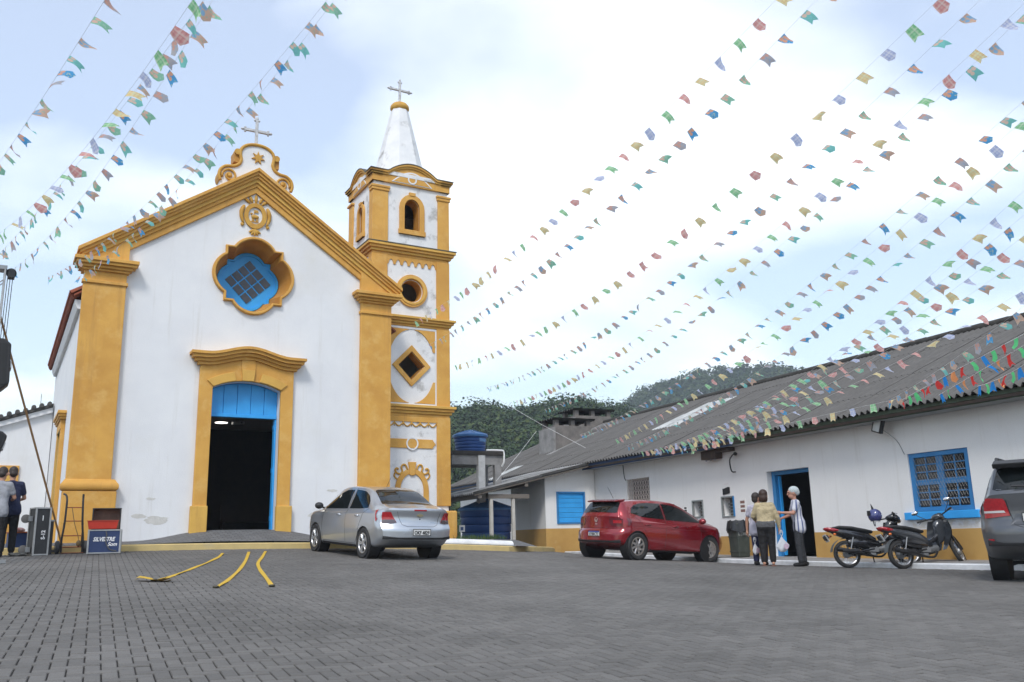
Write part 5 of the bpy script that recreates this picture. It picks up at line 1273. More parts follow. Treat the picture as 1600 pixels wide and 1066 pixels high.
# ------------------------------------------------------------------ silver saloon
silver = paint('silver_paint', (.50, .53, .57), (.46, .49, .53), .3, .7)
def place_car(name, label, x, y, heading, axle=1.27):
    f = Vector((math.cos(heading), math.sin(heading))); l = Vector((-f.y, f.x))
    zf = gz(x+f.x*axle, y+f.y*axle); zr = gz(x-f.x*axle, y-f.y*axle); zl = gz(x+l.x*.74, y+l.y*.74); zr2 = gz(x-l.x*.74, y-l.y*.74)
    ex = Vector((f.x*2*axle, f.y*2*axle, zf-zr)).normalized(); ey = Vector((l.x*1.48, l.y*1.48, zl-zr2)); ez = ex.cross(ey).normalized(); ey = ez.cross(ex)
    t = thing(name, label, 'car'); M = Matrix((ex, ey, ez)).transposed().to_4x4(); M.translation = (x, y, (zf+zr+zl+zr2)/4+.002); t.matrix_world = M; return t
sed = place_car('parked_car', 'silver four-door saloon car parked in front of the church', -3.19, 19.97, 2.178)
S = Car([(-2.20, .40, .93, 1.035, .79, .66), (-2.05, .33, .955, 1.06, .83, .67), (-1.75, .26, .965, 1.095, .845, .65), (-1.55, .22, .965, 1.135, .85, .63), (-1.25, .20, .965, 1.285, .85, .59), (-.95, .19, .96, 1.41, .85, .565),
         (-.55, .19, .95, 1.465, .85, .565), (0, .19, .935, 1.48, .85, .57), (.35, .19, .925, 1.455, .85, .565), (.75, .19, .915, 1.32, .85, .58), (1.2, .19, .905, 1.06, .85, .64), (1.6, .2, .87, .97, .835, .65), (1.95, .24, .74, .82, .77, .58), (2.09, .32, .62, .68, .70, .5)],
        [(0, .06), (.32, .05), (.45, .0), (.58, .0), (.66, .035), (.72, .075), (.85, .10), (.98, .075), (1.02, .085), (1.06, .12), (1.2, .2)], .26)
sb = make_body(S, 'body', silver, sed, ((-1.265, .30), (1.265, .30)), .345, .85)
for sd in (-1, 1):
    MB().add([], [])
    S.side([(-1.28, 1.01), (-1.20, 1.13), (-1.02, 1.26), (-.80, 1.345), (-.55, 1.375), (-.33, 1.385), (-.36, .985), (-.9, .99)], sd).build('rear_door_window', carglass, sb, 180)
    S.side([(-.27, 1.385), (.10, 1.375), (.38, 1.31), (.70, 1.16), (1.02, .985), (.9, .965), (-.30, .98)], sd).build('front_door_window', carglass, sb, 180)
    seam(S, [(-.32, 1.42), (-.33, .96), (-.36, .30)], sd, sb); seam(S, [(.86, .95), (.90, .6), (.86, .30)], sd, sb); seam(S, [(-.86, .30), (-.98, .45), (-1.02, .62), (-1.18, .90), (-1.33, 1.0)], sd, sb); seam(S, [(-.86, .28), (.86, .28)], sd, sb)
    for xh in (-.92, .0):
        h = MB().tube([(xh-.09, sd*(S.hw(xh, .84)+.012), .845), (xh, sd*(S.hw(xh, .84)+.03), .852), (xh+.09, sd*(S.hw(xh, .84)+.012), .845)], [.014, .018, .014], 8).build('door_handle', silver, sb, 180)
    S.side([(-.88, .18), (.88, .18), (.88, .255), (-.88, .255)], sd, .004).build('sill_trim', plast, sb, 180)
    # rear lamp wraps from the tail on to the flank
    S.side([(-2.12, .80), (-1.86, .985), (-1.70, .97), (-1.9, .86), (-2.05, .74)], sd, .007).build('tail_lamp', redl, sb, 180)
    tl_ = S.rear([(sd*.765, .72), (sd*.765, .94), (sd*.62, .945), (sd*.50, .74), (sd*.62, .715)], .008).build('tail_lamp', redl, sb, 180)
    S.rear([(sd*.765, .72), (sd*.765, .79), (sd*.55, .80), (sd*.50, .74), (sd*.62, .715)], .012).build('reversing_lens', cleard, tl_, 180)
    mr_ = MB().ell((0, 0, 0), (.085, .10, .075), 12, 8, Matrix.Translation((.83, sd*.965, 1.02))).tube([(.86, sd*.82, .97), (.84, sd*.93, 1.0)], .022, 6).build('door_mirror', plast, sb, 60)
    wheel(sed, -1.265, sd*.755, .302, .19, sd, 5, alloy); wheel(sed, 1.265, sd*.755, .302, .19, sd, 5, alloy)
S.top([(-1.64, -.54), (-1.60, -.60), (-1.02, -.50), (-.99, -.43), (-.99, .43), (-1.02, .50), (-1.60, .60), (-1.64, .54)], .006, 14, 10).build('rear_window', carglass, sb, 180)
S.top([(.50, -.50), (1.14, -.60), (1.14, .60), (.50, .50)], .006, 12, 10).build('windscreen', carglass, sb, 180)
S.rear([(-.77, .41), (.77, .41), (.77, .475), (.5, .45), (-.5, .45), (-.77, .475)], .012, 24, 4).build('lower_bumper', plast, sb, 180)
S.rear([(-.40, .50), (-.27, .625), (.27, .625), (.40, .50)], -.0, 12, 4).build('plate_recess', mat('silver_recess', (.40, .42, .45), .4, metal=.6), sb, 180)
pp = S.x0+S.shear(S.x0, 0, .55)-.012
plate_part(sb, pp, -.0, .555, 'OKF 4829')
rseam(S, [(.50, .955), (.46, .85), (.40, .70), (.30, .665), (-.30, .665), (-.40, .70), (-.46, .85), (-.50, .955)], sb)
MB().box(-.0, .02, -.14, .14, -.015, .015, Matrix.Translation((S.x0+S.shear(S.x0, 0, 1.0)-.012, 0, .985))).build('high_brake_lamp', redl, sb, bevel=.004)
em = MB().plate([(-.075, -.016), (-.03, -.016), (-.026, -.030), (.034, -.030), (.036, -.016), (.075, -.014), (.066, .016), (.03, .016), (.026, .030), (-.034, .030), (-.036, .016), (-.066, .016)], 0, .01, M=Matrix.Translation((S.x0+S.shear(S.x0, 0, .89)-.014, 0, .885)) @ REARM @ Matrix(((1,0,0,0),(0,0,1,0),(0,-1,0,0),(0,0,0,1)))).build('emblem', mat('emblem_gold', (.55, .48, .30), .3, metal=.8), sb)
MB().ell((S.x0+S.shear(S.x0, 0, .81)-.004, 0, .81), (.006, .014, .014), 8, 6).build('boot_lock', blackm, sb)
S.rear([(-.44, .745), (-.24, .745), (-.24, .757), (-.44, .757)], .008, 6, 1).build('badge_strip', chrome, sb)
MB().tube([(-.55, 0, 1.47), (-.72, 0, 1.66)], [.006, .003], 5).build('aerial', blackm, sb)
# ------------------------------------------------------------------ red hatchback
redp = paint('red_paint', (.30, .010, .020), (.22, .007, .014), .25, .45)
hat = place_car('parked_car', 'dark red hatchback parked beside the low side wing', 3.37, 23.05, .646, 1.28)
H_ = Car([(-1.90, .36, .90, 1.00, .79, .70), (-1.84, .32, .93, 1.09, .83, .67), (-1.72, .28, .95, 1.25, .86, .62), (-1.58, .25, .95, 1.365, .868, .595), (-1.3, .20, .945, 1.415, .872, .585), (-.9, .19, .935, 1.45, .875, .585), (-.4, .19, .925, 1.468, .875, .585),
          (.1, .19, .915, 1.45, .875, .58), (.45, .19, .91, 1.38, .875, .58), (.85, .19, .905, 1.22, .875, .60), (1.28, .19, .90, 1.02, .87, .66), (1.65, .2, .86, .945, .85, .66), (1.95, .24, .72, .80, .79, .6), (2.09, .33, .60, .66, .72, .5)],
         [(0, .08), (.30, .06), (.42, .0), (.56, .0), (.64, .015), (.70, .065), (.85, .06), (.98, .05), (1.1, .03), (1.3, .05), (1.5, .1)], .22)
hb = make_body(H_, 'body', redp, hat, ((-1.28, .315), (1.28, .315)), .365, .875)
for sd in (-1, 1):
    H_.side([(-1.42, 1.09), (-1.36, 1.20), (-1.22, 1.29), (-1.0, 1.345), (-.7, 1.37), (-.32, 1.375), (-.32, .985), (-1.05, 1.01)], sd).build('rear_side_window', carglass, hb, 180)
    H_.side([(-.26, 1.372), (.10, 1.355), (.45, 1.28), (.80, 1.13), (1.10, .965), (-.26, .975)], sd).build('front_door_window', carglass, hb, 180)
    seam(H_, [(-.29, 1.40), (-.30, .96), (-.34, .30)], sd, hb); seam(H_, [(.92, .94), (.96, .6), (.90, .30)], sd, hb); seam(H_, [(-.82, .30), (-.95, .48), (-1.0, .64), (-1.2, .93), (-1.3, .99)], sd, hb)
    seam(H_, [(-1.55, .80), (-.9, .775), (.3, .76), (1.2, .77)], sd, hb, mat('red_crease', (.16, .005, .01), .4), .004)
    for xh in (-.95, .02): MB().tube([(xh-.09, sd*(H_.hw(xh, .82)+.012), .83), (xh, sd*(H_.hw(xh, .82)+.03), .836), (xh+.09, sd*(H_.hw(xh, .82)+.012), .83)], [.014, .018, .014], 8).build('door_handle', redp, hb, 180)
    H_.side([(-.86, .18), (.90, .18), (.90, .24), (-.86, .24)], sd, .004).build('sill_trim', plast, hb, 180)
    H_.side([(-1.82, .78), (-1.58, .86), (-1.54, .955), (-1.78, .965)], sd, .008).build('tail_lamp', mat('tail_lamp_dark', (.10, .012, .018), .15, coat=1), hb, 180)
    tl_ = H_.rear([(sd*.765, .76), (sd*.765, .935), (sd*.44, .955), (sd*.42, .86), (sd*.50, .77)], .009).build('tail_lamp', MATS['tail_lamp_dark'], hb, 180)
    H_.rear([(sd*.74, .83), (sd*.74, .90), (sd*.54, .90), (sd*.54, .83)], .013).build('lamp_core', redl, tl_, 180)
    H_.side([(1.70, .70), (1.86, .78), (1.90, .69), (1.80, .66)], sd, .008).build('headlamp', clearl, hb, 180)
    MB().ell((0, 0, 0), (.085, .10, .075), 12, 8, Matrix.Translation((.86, sd*.985, 1.0))).tube([(.9, sd*.84, .95), (.87, sd*.95, .98)], .022, 6).build('door_mirror', redp, hb, 60)
    wheel(hat, -1.28, sd*.775, .317, .20, sd, 8, mat('two_tone_alloy', (.50, .49, .49), .3, (.42, .41, .41), 30, metal=.9), 1)
    wheel(hat, 1.28, sd*.755, .317, .20, sd, 8, MATS['two_tone_alloy'], 1, turn=-.30)
H_.top([(-1.845, -.55), (-1.83, -.60), (-1.64, -.54), (-1.60, -.48), (-1.60, .48), (-1.64, .54), (-1.83, .60), (-1.845, .55)], .007, 14, 10).build('rear_window', carglass, hb, 180)
H_.top([(.50, -.50), (1.20, -.62), (1.20, .62), (.50, .50)], .006, 12, 10).build('windscreen', carglass, hb, 180)
MB().plate([(-1.70, 1.335), (-1.55, 1.36), (-1.38, 1.385), (-1.38, 1.424), (-1.55, 1.405), (-1.72, 1.368)], -.50, .50).build('roof_spoiler', redp, hb, bevel=.012)
MB().tube([(-1.835, -.05, 1.115), (-1.81, .12, 1.135), (-1.80, .30, 1.145)], .012, 6).build('rear_wiper', plast, hb)
H_.rear([(-.765, .37), (.765, .37), (.765, .45), (.55, .42), (-.55, .42), (-.765, .45)], .014, 24, 4).build('rear_diffuser', plast, hb, 180)
rseam(H_, [(.78, .735), (.70, .715), (-.70, .715), (-.78, .735)], hb)
pp = H_.x0+H_.shear(H_.x0, 0, .58)-.012
plate_part(hb, pp, .0, .575, 'RYB0C72', mat('plate_blue', (.02, .06, .35), .5))
ring_ = MB().plate(circle(0, 0, .056, 24), 0, .008, [circle(0, 0, .050, 24)], M=Matrix.Translation((H_.x0+H_.shear(H_.x0, 0, .9)-.013, 0, .90)) @ REARM @ Matrix(((1,0,0,0),(0,0,1,0),(0,-1,0,0),(0,0,0,1))))
ring_.plate([(-.045, .022), (-.034, .022), (-.015, -.03), (-.004, .0), (.004, .0), (.015, -.03), (.034, .022), (.045, .022), (.018, -.045), (.0, -.008), (-.018, -.045)], 0, .008, M=Matrix.Translation((H_.x0+H_.shear(H_.x0, 0, .9)-.013, 0, .90)) @ REARM @ Matrix(((1,0,0,0),(0,0,1,0),(0,-1,0,0),(0,0,0,1))))
ring_.build('emblem', chrome, hb)
text('POLO', .032, chrome, hb, Matrix.Translation((H_.x0+H_.shear(H_.x0, 0, .8)-.012, 0, .80)) @ REARM)
MB().tube([(-1.30, 0, 1.45), (-1.50, 0, 1.72)], [.007, .003], 5).build('aerial', blackm, hb)
# ------------------------------------------------------------------ dark grey sport utility vehicle, rear left corner in frame
greyp = paint('graphite_paint', (.105, .11, .12), (.09, .095, .104), .3, .4)
sp_loc = onground(1600, 906, 13.2)
hd_ = R(90-34)
# the left rear tyre stands near photo x = 1580; centre of the vehicle lies ahead and right of it
fwd = Vector((math.cos(hd_), math.sin(hd_), 0)); lef = Vector((-fwd.y, fwd.x, 0))
tl0 = onground(1568, 906, 13.2); cc = tl0+fwd*1.445-lef*.79
suv = place_car('parked_car', 'dark grey sport utility vehicle cut off by the right edge', cc.x, cc.y, hd_, 1.445)
U_ = Car([(-2.40, .50, 1.13, 1.25, .86, .76), (-2.32, .42, 1.13, 1.35, .89, .73), (-2.15, .36, 1.08, 1.52, .915, .68), (-2.0, .32, 1.08, 1.64, .92, .655), (-1.6, .28, 1.07, 1.70, .925, .65), (-.8, .26, 1.06, 1.735, .93, .655), (0, .26, 1.05, 1.735, .93, .65),
          (.45, .26, 1.04, 1.67, .93, .64), (.85, .26, 1.03, 1.45, .93, .66), (1.3, .26, 1.02, 1.16, .92, .72), (1.75, .28, .99, 1.09, .90, .72), (2.2, .34, .85, .93, .84, .66), (2.4, .42, .72, .78, .76, .55)],
         [(0, .10), (.40, .08), (.55, .0), (.70, .0), (.80, .03), (.86, .09), (1.0, .10), (1.15, .09), (1.4, .08), (1.7, .12)], .24)
ub = make_body(U_, 'body', greyp, suv, ((-1.445, .365), (1.445, .365)), .42, .925)
for sd in (-1, 1):
    U_.side([(-2.02, 1.17), (-1.95, 1.45), (-1.75, 1.56), (-1.2, 1.60), (-.5, 1.61), (-.5, 1.11), (-1.4, 1.13)], sd).build('rear_side_window', carglass, ub, 180)
    U_.side([(-.42, 1.61), (.1, 1.59), (.5, 1.48), (1.05, 1.09), (-.42, 1.10)], sd).build('front_door_window', carglass, ub, 180)
    seam(U_, [(-.46, 1.62), (-.47, 1.05), (-.5, .4)], sd, ub); seam(U_, [(.95, 1.05), (1.0, .7), (.95, .4)], sd, ub); seam(U_, [(-1.0, .4), (-1.1, .7), (-1.3, 1.05)], sd, ub)
    U_.side([(-2.34, .94), (-2.05, 1.0), (-2.02, 1.13), (-2.28, 1.16)], sd, .009).build('tail_lamp', redl, ub, 180)
    tl_ = U_.rear([(sd*.835, .90), (sd*.835, 1.09), (sd*.79, 1.19), (sd*.54, 1.17), (sd*.49, .93)], .012).build('tail_lamp', redl, ub, 180)
    U_.rear([(sd*.835, .975), (sd*.835, 1.005), (sd*.56, 1.005), (sd*.545, .975)], .018).build('lamp_strip', clearl, tl_, 180)
    U_.rear([(sd*.82, .54), (sd*.82, .61), (sd*.74, .61), (sd*.74, .54)], .012).build('bumper_reflector', redl, ub, 180)
    MB().tube([(-1.9, sd*.60, 1.70), (-1.8, sd*.60, 1.765), (.2, sd*.59, 1.79), (.3, sd*.59, 1.73)], .022, 6).build('roof_rail', plast, ub, 60)
    for xh in (-1.2, -.05): MB().tube([(xh-.1, sd*(U_.hw(xh, .97)+.012), .98), (xh, sd*(U_.hw(xh, .97)+.03), .985), (xh+.1, sd*(U_.hw(xh, .97)+.012), .98)], [.014, .018, .014], 8).build('door_handle', chrome, ub, 180)
    MB().ell((0, 0, 0), (.10, .12, .09), 12, 8, Matrix.Translation((.95, sd*1.05, 1.16))).build('door_mirror', greyp, ub, 60)
    wheel(suv, -1.445, sd*.79, .365, .235, sd, 5, alloy); wheel(suv, 1.445, sd*.79, .365, .235, sd, 5, alloy)
U_.top([(-2.36, -.62), (-2.34, -.68), (-2.06, -.60), (-2.03, -.54), (-2.03, .54), (-2.06, .60), (-2.34, .68), (-2.36, .62)], .008, 14, 10).build('rear_window', carglass, ub, 180)
U_.top([(.55, -.54), (1.22, -.66), (1.22, .66), (.55, .54)], .006, 12, 10).build('windscreen', carglass, ub, 180)
MB().plate([(-2.20, 1.60), (-1.95, 1.66), (-1.65, 1.70), (-1.65, 1.735), (-1.95, 1.73), (-2.24, 1.67)], -.63, .63).build('roof_spoiler', blackm, ub, bevel=.015)
MB().tube([(-2.33, -.05, 1.30), (-2.30, .2, 1.33), (-2.29, .42, 1.34)], .014, 6).build('rear_wiper', plast, ub)
U_.rear([(-.83, .51), (.83, .51), (.83, .60), (.6, .55), (-.6, .55), (-.83, .60)], .014, 24, 4).build('lower_bumper', plast, ub, 180)
U_.rear([(-.5, .80), (-.42, .95), (.42, .95), (.5, .80)], .004, 12, 4).build('plate_recess', mat('grey_recess', (.10, .105, .115), .35, metal=.5), ub, 180)
plate_part(ub, U_.x0+U_.shear(U_.x0, 0, .88)-.014, .14, .90, 'PHK 7J21')
MB().tube([(-2.42, 0, .46), (-2.5, 0, .46)], .03, 8).ell((-2.52, 0, .48), (.035, .035, .035)).build('tow_hitch', chrome, ub)
rseam(U_, [(.52, 1.15), (.50, 1.0), (.44, .80), (.34, .765), (-.34, .765), (-.44, .80), (-.50, 1.0), (-.52, 1.15)], ub)
text('5.7', .05, chrome, ub, Matrix.Translation((U_.x0+U_.shear(U_.x0, .3, .8)-.012, .36, .80)) @ REARM) if False else None
# ------------------------------------------------------------------ motorcycles
mblack = mat('moto_black', (.014, .014, .016), .22, coat=.8); mgrey = mat('moto_grey', (.055, .06, .068), .25, metal=.3, coat=.8); vinyl = mat('seat_vinyl', (.02, .02, .021), .6, bump=.2)
def loft(sections, n=12, M=None):
    """sections: (x, y, z, half width y, half height z) rings joined along x"""
    mb = MB(); V = []; F = []
    for (x, y, z, w, h) in sections:
        for j in range(n):
            a = 2*PI*j/n; V.append((x, y+w*math.copysign(abs(math.cos(a))**.8, math.cos(a)), z+h*math.copysign(abs(math.sin(a))**.8, math.sin(a))))
    k = len(sections)
    for i in range(k-1):
        for j in range(n): F.append((i*n+j, (i+1)*n+j, (i+1)*n+(j+1) % n, i*n+(j+1) % n))
    F.append(tuple(range(n))); F.append(tuple((k-1)*n+j for j in range(n-1, -1, -1)))
    return mb.add(V, F, M)
def moto_wheel(parent, x, z, r, w, T, spokes=6):
    Y = Matrix.Rotation(PI/2, 4, 'X'); P_ = T @ Matrix.Translation((x, 0, z)) if T is not None else Matrix.Translation((x, 0, z))
    o = MB().lathe([(r*.76, -w*.4), (r*.86, -w/2), (r*.95, -w*.42), (r, -w*.15), (r, w*.15), (r*.95, w*.42), (r*.86, w/2), (r*.76, w*.4)], 32, M=Y, cap=False).build('wheel', rubber, parent, 60, M=P_)
    v = MB(); pr = [(r*.77, -w*.38), (r*.79, -w*.36), (r*.79, w*.36), (r*.77, w*.38), (r*.71, w*.3), (r*.71, -w*.3)]
    for i in range(len(pr)):
        a, b = pr[i], pr[(i+1) % len(pr)]; n = 32; vv = []
        for (q, zz) in (a, b):
            for j in range(n): vv.append((q*math.cos(2*PI*j/n), q*math.sin(2*PI*j/n), zz))
        v.add(vv, [(j, (j+1) % n, n+(j+1) % n, n+j) for j in range(n)], Y)
    v.build('rim', alloy, o, 60)
    s = MB()
    for k in range(spokes*3):
        a = 2*PI*k/(spokes*3); s.tube([(.05*math.cos(a+.5), .05*math.sin(a+.5), .03*(-1)**k), (r*.72*math.cos(a), r*.72*math.sin(a), 0)], .004, 4, M=Y)
    s.build('spokes', chrome, o)
    MB().lathe([(.06, -.06), (.075, -.04), (.075, .04), (.06, .06)], 16, M=Y).build('hub', steel, o, 40)
    return o
def motorcycle(label, loc, heading, lean, steer, shell, tail_red, mirrors=True):
    t = thing('motorcycle', label, 'motorcycle', loc, 0, 'motorcycles parked by the long building')
    t.matrix_world = Matrix.Translation(loc) @ Matrix.Rotation(heading, 4, 'Z') @ Matrix.Rotation(lean, 4, 'X')
    rw, fw = .275, .285
    moto_wheel(t, -.60, rw, rw, .10, None)
    SA = Matrix.Translation((.50, 0, .80)) @ Matrix.Rotation(-R(26), 4, 'Y') @ Matrix.Rotation(steer, 4, 'Z') @ Matrix.Rotation(R(26), 4, 'Y') @ Matrix.Translation((-.50, 0, -.80))   # steering about the head axis
    moto_wheel(t, .66, fw, fw, .08, SA)
    # tail body with two side panels, tail lamp, mudguard, plate
    loft([(-.90, 0, .77, .05, .03), (-.80, 0, .74, .10, .07), (-.6, 0, .69, .125, .10), (-.35, 0, .63, .13, .12), (-.12, 0, .57, .12, .12), (.02, 0, .50, .09, .10)]).build('tail_body', shell, t, 60)
    loft([(-.86, 0, .80, .08, .02), (-.70, 0, .81, .12, .04), (-.45, 0, .785, .135, .045), (-.2, 0, .735, .12, .045), (-.02, 0, .71, .07, .03)]).build('seat', vinyl, t, 60)
    for s in (-1, 1):
        loft([(-1.00, s*.03, .80, .02, .015), (-.94, s*.055, .785, .04, .035), (-.84, s*.08, .76, .035, .04), (-.74, s*.10, .745, .012, .02)], 8).build('tail_lamp', tail_red, t, 60)
        MB().ell((-.84, s*.13, .66), (.035, .03, .025), 8, 6).build('indicator', mat('amber', (.75, .17, .02), .2, coat=1), t, 180)
        MB().tube([(-.56, s*.10, .30), (-.46, s*.11, .60)], [.014, .013], 8).build('shock_absorber', steel, t, 60)
    MB().grid(lambda u, v: (-.60-.315*math.cos(.15+u*1.5), (v-.5)*.13, rw+.315*math.sin(.15+u*1.5)), 10, 2).grid(lambda u, v: (-.60-.32*math.cos(.15+u*1.5), (v-.5)*.13, rw+.32*math.sin(.15+u*1.5)), 10, 2, flip=True).build('rear_mudguard', mat('moto_plastic_grey', (.10, .11, .115), .5), t, 180)
    Mp_ = Matrix.Translation((-.985, 0, .60)) @ Matrix.Rotation(R(-28), 4, 'Y')
    pl = MB().box(-.004, .004, -.09, .09, -.08, .08).build('number_plate', MATS['plate_white'], t, bevel=.004, M=Mp_)
    MB().box(-.04, .06, -.03, .03, -.03, .05).build('plate_bracket', plast, pl)
    text('MKC\n4J72', .062, MATS['plate_black'], pl, Matrix.Translation((-.006, 0, 0)) @ REARM, bold=.002, sx=.9)
    loft([(-.56, 0, .50, .09, .08), (-.42, 0, .50, .115, .12), (-.22, 0, .47, .12, .13), (-.02, 0, .45, .10, .11), (.12, 0, .45, .07, .07)]).build('side_cover', mblack, t, 60)
    # engine, exhaust, frame, chain case, foot pegs, stand
    MB().lathe([(.10, -.09), (.11, -.06), (.11, .06), (.10, .09)], 18, M=Matrix.Translation((-.06, 0, .33)) @ Matrix.Rotation(PI/2, 4, 'X')).build('crankcase', steel, t, 40)
    en = MB().tube([(.0, 0, .34), (.26, 0, .38)], [.085, .07], 12).build('engine_cylinder', mat('engine_alloy', (.22, .225, .23), .45, metal=.7), t, 40)
    for k in range(6): MB().lathe([(.092-.003*k, -.004), (.092-.003*k, .004)], 14, M=Matrix.Translation((.06+k*.032, 0, .35+k*.005)) @ Matrix.Rotation(PI/2-.15, 4, 'Y')).build('cooling_fin', steel, en)
    MB().tube(smooth_line([(.2, -.06, .30), (.05, -.12, .20), (-.2, -.14, .22), (-.4, -.15, .28), (-.85, -.16, .36)], 4), [.02]*9+[.03]*2+[.045]*6, 10).build('exhaust', mat('exhaust_dark', (.06, .06, .062), .35, metal=.8), t, 60)
    MB().box(-.75, -.4, -.212, -.204, .30, .35, Matrix.Rotation(0, 4, 'Y')).build('heat_shield', plast, t, bevel=.004)
    MB().tube([(-.60, .09, rw), (-.05, .09, .32)], .05, 8, sx=.5).tube([(-.60, -.08, rw), (-.05, -.08, .36)], .022, 8).build('swing_arm', mblack, t, 60)
    MB().tube(smooth_line([(.45, 0, .82), (.32, 0, .62), (.12, 0, .50), (-.12, 0, .50), (-.35, 0, .60)], 4), .05, 8).build('frame_tube', mblack, t, 60)
    MB().tube([(-.02, -.26, .27), (-.02, .26, .27)], .018, 8).tube([(-.02, .12, .26), (.06, .26, -.0)], .012, 6).tube([(-.02, -.2, .27), (-.30, -.19, .29)], .012, 6).build('pegs_and_stand', blackm, t)
    # leg shield: two curved wings in front of the knees, steering column cover
    for s in (-1, 1):
        def sh_(u, v, off=0):
            z = .34+.60*v; w = .14+.20*math.sin(PI*(.15+.7*v)); y = s*(.03+w*u); x = .36+.12*v-.10*u*u+.05*math.sin(PI*v)+off
            return (x, y, z)
        MB().grid(lambda u, v: sh_(u, v), 6, 8).grid(lambda u, v: sh_(u, v, .014), 6, 8, flip=True).build('leg_shield', shell, t, 180)
    loft([(.30, 0, .66, .05, .22), (.40, 0, .72, .07, .25), (.50, 0, .76, .06, .20)]).build('column_cover', shell, t, 60)
    def st(mb, nm, m, sm=60): return mb.build(nm, m, t, sm, M=SA)
    for s in (-1, 1): st(MB().tube([(.50, s*.06, .80), (.585, s*.06, .55), (.66, s*.06, fw)], [.022, .022, .028], 8), 'fork_leg', mblack)
    st(MB().grid(lambda u, v: (.66+.325*math.cos(.25+u*1.9), (v-.5)*.12, fw+.325*math.sin(.25+u*1.9)), 12, 2).grid(lambda u, v: (.66+.331*math.cos(.25+u*1.9), (v-.5)*.12, fw+.331*math.sin(.25+u*1.9)), 12, 2, flip=True), 'front_mudguard', shell, 180)
    st(loft([(.36, 0, .99, .07, .04), (.43, 0, 1.0, .12, .07), (.52, 0, .985, .12, .085), (.60, 0, .95, .08, .07), (.635, 0, .93, .04, .04)]), 'handlebar_cowl', shell)
    st(MB().ell((.62, 0, .945), (.03, .075, .06), 12, 8), 'headlamp', clearl, 180)
    st(MB().tube(smooth_line([(.30, .34, 1.01), (.40, .22, 1.02), (.45, 0, 1.0), (.40, -.22, 1.02), (.30, -.34, 1.01)], 4), .014, 8), 'handlebar', blackm)
    for s in (-1, 1):
        st(MB().tube([(.33, s*.27, 1.015), (.28, s*.36, 1.01)], .02, 8), 'grip', rubber)
        st(MB().tube([(.36, s*.27, 1.03), (.38, s*.36, .99)], .007, 5), 'brake_lever', steel)
        if mirrors:
            st(MB().tube([(.40, s*.2, 1.03), (.42, s*.30, 1.14), (.40, s*.34, 1.20)], .007, 5), 'mirror_stem', blackm)
            st(MB().ell((.395, s*.345, 1.235), (.018, .07, .042), 12, 8), 'mirror_housing', blackm, 180)
            st(MB().lathe([(.06, 0), (.0601, .003)], 16, M=Matrix.Translation((.376, s*.345, 1.235)) @ Matrix.Rotation(-PI/2, 4, 'Y') @ Matrix.Diagonal((.62, 1.08, 1, 1))), 'mirror_glass', mat('mirror', (.9, .9, .9), .02, metal=1), 180)
    return t
m1 = onground(1327, 887, 17.9); h1 = R(2)
motorcycle('black motorcycle with a blue helmet hanging on its handlebar', m1+Vector((math.cos(h1)*.6, math.sin(h1)*.6, 0)), h1, R(-9), R(8), mblack, redl, mirrors=False)
m2 = onground(1412, 889, 17.2); h2 = R(14)
l2 = m2+Vector((math.cos(h2)*.6, math.sin(h2)*.6, 0)); l2.z = gz(l2.x, l2.y)
motorcycle('grey step-through motorcycle with two mirrors under the lattice window', l2, h2, R(-8), R(40), mgrey, redl)
# helmet over the first handlebar
hp_ = pix(1367, 806, 17.8)
hel = thing('helmet', 'open-face blue helmet with black visor hung on the left motorcycle', 'helmet', hp_, R(150))
hm = mat('helmet_blue', (.05, .06, .20), .2, (.04, .045, .15), 5, coat=1)
v = MB(); 
v.grid(lambda a, b: tuple(Vector((.135*math.cos(-1.0+b*2.57)*math.cos(a*2*PI), .125*math.cos(-1.0+b*2.57)*math.sin(a*2*PI), .14*math.sin(-1.0+b*2.57)))), 24, 14)
v.build('shell', hm, hel, 180)
MB().lathe([(.10, -.118), (.085, -.10), (.08, -.05)], 20).build('lining', mat('helmet_lining', (.3, .3, .31), .9), hel, 60)
MB().grid(lambda a, b: (.145*math.cos(-1.1+a*2.2), .135*math.sin(-1.1+a*2.2), .0+b*.10), 14, 3).build('visor', blackm, hel, 180)
MB().plate([(-.0, .1), (.05, .12), (.06, .24), (.02, .16)], -.03, .03).build('visor_peak', blackm, hel, bevel=.004)
MB().tube(smooth_line([(.03, .12, -.08), (.02, .06, -.19), (.02, -.06, -.19), (.03, -.12, -.08)], 4), .009, 5).build('chin_strap', blackm, hel)
MB().box(-.137, -.13, -.03, .03, .01, .03).build('sticker', MATS['white_print'], hel)
# ================================================================== people
skin1 = mat('skin', (.50, .28, .19), .55, (.45, .24, .16), 9, spec=.35)
def caps(mb, a, b, ra, rb, n=12, sy=1.0):
    """closed tapered limb with rounded ends"""
    a = Vector(a); b = Vector(b); d = b-a; L_ = d.length; d.normalize(); pts = []; rs = []
    for t in np.linspace(-1, 0, 4)[:-1]: pts.append(a+d*ra*t); rs.append(ra*math.sqrt(max(0.02, 1-t*t)))
    for t in np.linspace(0, 1, 4): pts.append(a.lerp(b, t)); rs.append(ra+(rb-ra)*t)
    for t in np.linspace(0, 1, 4)[1:]: pts.append(b+d*rb*t); rs.append(rb*math.sqrt(max(0.02, 1-t*t)))
    mb.tube(pts, rs, n); return mb
def remesh(o, vox, smooth_it=4):
    m = o.modifiers.new('r', 'REMESH'); m.mode = 'VOXEL'; m.voxel_size = vox; m.use_smooth_shade = True
    s = o.modifiers.new('s', 'SMOOTH'); s.factor = .5; s.iterations = smooth_it
    bake(o); o.data.shade_smooth(); return o
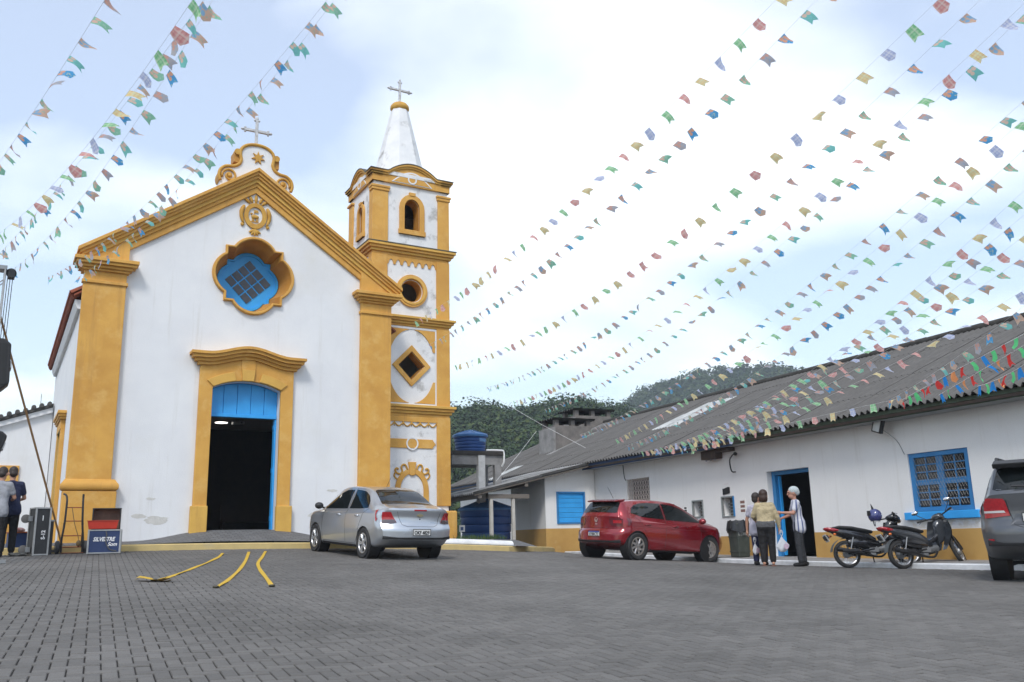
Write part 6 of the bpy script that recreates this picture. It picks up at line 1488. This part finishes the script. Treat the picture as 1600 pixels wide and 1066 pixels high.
def hand(mb, wrist, d, palm_n, curl=.6, side=1, s=1.0):
    """palm plus five unequal bent fingers; d points along the hand, palm_n out of the palm"""
    d = Vector(d).normalized(); n = Vector(palm_n); n = (n-d*n.dot(d)).normalized(); w = d.cross(n)*side; wrist = Vector(wrist)
    caps(mb, wrist, wrist+d*.075*s, .026*s, .034*s, 8); caps(mb, wrist+d*.05*s-w*.018*s, wrist+d*.085*s-w*.02*s, .022*s, .018*s, 8); caps(mb, wrist+d*.05*s+w*.018*s, wrist+d*.085*s+w*.02*s, .022*s, .018*s, 8)
    for k, L_ in enumerate((.070, .080, .074, .058)):
        b = wrist+d*.09*s+w*(.030-.02*k)*s; dd = (d*math.cos(curl*.5)+n*math.sin(curl*.5)); m1_ = b+dd*L_*.45*s; dd2 = d*math.cos(curl*1.4)+n*math.sin(curl*1.4); m2_ = m1_+dd2*L_*.5*s
        caps(mb, b, m1_, .0095*s, .009*s, 6); caps(mb, m1_, m2_, .009*s, .0075*s, 6)
    b = wrist+d*.03*s+w*.03*s; m1_ = b+(d*.6+w*.7+n*.3).normalized()*.045*s; caps(mb, b, m1_, .0125*s, .011*s, 6); caps(mb, m1_, m1_+(d*.9+n*.4).normalized()*.032*s, .011*s, .0085*s, 6)
def person(label, loc, facing, J, top_m, leg_m, hair_m, hair, shoe_m, sleeve='long', hem=.0, build_=1.0, skin=skin1, group=None, top_len=0.0, barefoot=False, under=None):
    """local frame: faces +x, left is +y. J: joint positions"""
    t = thing('person', label, 'person', loc, facing, group)
    g = build_; b = MB()
    P_ = {k: Vector(v) for k, v in J.items()}
    hip = (P_['hipL']+P_['hipR'])/2; hd = P_['head']; nk = P_['neck']; ch = P_['chest']
    def torso(mb, e):
        for u in np.linspace(-1, 1, 5):
            caps(mb, ch+Vector((0, u*.088*g, .02-.03*abs(u))), P_['belly']+Vector((0, u*.072*g, 0)), .082*g+e, .086*g+e); caps(mb, P_['belly']+Vector((0, u*.072*g, 0)), hip+Vector((-.015, u*.078*g, .02)), .086*g+e, .092*g+e)
        caps(mb, P_['shL'], P_['shR'], .052+e, .052+e); caps(mb, nk-Vector((0, 0, .06)), ch, .075+e, .10*g+e)
    torso(b, -.012)
    caps(b, nk-Vector((0, 0, .05)), nk.lerp(hd, .5), .052, .05)
    for s in 'LR':
        caps(b, P_['sh'+s], P_['el'+s], .047*g, .038*g); caps(b, P_['el'+s], P_['wr'+s], .038*g, .026); caps(b, P_['hip'+s], P_['kn'+s], .085*g, .055); caps(b, P_['kn'+s], P_['an'+s], .052, .036)
        a = P_['an'+s]; caps(b, a-Vector((.03, 0, .035)), a+Vector((.13, 0, -.05)), .036, .026)
        hand(b, P_['wr'+s], P_['wr'+s]-P_['el'+s] if 'hd'+s not in P_ else P_['hd'+s], P_.get('pn'+s, Vector((.2, -1 if s == 'L' else 1, 0))), J.get('curl', .6) if False else .7, 1 if s == 'L' else -1)
    # head with face: skull, jaw, nose, ears, brow; turned by head yaw
    hy = J['hyaw'][0] if 'hyaw' in J else 0.0; MHd = Matrix.Translation(hd) @ Matrix.Rotation(hy, 4, 'Z') @ Matrix.Rotation(J['hyaw'][1] if 'hyaw' in J else 0, 4, 'Y') @ Matrix.Scale(1.09, 4)
    b.ell((-.008, 0, .02), (.095, .075, .10), 16, 12, MHd).ell((.022, 0, -.055), (.068, .058, .062), 14, 10, MHd)
    caps(b, MHd @ Vector((.088, 0, .015)), MHd @ Vector((.108, 0, -.022)), .012, .016, 8); b.ell((.075, 0, .035), (.025, .055, .014), 10, 6, MHd); b.ell((.083, 0, -.062), (.016, .026, .010), 10, 6, MHd)
    for s in (-1, 1): b.ell((-.005, s*.077, -.008), (.022, .012, .034), 8, 6, MHd); b.ell((.070, s*.034, .012), (.016, .016, .010), 8, 6, MHd)
    body = b.build('body', skin, t); remesh(body, .011, 3)
    for s in (-1, 1):
        MB().ell((.082, s*.032, .014), (.006, .012, .007), 8, 6, MHd).build('eye', mat('eye_dark', (.04, .03, .025), .2), body, 180)
    # clothes
    tm = MB(); torso(tm, .014)
    for s in 'LR':
        if sleeve == 'long': caps(tm, P_['sh'+s], P_['el'+s], .066*g, .054*g); caps(tm, P_['el'+s], P_['el'+s].lerp(P_['wr'+s], .93), .054*g, .042)
        else: caps(tm, P_['sh'+s], P_['sh'+s].lerp(P_['el'+s], .62), .068*g, .062*g)
    if top_len:
        for u in np.linspace(-1, 1, 5): caps(tm, hip+Vector((-.01, u*.09*g, .03)), hip+Vector((-.012, u*.095*g, -top_len)), .113*g, .118*g)
    o = tm.build('top', top_m, t); remesh(o, .014, 5)
    lm_ = MB()
    for u in np.linspace(-1, 1, 5): caps(lm_, P_['belly']+Vector((-.005, u*.07*g, -.08)), hip+Vector((-.012, u*.088*g, -.03)), .085*g, .104*g)
    for s in 'LR':
        caps(lm_, P_['hip'+s]+Vector((0, 0, .02)), P_['kn'+s], .108*g, .078*g); caps(lm_, P_['kn'+s], P_['kn'+s].lerp(P_['an'+s], .93), .078*g, .066)
    o = lm_.build('trousers', leg_m, t); remesh(o, .014, 5)
    if under:
        um = MB()
        for u in np.linspace(-1, 1, 5): caps(um, hip+Vector((-.012, u*.085*g, .04)), hip+Vector((-.012, u*.088*g, .0)), .108*g, .108*g)
        remesh(um.build('shirt_hem', under, t), .014, 4)
    for s in 'LR':
        a = P_['an'+s]; sm_ = MB()
        if barefoot: sm_.box(a.x-.09, a.x+.17, a.y-.045, a.y+.045, a.z-.095, a.z-.08)
        else: caps(sm_, a+Vector((-.045, 0, -.04)), a+Vector((.14, 0, -.055)), .05, .038)
        q = sm_.build('shoe' if not barefoot else 'sandal', shoe_m, t)
        if not barefoot: remesh(q, .012, 3)
    hm_ = MB()
    if hair == 'short': hm_.ell((-.022, 0, .038), (.092, .081, .092), 16, 12, MHd).ell((-.05, 0, -.02), (.06, .07, .07), 12, 8, MHd)
    elif hair == 'bob': hm_.ell((-.02, 0, .04), (.10, .088, .096), 16, 12, MHd).ell((-.045, 0, -.04), (.07, .085, .095), 14, 10, MHd).ell((-.03, .05, -.06), (.05, .04, .07), 10, 8, MHd).ell((-.03, -.05, -.06), (.05, .04, .07), 10, 8, MHd)
    else: hm_.ell((-.03, 0, .045), (.108, .092, .092), 16, 12, MHd).ell((-.085, 0, .01), (.06, .07, .07), 12, 8, MHd)
    hm_.build('hair' if hair != 'cap' else 'hair_net', hair_m, body); 
    h_ = body.children[-1]; remesh(h_, .012, 3)
    # lift so that the soles touch the ground
    return t
def stand(h, spread=.09, lean=0.0, step=0.0, drop=.0):
    k = h/1.62
    return dict(head=(.02+lean, 0, 1.50*k), neck=(-.0+lean*.8, 0, 1.36*k), chest=(0+lean*.6, 0, 1.20*k), belly=(.01+lean*.3, 0, 1.02*k), hipL=(0, spread, .86*k), hipR=(0, -spread, .86*k),
                shL=(-.01+lean*.75, .150*k, 1.295*k), shR=(-.01+lean*.75, -.150*k, 1.295*k), knL=(.02+step*.5, spread*1.05, .47*k), knR=(.02-step*.5, -spread*1.05, .47*k), anL=(-.02+step, spread*1.05, .095), anR=(-.02-step, -spread*1.05, .095))
hairb = mat('dark_hair', (.022, .016, .013), .6, (.035, .022, .017), 20); hairbr = mat('brown_hair', (.05, .022, .014), .55, (.03, .014, .01), 20)
def sub(name, col, v=.15, sc=14): return mat(name, col, .85, tuple(c*(1-v) for c in col), sc, bump=.9, bscale=13, bdist=.035)
beige = sub('beige_knit', (.50, .41, .25)); blackc = sub('black_cloth', (.012, .011, .012)); navy = sub('navy_cloth', (.02, .022, .07)); lilac = sub('lilac_cotton', (.46, .44, .52)); charc = sub('charcoal_cloth', (.04, .042, .048)); greyc = sub('grey_cotton', (.30, .31, .34)); navyt = sub('navy_shirt', (.014, .02, .06)); netw = mat('white_net', (.62, .66, .66), .8, (.40, .46, .46), 40, bump=.5, bscale=120)
stripe = bpy.data.materials.new('striped_blouse'); stripe.use_nodes = True
def _stp():
    t = stripe.node_tree; L = t.links.new; p = t.nodes['Principled BSDF']; p.inputs['Roughness'].default_value = .85
    tc = t.nodes.new('ShaderNodeTexCoord'); sp = t.nodes.new('ShaderNodeSeparateXYZ'); L(tc.outputs['Object'], sp.inputs[0])
    a = t.nodes.new('ShaderNodeMath'); a.operation = 'ARCTAN2'; L(sp.outputs[1], a.inputs[0]); L(sp.outputs[0], a.inputs[1])
    m = t.nodes.new('ShaderNodeMath'); m.operation = 'MULTIPLY'; m.inputs[1].default_value = 15; L(a.outputs[0], m.inputs[0])
    s = t.nodes.new('ShaderNodeMath'); s.operation = 'SINE'; L(m.outputs[0], s.inputs[0])
    r = t.nodes.new('ShaderNodeValToRGB'); e = r.color_ramp.elements; e[0].position = .0; e[0].color = (.62, .62, .66, 1); e[1].position = .72; e[1].color = (.10, .12, .24, 1); k = e.new(.30); k.color = (.62, .62, .66, 1); k2 = e.new(.45); k2.color = (.40, .42, .52, 1)
    L(s.outputs[0], r.inputs[0]); L(r.outputs[0], p.inputs['Base Color'])
_stp()
def face_of(dx, dy): return math.atan2(dy, dx)
# woman in beige: back to the camera, bag in her right hand
p2 = onground(1202, 886, 18.9)
J = stand(1.60); J.update(elL=(.06, .25, 1.06), wrL=(.20, .20, .98), elR=(-.02, -.25, 1.02), wrR=(.03, -.28, .80), hdR=(.02, 0, -1), pnR=(0, 1, 0), hyaw=(-.25, .12))
person('person in a beige cardigan and black trousers holding a white carrier bag', p2, R(78), J, beige, blackc, hairbr, 'bob', sub('sandal_brown', (.25, .12, .08)), group='people by the shop door', barefoot=True, under=sub('grey_hem', (.10, .10, .105)), build_=1.06)
# woman half hidden behind her
p1_ = onground(1190, 884.5, 19.3)
J = stand(1.56); J.update(elL=(.02, .25, 1.0), wrL=(.05, .27, .76), elR=(.10, -.22, 1.02), wrR=(.26, -.10, 1.02), hyaw=(-.5, .05))
person('person in a lilac top and navy trousers half hidden behind the beige cardigan', p1_, R(60), J, lilac, navy, hairb, 'short', blackc, sleeve='short', group='people by the shop door', top_len=.10)
# woman in striped blouse facing left, forearms held out
p3 = onground(1254, 886, 18.9)
J = stand(1.68, lean=.05, step=.05); J.update(elL=(.13, .23, 1.12), wrL=(.36, .12, 1.14), elR=(.10, -.25, 1.10), wrR=(.33, -.16, 1.02), hyaw=(.1, .1))
person('person in a striped blouse, white hair net and dark trousers facing left', p3, R(172), J, stripe, charc, netw, 'cap', blackc, sleeve='short', group='people by the shop door', top_len=.10, build_=1.08, skin=mat('skin_ruddy', (.52, .27, .19), .55, (.47, .23, .16), 9))
# carrier bags
bagm = cloth('carrier_bag_white', 'x', (.80, .81, .84), 0, 0)
def bag(label, top, w, h, rz):
    t = thing('carrier_bag', label, 'bag', top, rz, 'white carrier bags')
    mb = MB(); k = 20; prof = [(0, .04), (.12, .10), (.30, .35), (.5, .72), (.72, 1.0), (.90, .92), (1.0, .55)]
    def fn(u, v):
        a = 2*PI*u; s = float(np.interp(v, [p[0] for p in prof], [p[1] for p in prof])); c = 1+.14*math.sin(a*5+v*7)*s+.10*math.sin(a*3-v*4)
        return (w/2*s*c*math.cos(a), w/3*s*c*math.sin(a), -h*v-.03*math.sin(a*2)*s)
    mb.grid(fn, 28, 14, flip=True); mb.build('bag_body', bagm, t, 180)
    for s in (-1, 1): MB().tube(smooth_line([(s*.01, 0, -.06*h), (s*.045, .01*s, .05), (s*.01, 0, .10), (-s*.02, 0, .04)], 4), .008, 5).build('bag_handle', bagm, t)
    MB().plate(circle(0, 0, .06, 16), 0, .002, M=Matrix.Translation((.03, -w/3*1.03, -h*.7))).build('pale_print', mat('pale_bag_print', (.6, .45, .55), .7), t)
    return t
bag('bulging white carrier bag hanging from the hand of the beige cardigan', pix(1221, 836, 18.85)+Vector((0, 0, -.0)), .27, .34, R(20))
bag('white carrier bag hanging beside the rubbish bin', pix(1179.5, 847, 19.35), .15, .26, R(30))
# ------------------------------------------------------------------ two men at the left edge
q1 = onground(-12, 868, 17.0); J = stand(1.74, lean=.10); J.update(elL=(.16, .22, 1.16), wrL=(.36, .10, 1.10), elR=(.14, -.24, 1.14), wrR=(.36, -.12, 1.10), hyaw=(.0, .35))
g_ = person('person in a grey T-shirt bending forward at the left edge', q1, R(100), J, greyc, blackc, hairb, 'short', blackc, sleeve='short', group='people at the left edge', top_len=.08)
q2 = onground(8, 867, 17.4); J = stand(1.76, lean=.06); J.update(elL=(.10, .24, 1.12), wrL=(.32, .16, 1.08), elR=(.12, -.24, 1.14), wrR=(.34, -.14, 1.10), hyaw=(.1, .3))
n_ = person('person in a navy polo shirt and dark trousers beside the flight case', q2, R(120), J, navyt, blackc, hairb, 'short', blackc, sleeve='short', group='people at the left edge', top_len=.06)
# ================================================================== rubbish bin by the wall
bp = onground(1163, 876, 19.9); wb_ = B2W(15.2, 0); 
bn = thing('rubbish_bin', 'grey-green rubbish bin lined with a black sack beside the shop door', 'bin', B2W(15.3, 18.95, float(gba(14.6, 19))+.12), YB+PI/2)
binm = mat('bin_green', (.075, .085, .07), .6, (.05, .058, .048), 6)
MB().lathe([(.24, 0), (.25, .02), (.29, .80), (.30, .82), (.30, .86), (.27, .86)], 4, a0=PI/4).build('body', binm, bn, bevel=.02)
for z in (.12, .5, .66): MB().lathe([(.258+.05*z, z), (.262+.05*z, z+.02), (.258+.05*z, z+.04)], 4, a0=PI/4).build('rib', binm, bn)
sackm = mat('black_sack', (.012, .012, .013), .3)
def sk(u, v):
    a = 2*PI*u; r_ = .26+.05*v+.02*math.sin(a*7)+.015*math.sin(a*11); return (r_*math.cos(a)*1.0, r_*math.sin(a), .93-.26*v**1.3-.05*math.sin(a*3)*v+.02*math.sin(a*9))
MB().grid(sk, 36, 6).add([(0, 0, .94)], []).build('sack', sackm, bn, 180); MB().ell((0, 0, .86), (.27, .27, .08), 14, 8).build('sack_top', sackm, bn, 180)
text('B. QUIMICHO', .105, mat('stencil_white', (.55, .55, .52), .7), bn, Matrix.Translation((-.202, 0, .58)) @ REARM, bold=.003, sx=.55)
# ================================================================== stage equipment at the left
def face_cam(p): return math.atan2(-p.y, -p.x)        # +x towards the camera
# flight case standing on end
fc = onground(57, 868, 17.6)
cs = thing('flight_case', 'black flight case with metal edges standing upright beside the hand truck', 'case', fc, face_cam(fc)+.35)
blk = mat('case_black', (.018, .018, .02), .5, (.028, .028, .03), 6); alu = mat('aluminium_edge', (.48, .48, .48), .4, (.38, .38, .38), 12, metal=.7)
W_, D_, H2 = .27, .16, .92
MB().box(-D_, D_, -W_/2, W_/2, .02, H2).build('case_body', blk, cs)
ed = MB()
for sy in (-1, 1):
    for sx_ in (-1, 1): ed.box(sx_*D_-.015, sx_*D_+.015, sy*W_/2-.015, sy*W_/2+.015, 0, H2+.02)
for z in (.0, H2-.01):
    for sy in (-1, 1): ed.box(-D_+.015, D_-.015, sy*W_/2-.014, sy*W_/2+.014, z+.002, z+.03)
    for sx_ in (-1, 1): ed.box(sx_*D_-.014, sx_*D_+.014, -W_/2+.015, W_/2-.015, z+.003, z+.031)
ed.build('metal_edges', alu, cs)
text('S-12', .10, MATS['white_print'], cs, Matrix.Translation((D_+.003, .03, .40)) @ Matrix(((0,0,1,0),(0,-1,0,0),(1,0,0,0),(0,0,0,1))), bold=.003)
MB().box(D_, D_+.004, -.008, .008, .68, .78).build('tally_mark', MATS['white_print'], cs)
for z in (.12, .72):
    cw = MB().lathe([(.075, -.02), (.085, -.015), (.085, .015), (.075, .02)], 20, M=Matrix.Translation((0, -W_/2-.13, z)) @ Matrix.Rotation(PI/2, 4, 'Y')).build('castor_wheel', mat('castor_grey', (.12, .115, .11), .7), cs, 40)
    MB().box(-.05, .05, -W_/2-.10, -W_/2-.012, z-.05, z+.05).build('castor_fork', steel, cw)
# black panel leaning behind the flight case
q = onground(72, 866, 18.0); pn3 = thing('panel_case', 'thin black panel leaning behind the flight case', 'panel', q, face_cam(q)+.3)
MB().box(-.03, .03, -.09, .09, 0, .68).build('board', blk, pn3, bevel=.006); MB().box(-.035, .035, -.095, .095, .66, .69).build('edge_strip', steel, pn3)
# hand truck
ht = onground(111, 866, 18.3)
tk = thing('hand_truck', 'black hand truck with orange crossbars standing on two wheels', 'hand truck', ht, face_cam(ht)+.12)
orng = mat('rusty_orange', (.36, .09, .03), .6, (.22, .06, .025), 12)
for s in (-1, 1):
    MB().tube(smooth_line([(.02, s*.20, .02), (.0, s*.20, .30), (-.02, s*.17, .6), (-.06, s*.155, 1.0), (-.09, s*.155, 1.12)]+([(-.16, s*.17, 1.20), (-.26, s*.20, 1.23)] if s < 0 else [(-.10, s*.155, 1.22)]), 4), .021, 8).build('side_rail', blackm, tk, 60)
    MB().tube([(-.02, s*.18, .62), (-.10, s*.19, .14)], .014, 6).build('brace', blackm, tk)
    Y = Matrix.Translation((-.11, s*.26, .13)) @ Matrix.Rotation(PI/2, 4, 'X')
    w_ = MB().lathe([(.07, -.03), (.11, -.04), (.13, -.025), (.13, .025), (.11, .04), (.07, .03)], 24, M=Y).build('wheel', mat('tyre_grey', (.07, .07, .072), .8), tk, 40); MB().lathe([(.068, -.02), (.068, .02), (.02, .035)], 16, M=Y).build('hub', steel, w_)
for z, w in ((.36, .185), (.66, .168), (.94, .158)): MB().tube([(-.02-.05*z, -w, z), (-.02-.05*z, w, z)], .013, 6).build('crossbar', orng, tk)
MB().tube([(-.11, -.26, .13), (-.11, .26, .13)], .016, 6).build('axle', orng, tk); MB().box(.0, .22, -.2, .2, .008, .02).build('toe_plate', orng, tk)
MB().tube(smooth_line([(-.05, -.05, .95), (.0, .02, .6), (.02, .10, .35), (.04, .12, .22)], 5), .008, 5).ell((.04, .12, .20), (.05, .05, .07), 8, 6).build('hanging_strap', mat('strap_brown', (.16, .11, .05), .8), tk)
# blue lettered case, red tray and open wooden box on top of it
bb = onground(162, 867, 18.2)
bc = thing('equipment_case', 'blue equipment case with white lettering and metal edges', 'case', bb, face_cam(bb)-.05)
bluec = mat('case_blue', (.022, .045, .135), .5, (.016, .034, .105), 5)
MB().box(-.2, .2, -.30, .30, .02, .47).build('case_body', bluec, bc)
ed = MB()
for sy in (-1, 1):
    for sx_ in (-1, 1): ed.box(sx_*.2-.016, sx_*.2+.016, sy*.30-.016, sy*.30+.016, 0, .485)
for z in (.0, .455):
    for sy in (-1, 1): ed.box(-.184, .184, sy*.30-.015, sy*.30+.015, z+.002, z+.029)
    for sx_ in (-1, 1): ed.box(sx_*.2-.015, sx_*.2+.015, -.284, .284, z+.003, z+.028)
ed.build('metal_edges', alu, bc)
FR = Matrix(((0, 0, 1, 0), (1, 0, 0, 0), (0, 1, 0, 0), (0, 0, 0, 1)))
text('SILVESTRE', .112, MATS['white_print'], bc, Matrix.Translation((.204, -.01, .285)) @ FR, bold=.004, shear=.25, sx=.80)
text('Som', .105, MATS['white_print'], bc, Matrix.Translation((.204, .15, .185)) @ FR, bold=.003, shear=.35, sx=.95)
MB().tube(smooth_line([(.21, .02, .45), (.215, .04, .36), (.215, .02, .28), (.215, .06, .16), (.215, .12, .08), (.22, .24, .05)], 4), .011, 5).build('dangling_cable', mat('cable_grey', (.10, .10, .095), .6), bc)
ob = thing('wooden_box', 'open dark-edged wooden box behind the red tray', 'box', bb+Vector((0, 0, .49)), face_cam(bb)-.05)
wd_ = mat('brown_plywood', (.22, .12, .085), .7, (.15, .085, .06), 4)
MB().box(-.2, -.18, -.27, .27, 0, .42).build('back_board', wd_, ob); MB().box(-.18, .0, -.27, -.25, 0, .42).box(-.18, .0, .25, .27, 0, .42).build('side_boards', wd_, ob); MB().box(-.21, .01, -.275, .275, .42, .435).build('top_edge', blk, ob); MB().box(-.18, .0, -.25, .25, 0, .02).build('base_board', wd_, ob)
for s in (-1, 1): MB().box(-.003, .012, s*.262-.012, s*.262+.012, 0, .42).build('edge_strip', blk, ob)
rt = thing('red_tray', 'red plastic tray resting on the blue lettered case', 'tray', bb+Vector((0, 0, .49)), face_cam(bb)+.0)
redpl = mat('red_plastic', (.55, .035, .015), .45, (.45, .03, .012), 5)
def tray(u, v):
    sx_, sy_ = ((-.3, -.11), (.28, -.11), (.28, .11), (-.3, .11))[int(u*4) % 4]; k = .9+.1*v; return (.12+sy_*k, sx_*k-.05, .01+.155*v)
MB().grid(tray, 4, 1).grid(lambda u, v: tuple(Vector(tray(u, v))*1.0+Vector((0, 0, .002))), 4, 1, flip=True).build('tray_wall', redpl, rt)
MB().box(.03, .21, -.31, .20, .005, .015).build('tray_floor', redpl, rt); MB().plate([(-.36, -.0), (.24, -.0), (.24, .012), (-.36, .012)], -.12, -.10, M=Matrix.Translation((.12, 0, .165)) @ Matrix.Rotation(PI/2, 4, 'Z')).build('tray_rim', redpl, rt)
# small blue crate with bundle behind the men
q = onground(33, 862, 18.3); cr = thing('crate', 'low blue crate with bundled cloth behind the navy shirt', 'crate', q, face_cam(q)+.2)
MB().box(-.18, .18, -.26, .26, 0, .42).build('crate_body', bluec, cr, bevel=.01); MB().box(-.2, .2, -.28, .28, .42, .45).build('rim', orng, cr, bevel=.008); MB().ell((.1, -.12, .48), (.12, .14, .06), 10, 8).build('bundle', mat('bundle_pale', (.5, .45, .43), .9, (.3, .12, .1), 8), cr, 180)
# coiled cables on the ground
for k, (a, b, d) in enumerate(((27, 866, 17.4), (80, 862, 18.4))):
    q = onground(a, b, d); o = MB().tube([(math.cos(t)*(.14+.03*math.sin(t*1.7)), math.sin(t)*(.14+.03*math.cos(t*2.3)), .015+.012*(t/6)) for t in np.linspace(0, 26, 90)], .010, 5).build('cable_coil', MATS['cable_grey']); o.location = q
    tag(o, ('coiled grey cable lying left of the flight case', 'coiled grey cable lying between flight case and hand truck')[k], 'cable')
# ------------------------------------------------------------------ lifting mast with hanging loudspeakers
top = pix(-4, 424, 16.0); gx_, gy_ = top.x, top.y; g0 = gz(gx_, gy_)
ms = thing('lifting_mast', 'lattice lifting mast with pulley at the left edge', 'mast', (gx_, gy_, g0), face_cam(top))
Hm = top.z-g0
mm = MB()
for sx_ in (-1, 1):
    for sy in (-1, 1): mm.tube([(sx_*.12, sy*.12-.0, 0), (sx_*.12, sy*.12, Hm+.05)], .02, 6)
for k in range(int(Hm/.25)):
    z = k*.25; s = 1 if k % 2 else -1
    for sy in (-1, 1): mm.tube([(-.12*s, sy*.12, z), (.12*s, sy*.12, z+.25)], .009, 4)
    for sx_ in (-1, 1): mm.tube([(sx_*.12, -.12*s, z), (sx_*.12, .12*s, z+.25)], .009, 4)
mm.build('truss', alu, ms)
MB().box(-.14, .14, -.3, .15, Hm+.02, Hm+.09).build('head_beam', steel, ms); MB().lathe([(.05, -.03), (.085, -.03), (.07, 0), (.085, .03), (.05, .03)], 18, M=Matrix.Translation((.05, .22, Hm-.02)) @ Matrix.Rotation(PI/2, 4, 'Y')).build('pulley', blackm, ms, 40)
MB().box(-.05, .12, .17, .28, Hm-.12, Hm+.04).build('pulley_cheek', plast, ms, bevel=.01)
for dy in (.17, .21, .25): MB().tube([(.06, dy, Hm-.1), (.06, dy-.03, .8)], .006, 4).build('hoist_cable', blackm, ms)
MB().box(-.6, .6, -.05, .05, 0, .06).box(-.05, .05, -.6, .6, .002, .062).build('base_outrigger', steel, ms)
spm = mat('speaker_black', (.022, .022, .024), .6, bump=.2, bscale=200)
def speaker(label, px, py, d, h, w, tilt):
    p = pix(px, py, d); t = thing('loudspeaker', label, 'loudspeaker', p, face_cam(p)); T = Matrix.Rotation(tilt, 4, 'X')
    MB().plate([(-w/2, -h*.36), (-w*.30, -h/2), (w*.30, -h/2), (w/2, -h*.36), (w/2, h*.40), (w*.34, h/2), (-w*.34, h/2), (-w/2, h*.40)], -.22, .22, M=T @ Matrix.Rotation(PI/2, 4, 'Z')).build('cabinet', spm, t, bevel=.03)
    MB().plate([(-w*.4, -h*.4), (w*.4, -h*.4), (w*.4, h*.4), (-w*.4, h*.4)], -.232, -.222, M=T @ Matrix.Rotation(PI/2, 4, 'Z')).build('grille', blackm, t)
    MB().box(-.2, .2, w/2, w/2+.02, -.06, .06, T).build('flying_bracket', steel, t)
speaker('tall black loudspeaker hanging from the mast at the left edge', -18, 571, 15.6, .92, .66, .04)
speaker('lower black loudspeaker tilted down under the first one', -24, 690, 15.6, .46, .60, -.28)
# orange strap from the mast to the ground
a, b = pix(-6, 470, 15.9), onground(101, 846, 19.0); b.z += .0
st_ = MB().tube([Vector((0, 0, 0)), b-a], .014, 6, sx=1.6).build('tension_strap', mat('strap_tan', (.45, .26, .12), .8)); st_.location = a; tag(st_, 'tan tension strap slanting from the mast down past the church corner', 'strap')
# ------------------------------------------------------------------ yellow straps on the plaza
yel = mat('yellow_webbing', (.62, .40, .03), .75, (.50, .31, .02), 20, bump=.3, bscale=150)
def strap(label, pts, dn, df, fold):
    W = []; n = len(pts)
    ys = [p[1] for p in pts]
    for (px, py) in pts:
        # depth from the paving: search along the ray
        r = pix(px, py, 1)-Vector((0, 0, CAMZ)); d = 6.0
        while d < 26:
            p = Vector((0, 0, CAMZ))+r*d
            if p.z <= gz(p.x, p.y)+.002: break
            d += .02
        W.append(p)
    W = [Vector(q) for q in smooth_line([tuple(p) for p in W], 5)]; c0 = W[0].copy(); mb = MB(); V = []; F = []; k = len(W)
    for i, p in enumerate(W):
        t = (W[min(i+1, k-1)]-W[max(i-1, 0)]); t.z = 0; t.normalize(); s = Vector((-t.y, t.x, 0)); z = gz(p.x, p.y)+.006+.005*abs(math.sin(i*.6))
        for o_, zz in ((-.03, .004*math.sin(i*.9)), (.03, -.004*math.sin(i*.9))):
            q = p+s*o_; V.append((q.x-c0.x, q.y-c0.y, z+zz+.002-c0.z))
        for o_, zz in ((.03, -.004*math.sin(i*.9)), (-.03, .004*math.sin(i*.9))):
            q = p+s*o_; V.append((q.x-c0.x, q.y-c0.y, z+zz-.003-c0.z))
    for i in range(k-1):
        for j in range(4): F.append((i*4+j, (i+1)*4+j, (i+1)*4+(j+1) % 4, i*4+(j+1) % 4))
    F += [(0, 1, 2, 3), tuple((k-1)*4+j for j in (3, 2, 1, 0))]
    t = thing('webbing_strap', label, 'strap', c0, 0, 'yellow webbing straps on the paving'); mb.add(V, F).build('webbing', yel, t, 60)
    MB().box(-.035, .035, -.03, .03, .0, .03).build('metal_hook', mat('hook_dark', (.05, .045, .03), .5, metal=.5), t, bevel=.01)
    if fold:
        for q in range(3): MB().grid(lambda u, v: (-.25+.5*u+.05*q, -.05+.08*v-.06*q, .02+.035*math.sin(u*6+q)*(.6+.4*v)+.012*q), 12, 2).build('loose_fold', yel, t, 180)
    return t
strap('longest yellow strap ending in a loose heap', [(240, 908), (262, 903), (290, 893), (318, 882), (340, 872), (348, 865)], 0, 0, True)
strap('yellow strap in the middle of the three', [(337, 919), (355, 908), (372, 893), (383, 878), (389, 863)], 0, 0, False)
strap('rightmost yellow strap with an S bend', [(425, 917), (417, 905), (407, 892), (403, 881), (409, 872), (415, 862)], 0, 0, False)
# grass tuft at the tower foot
gm = mat('grass_blade', (.06, .11, .03), .8, (.04, .08, .02), 3); gb = MB(); rg = random.Random(4)
for k in range(420):
    p = C2W(rg.uniform(6.2, 7.6), rg.uniform(.2, .9)); h = rg.uniform(.06, .18); a = rg.uniform(0, 6.28); z = ramp_z(6.6, .5)+.0
    gb.add([(p.x-.012*math.cos(a), p.y-.012*math.sin(a), z), (p.x+.012*math.cos(a), p.y+.012*math.sin(a), z), (p.x+rg.gauss(0, .04), p.y+rg.gauss(0, .04), z+h)], [(0, 1, 2)])
kind(gb.build('grass', gm), 'stuff', 'tuft of green grass at the foot of the bell tower')
# small altar light deep in the nave
al = thing('altar_light', 'tiny warm light glowing deep inside the church', 'lamp', C2W(-.05, 9.2, 2.35), YC)
MB().ell((0, 0, 0), (.05, .05, .07), 10, 8).build('flame', mat('altar_glow', (1, .7, .4), .5, emit=(1, .55, .2, 4)), al, 180); MB().lathe([(.07, -.2), (.03, -.17), (.03, -.07), (.05, -.06)], 12).build('holder', gold, al)
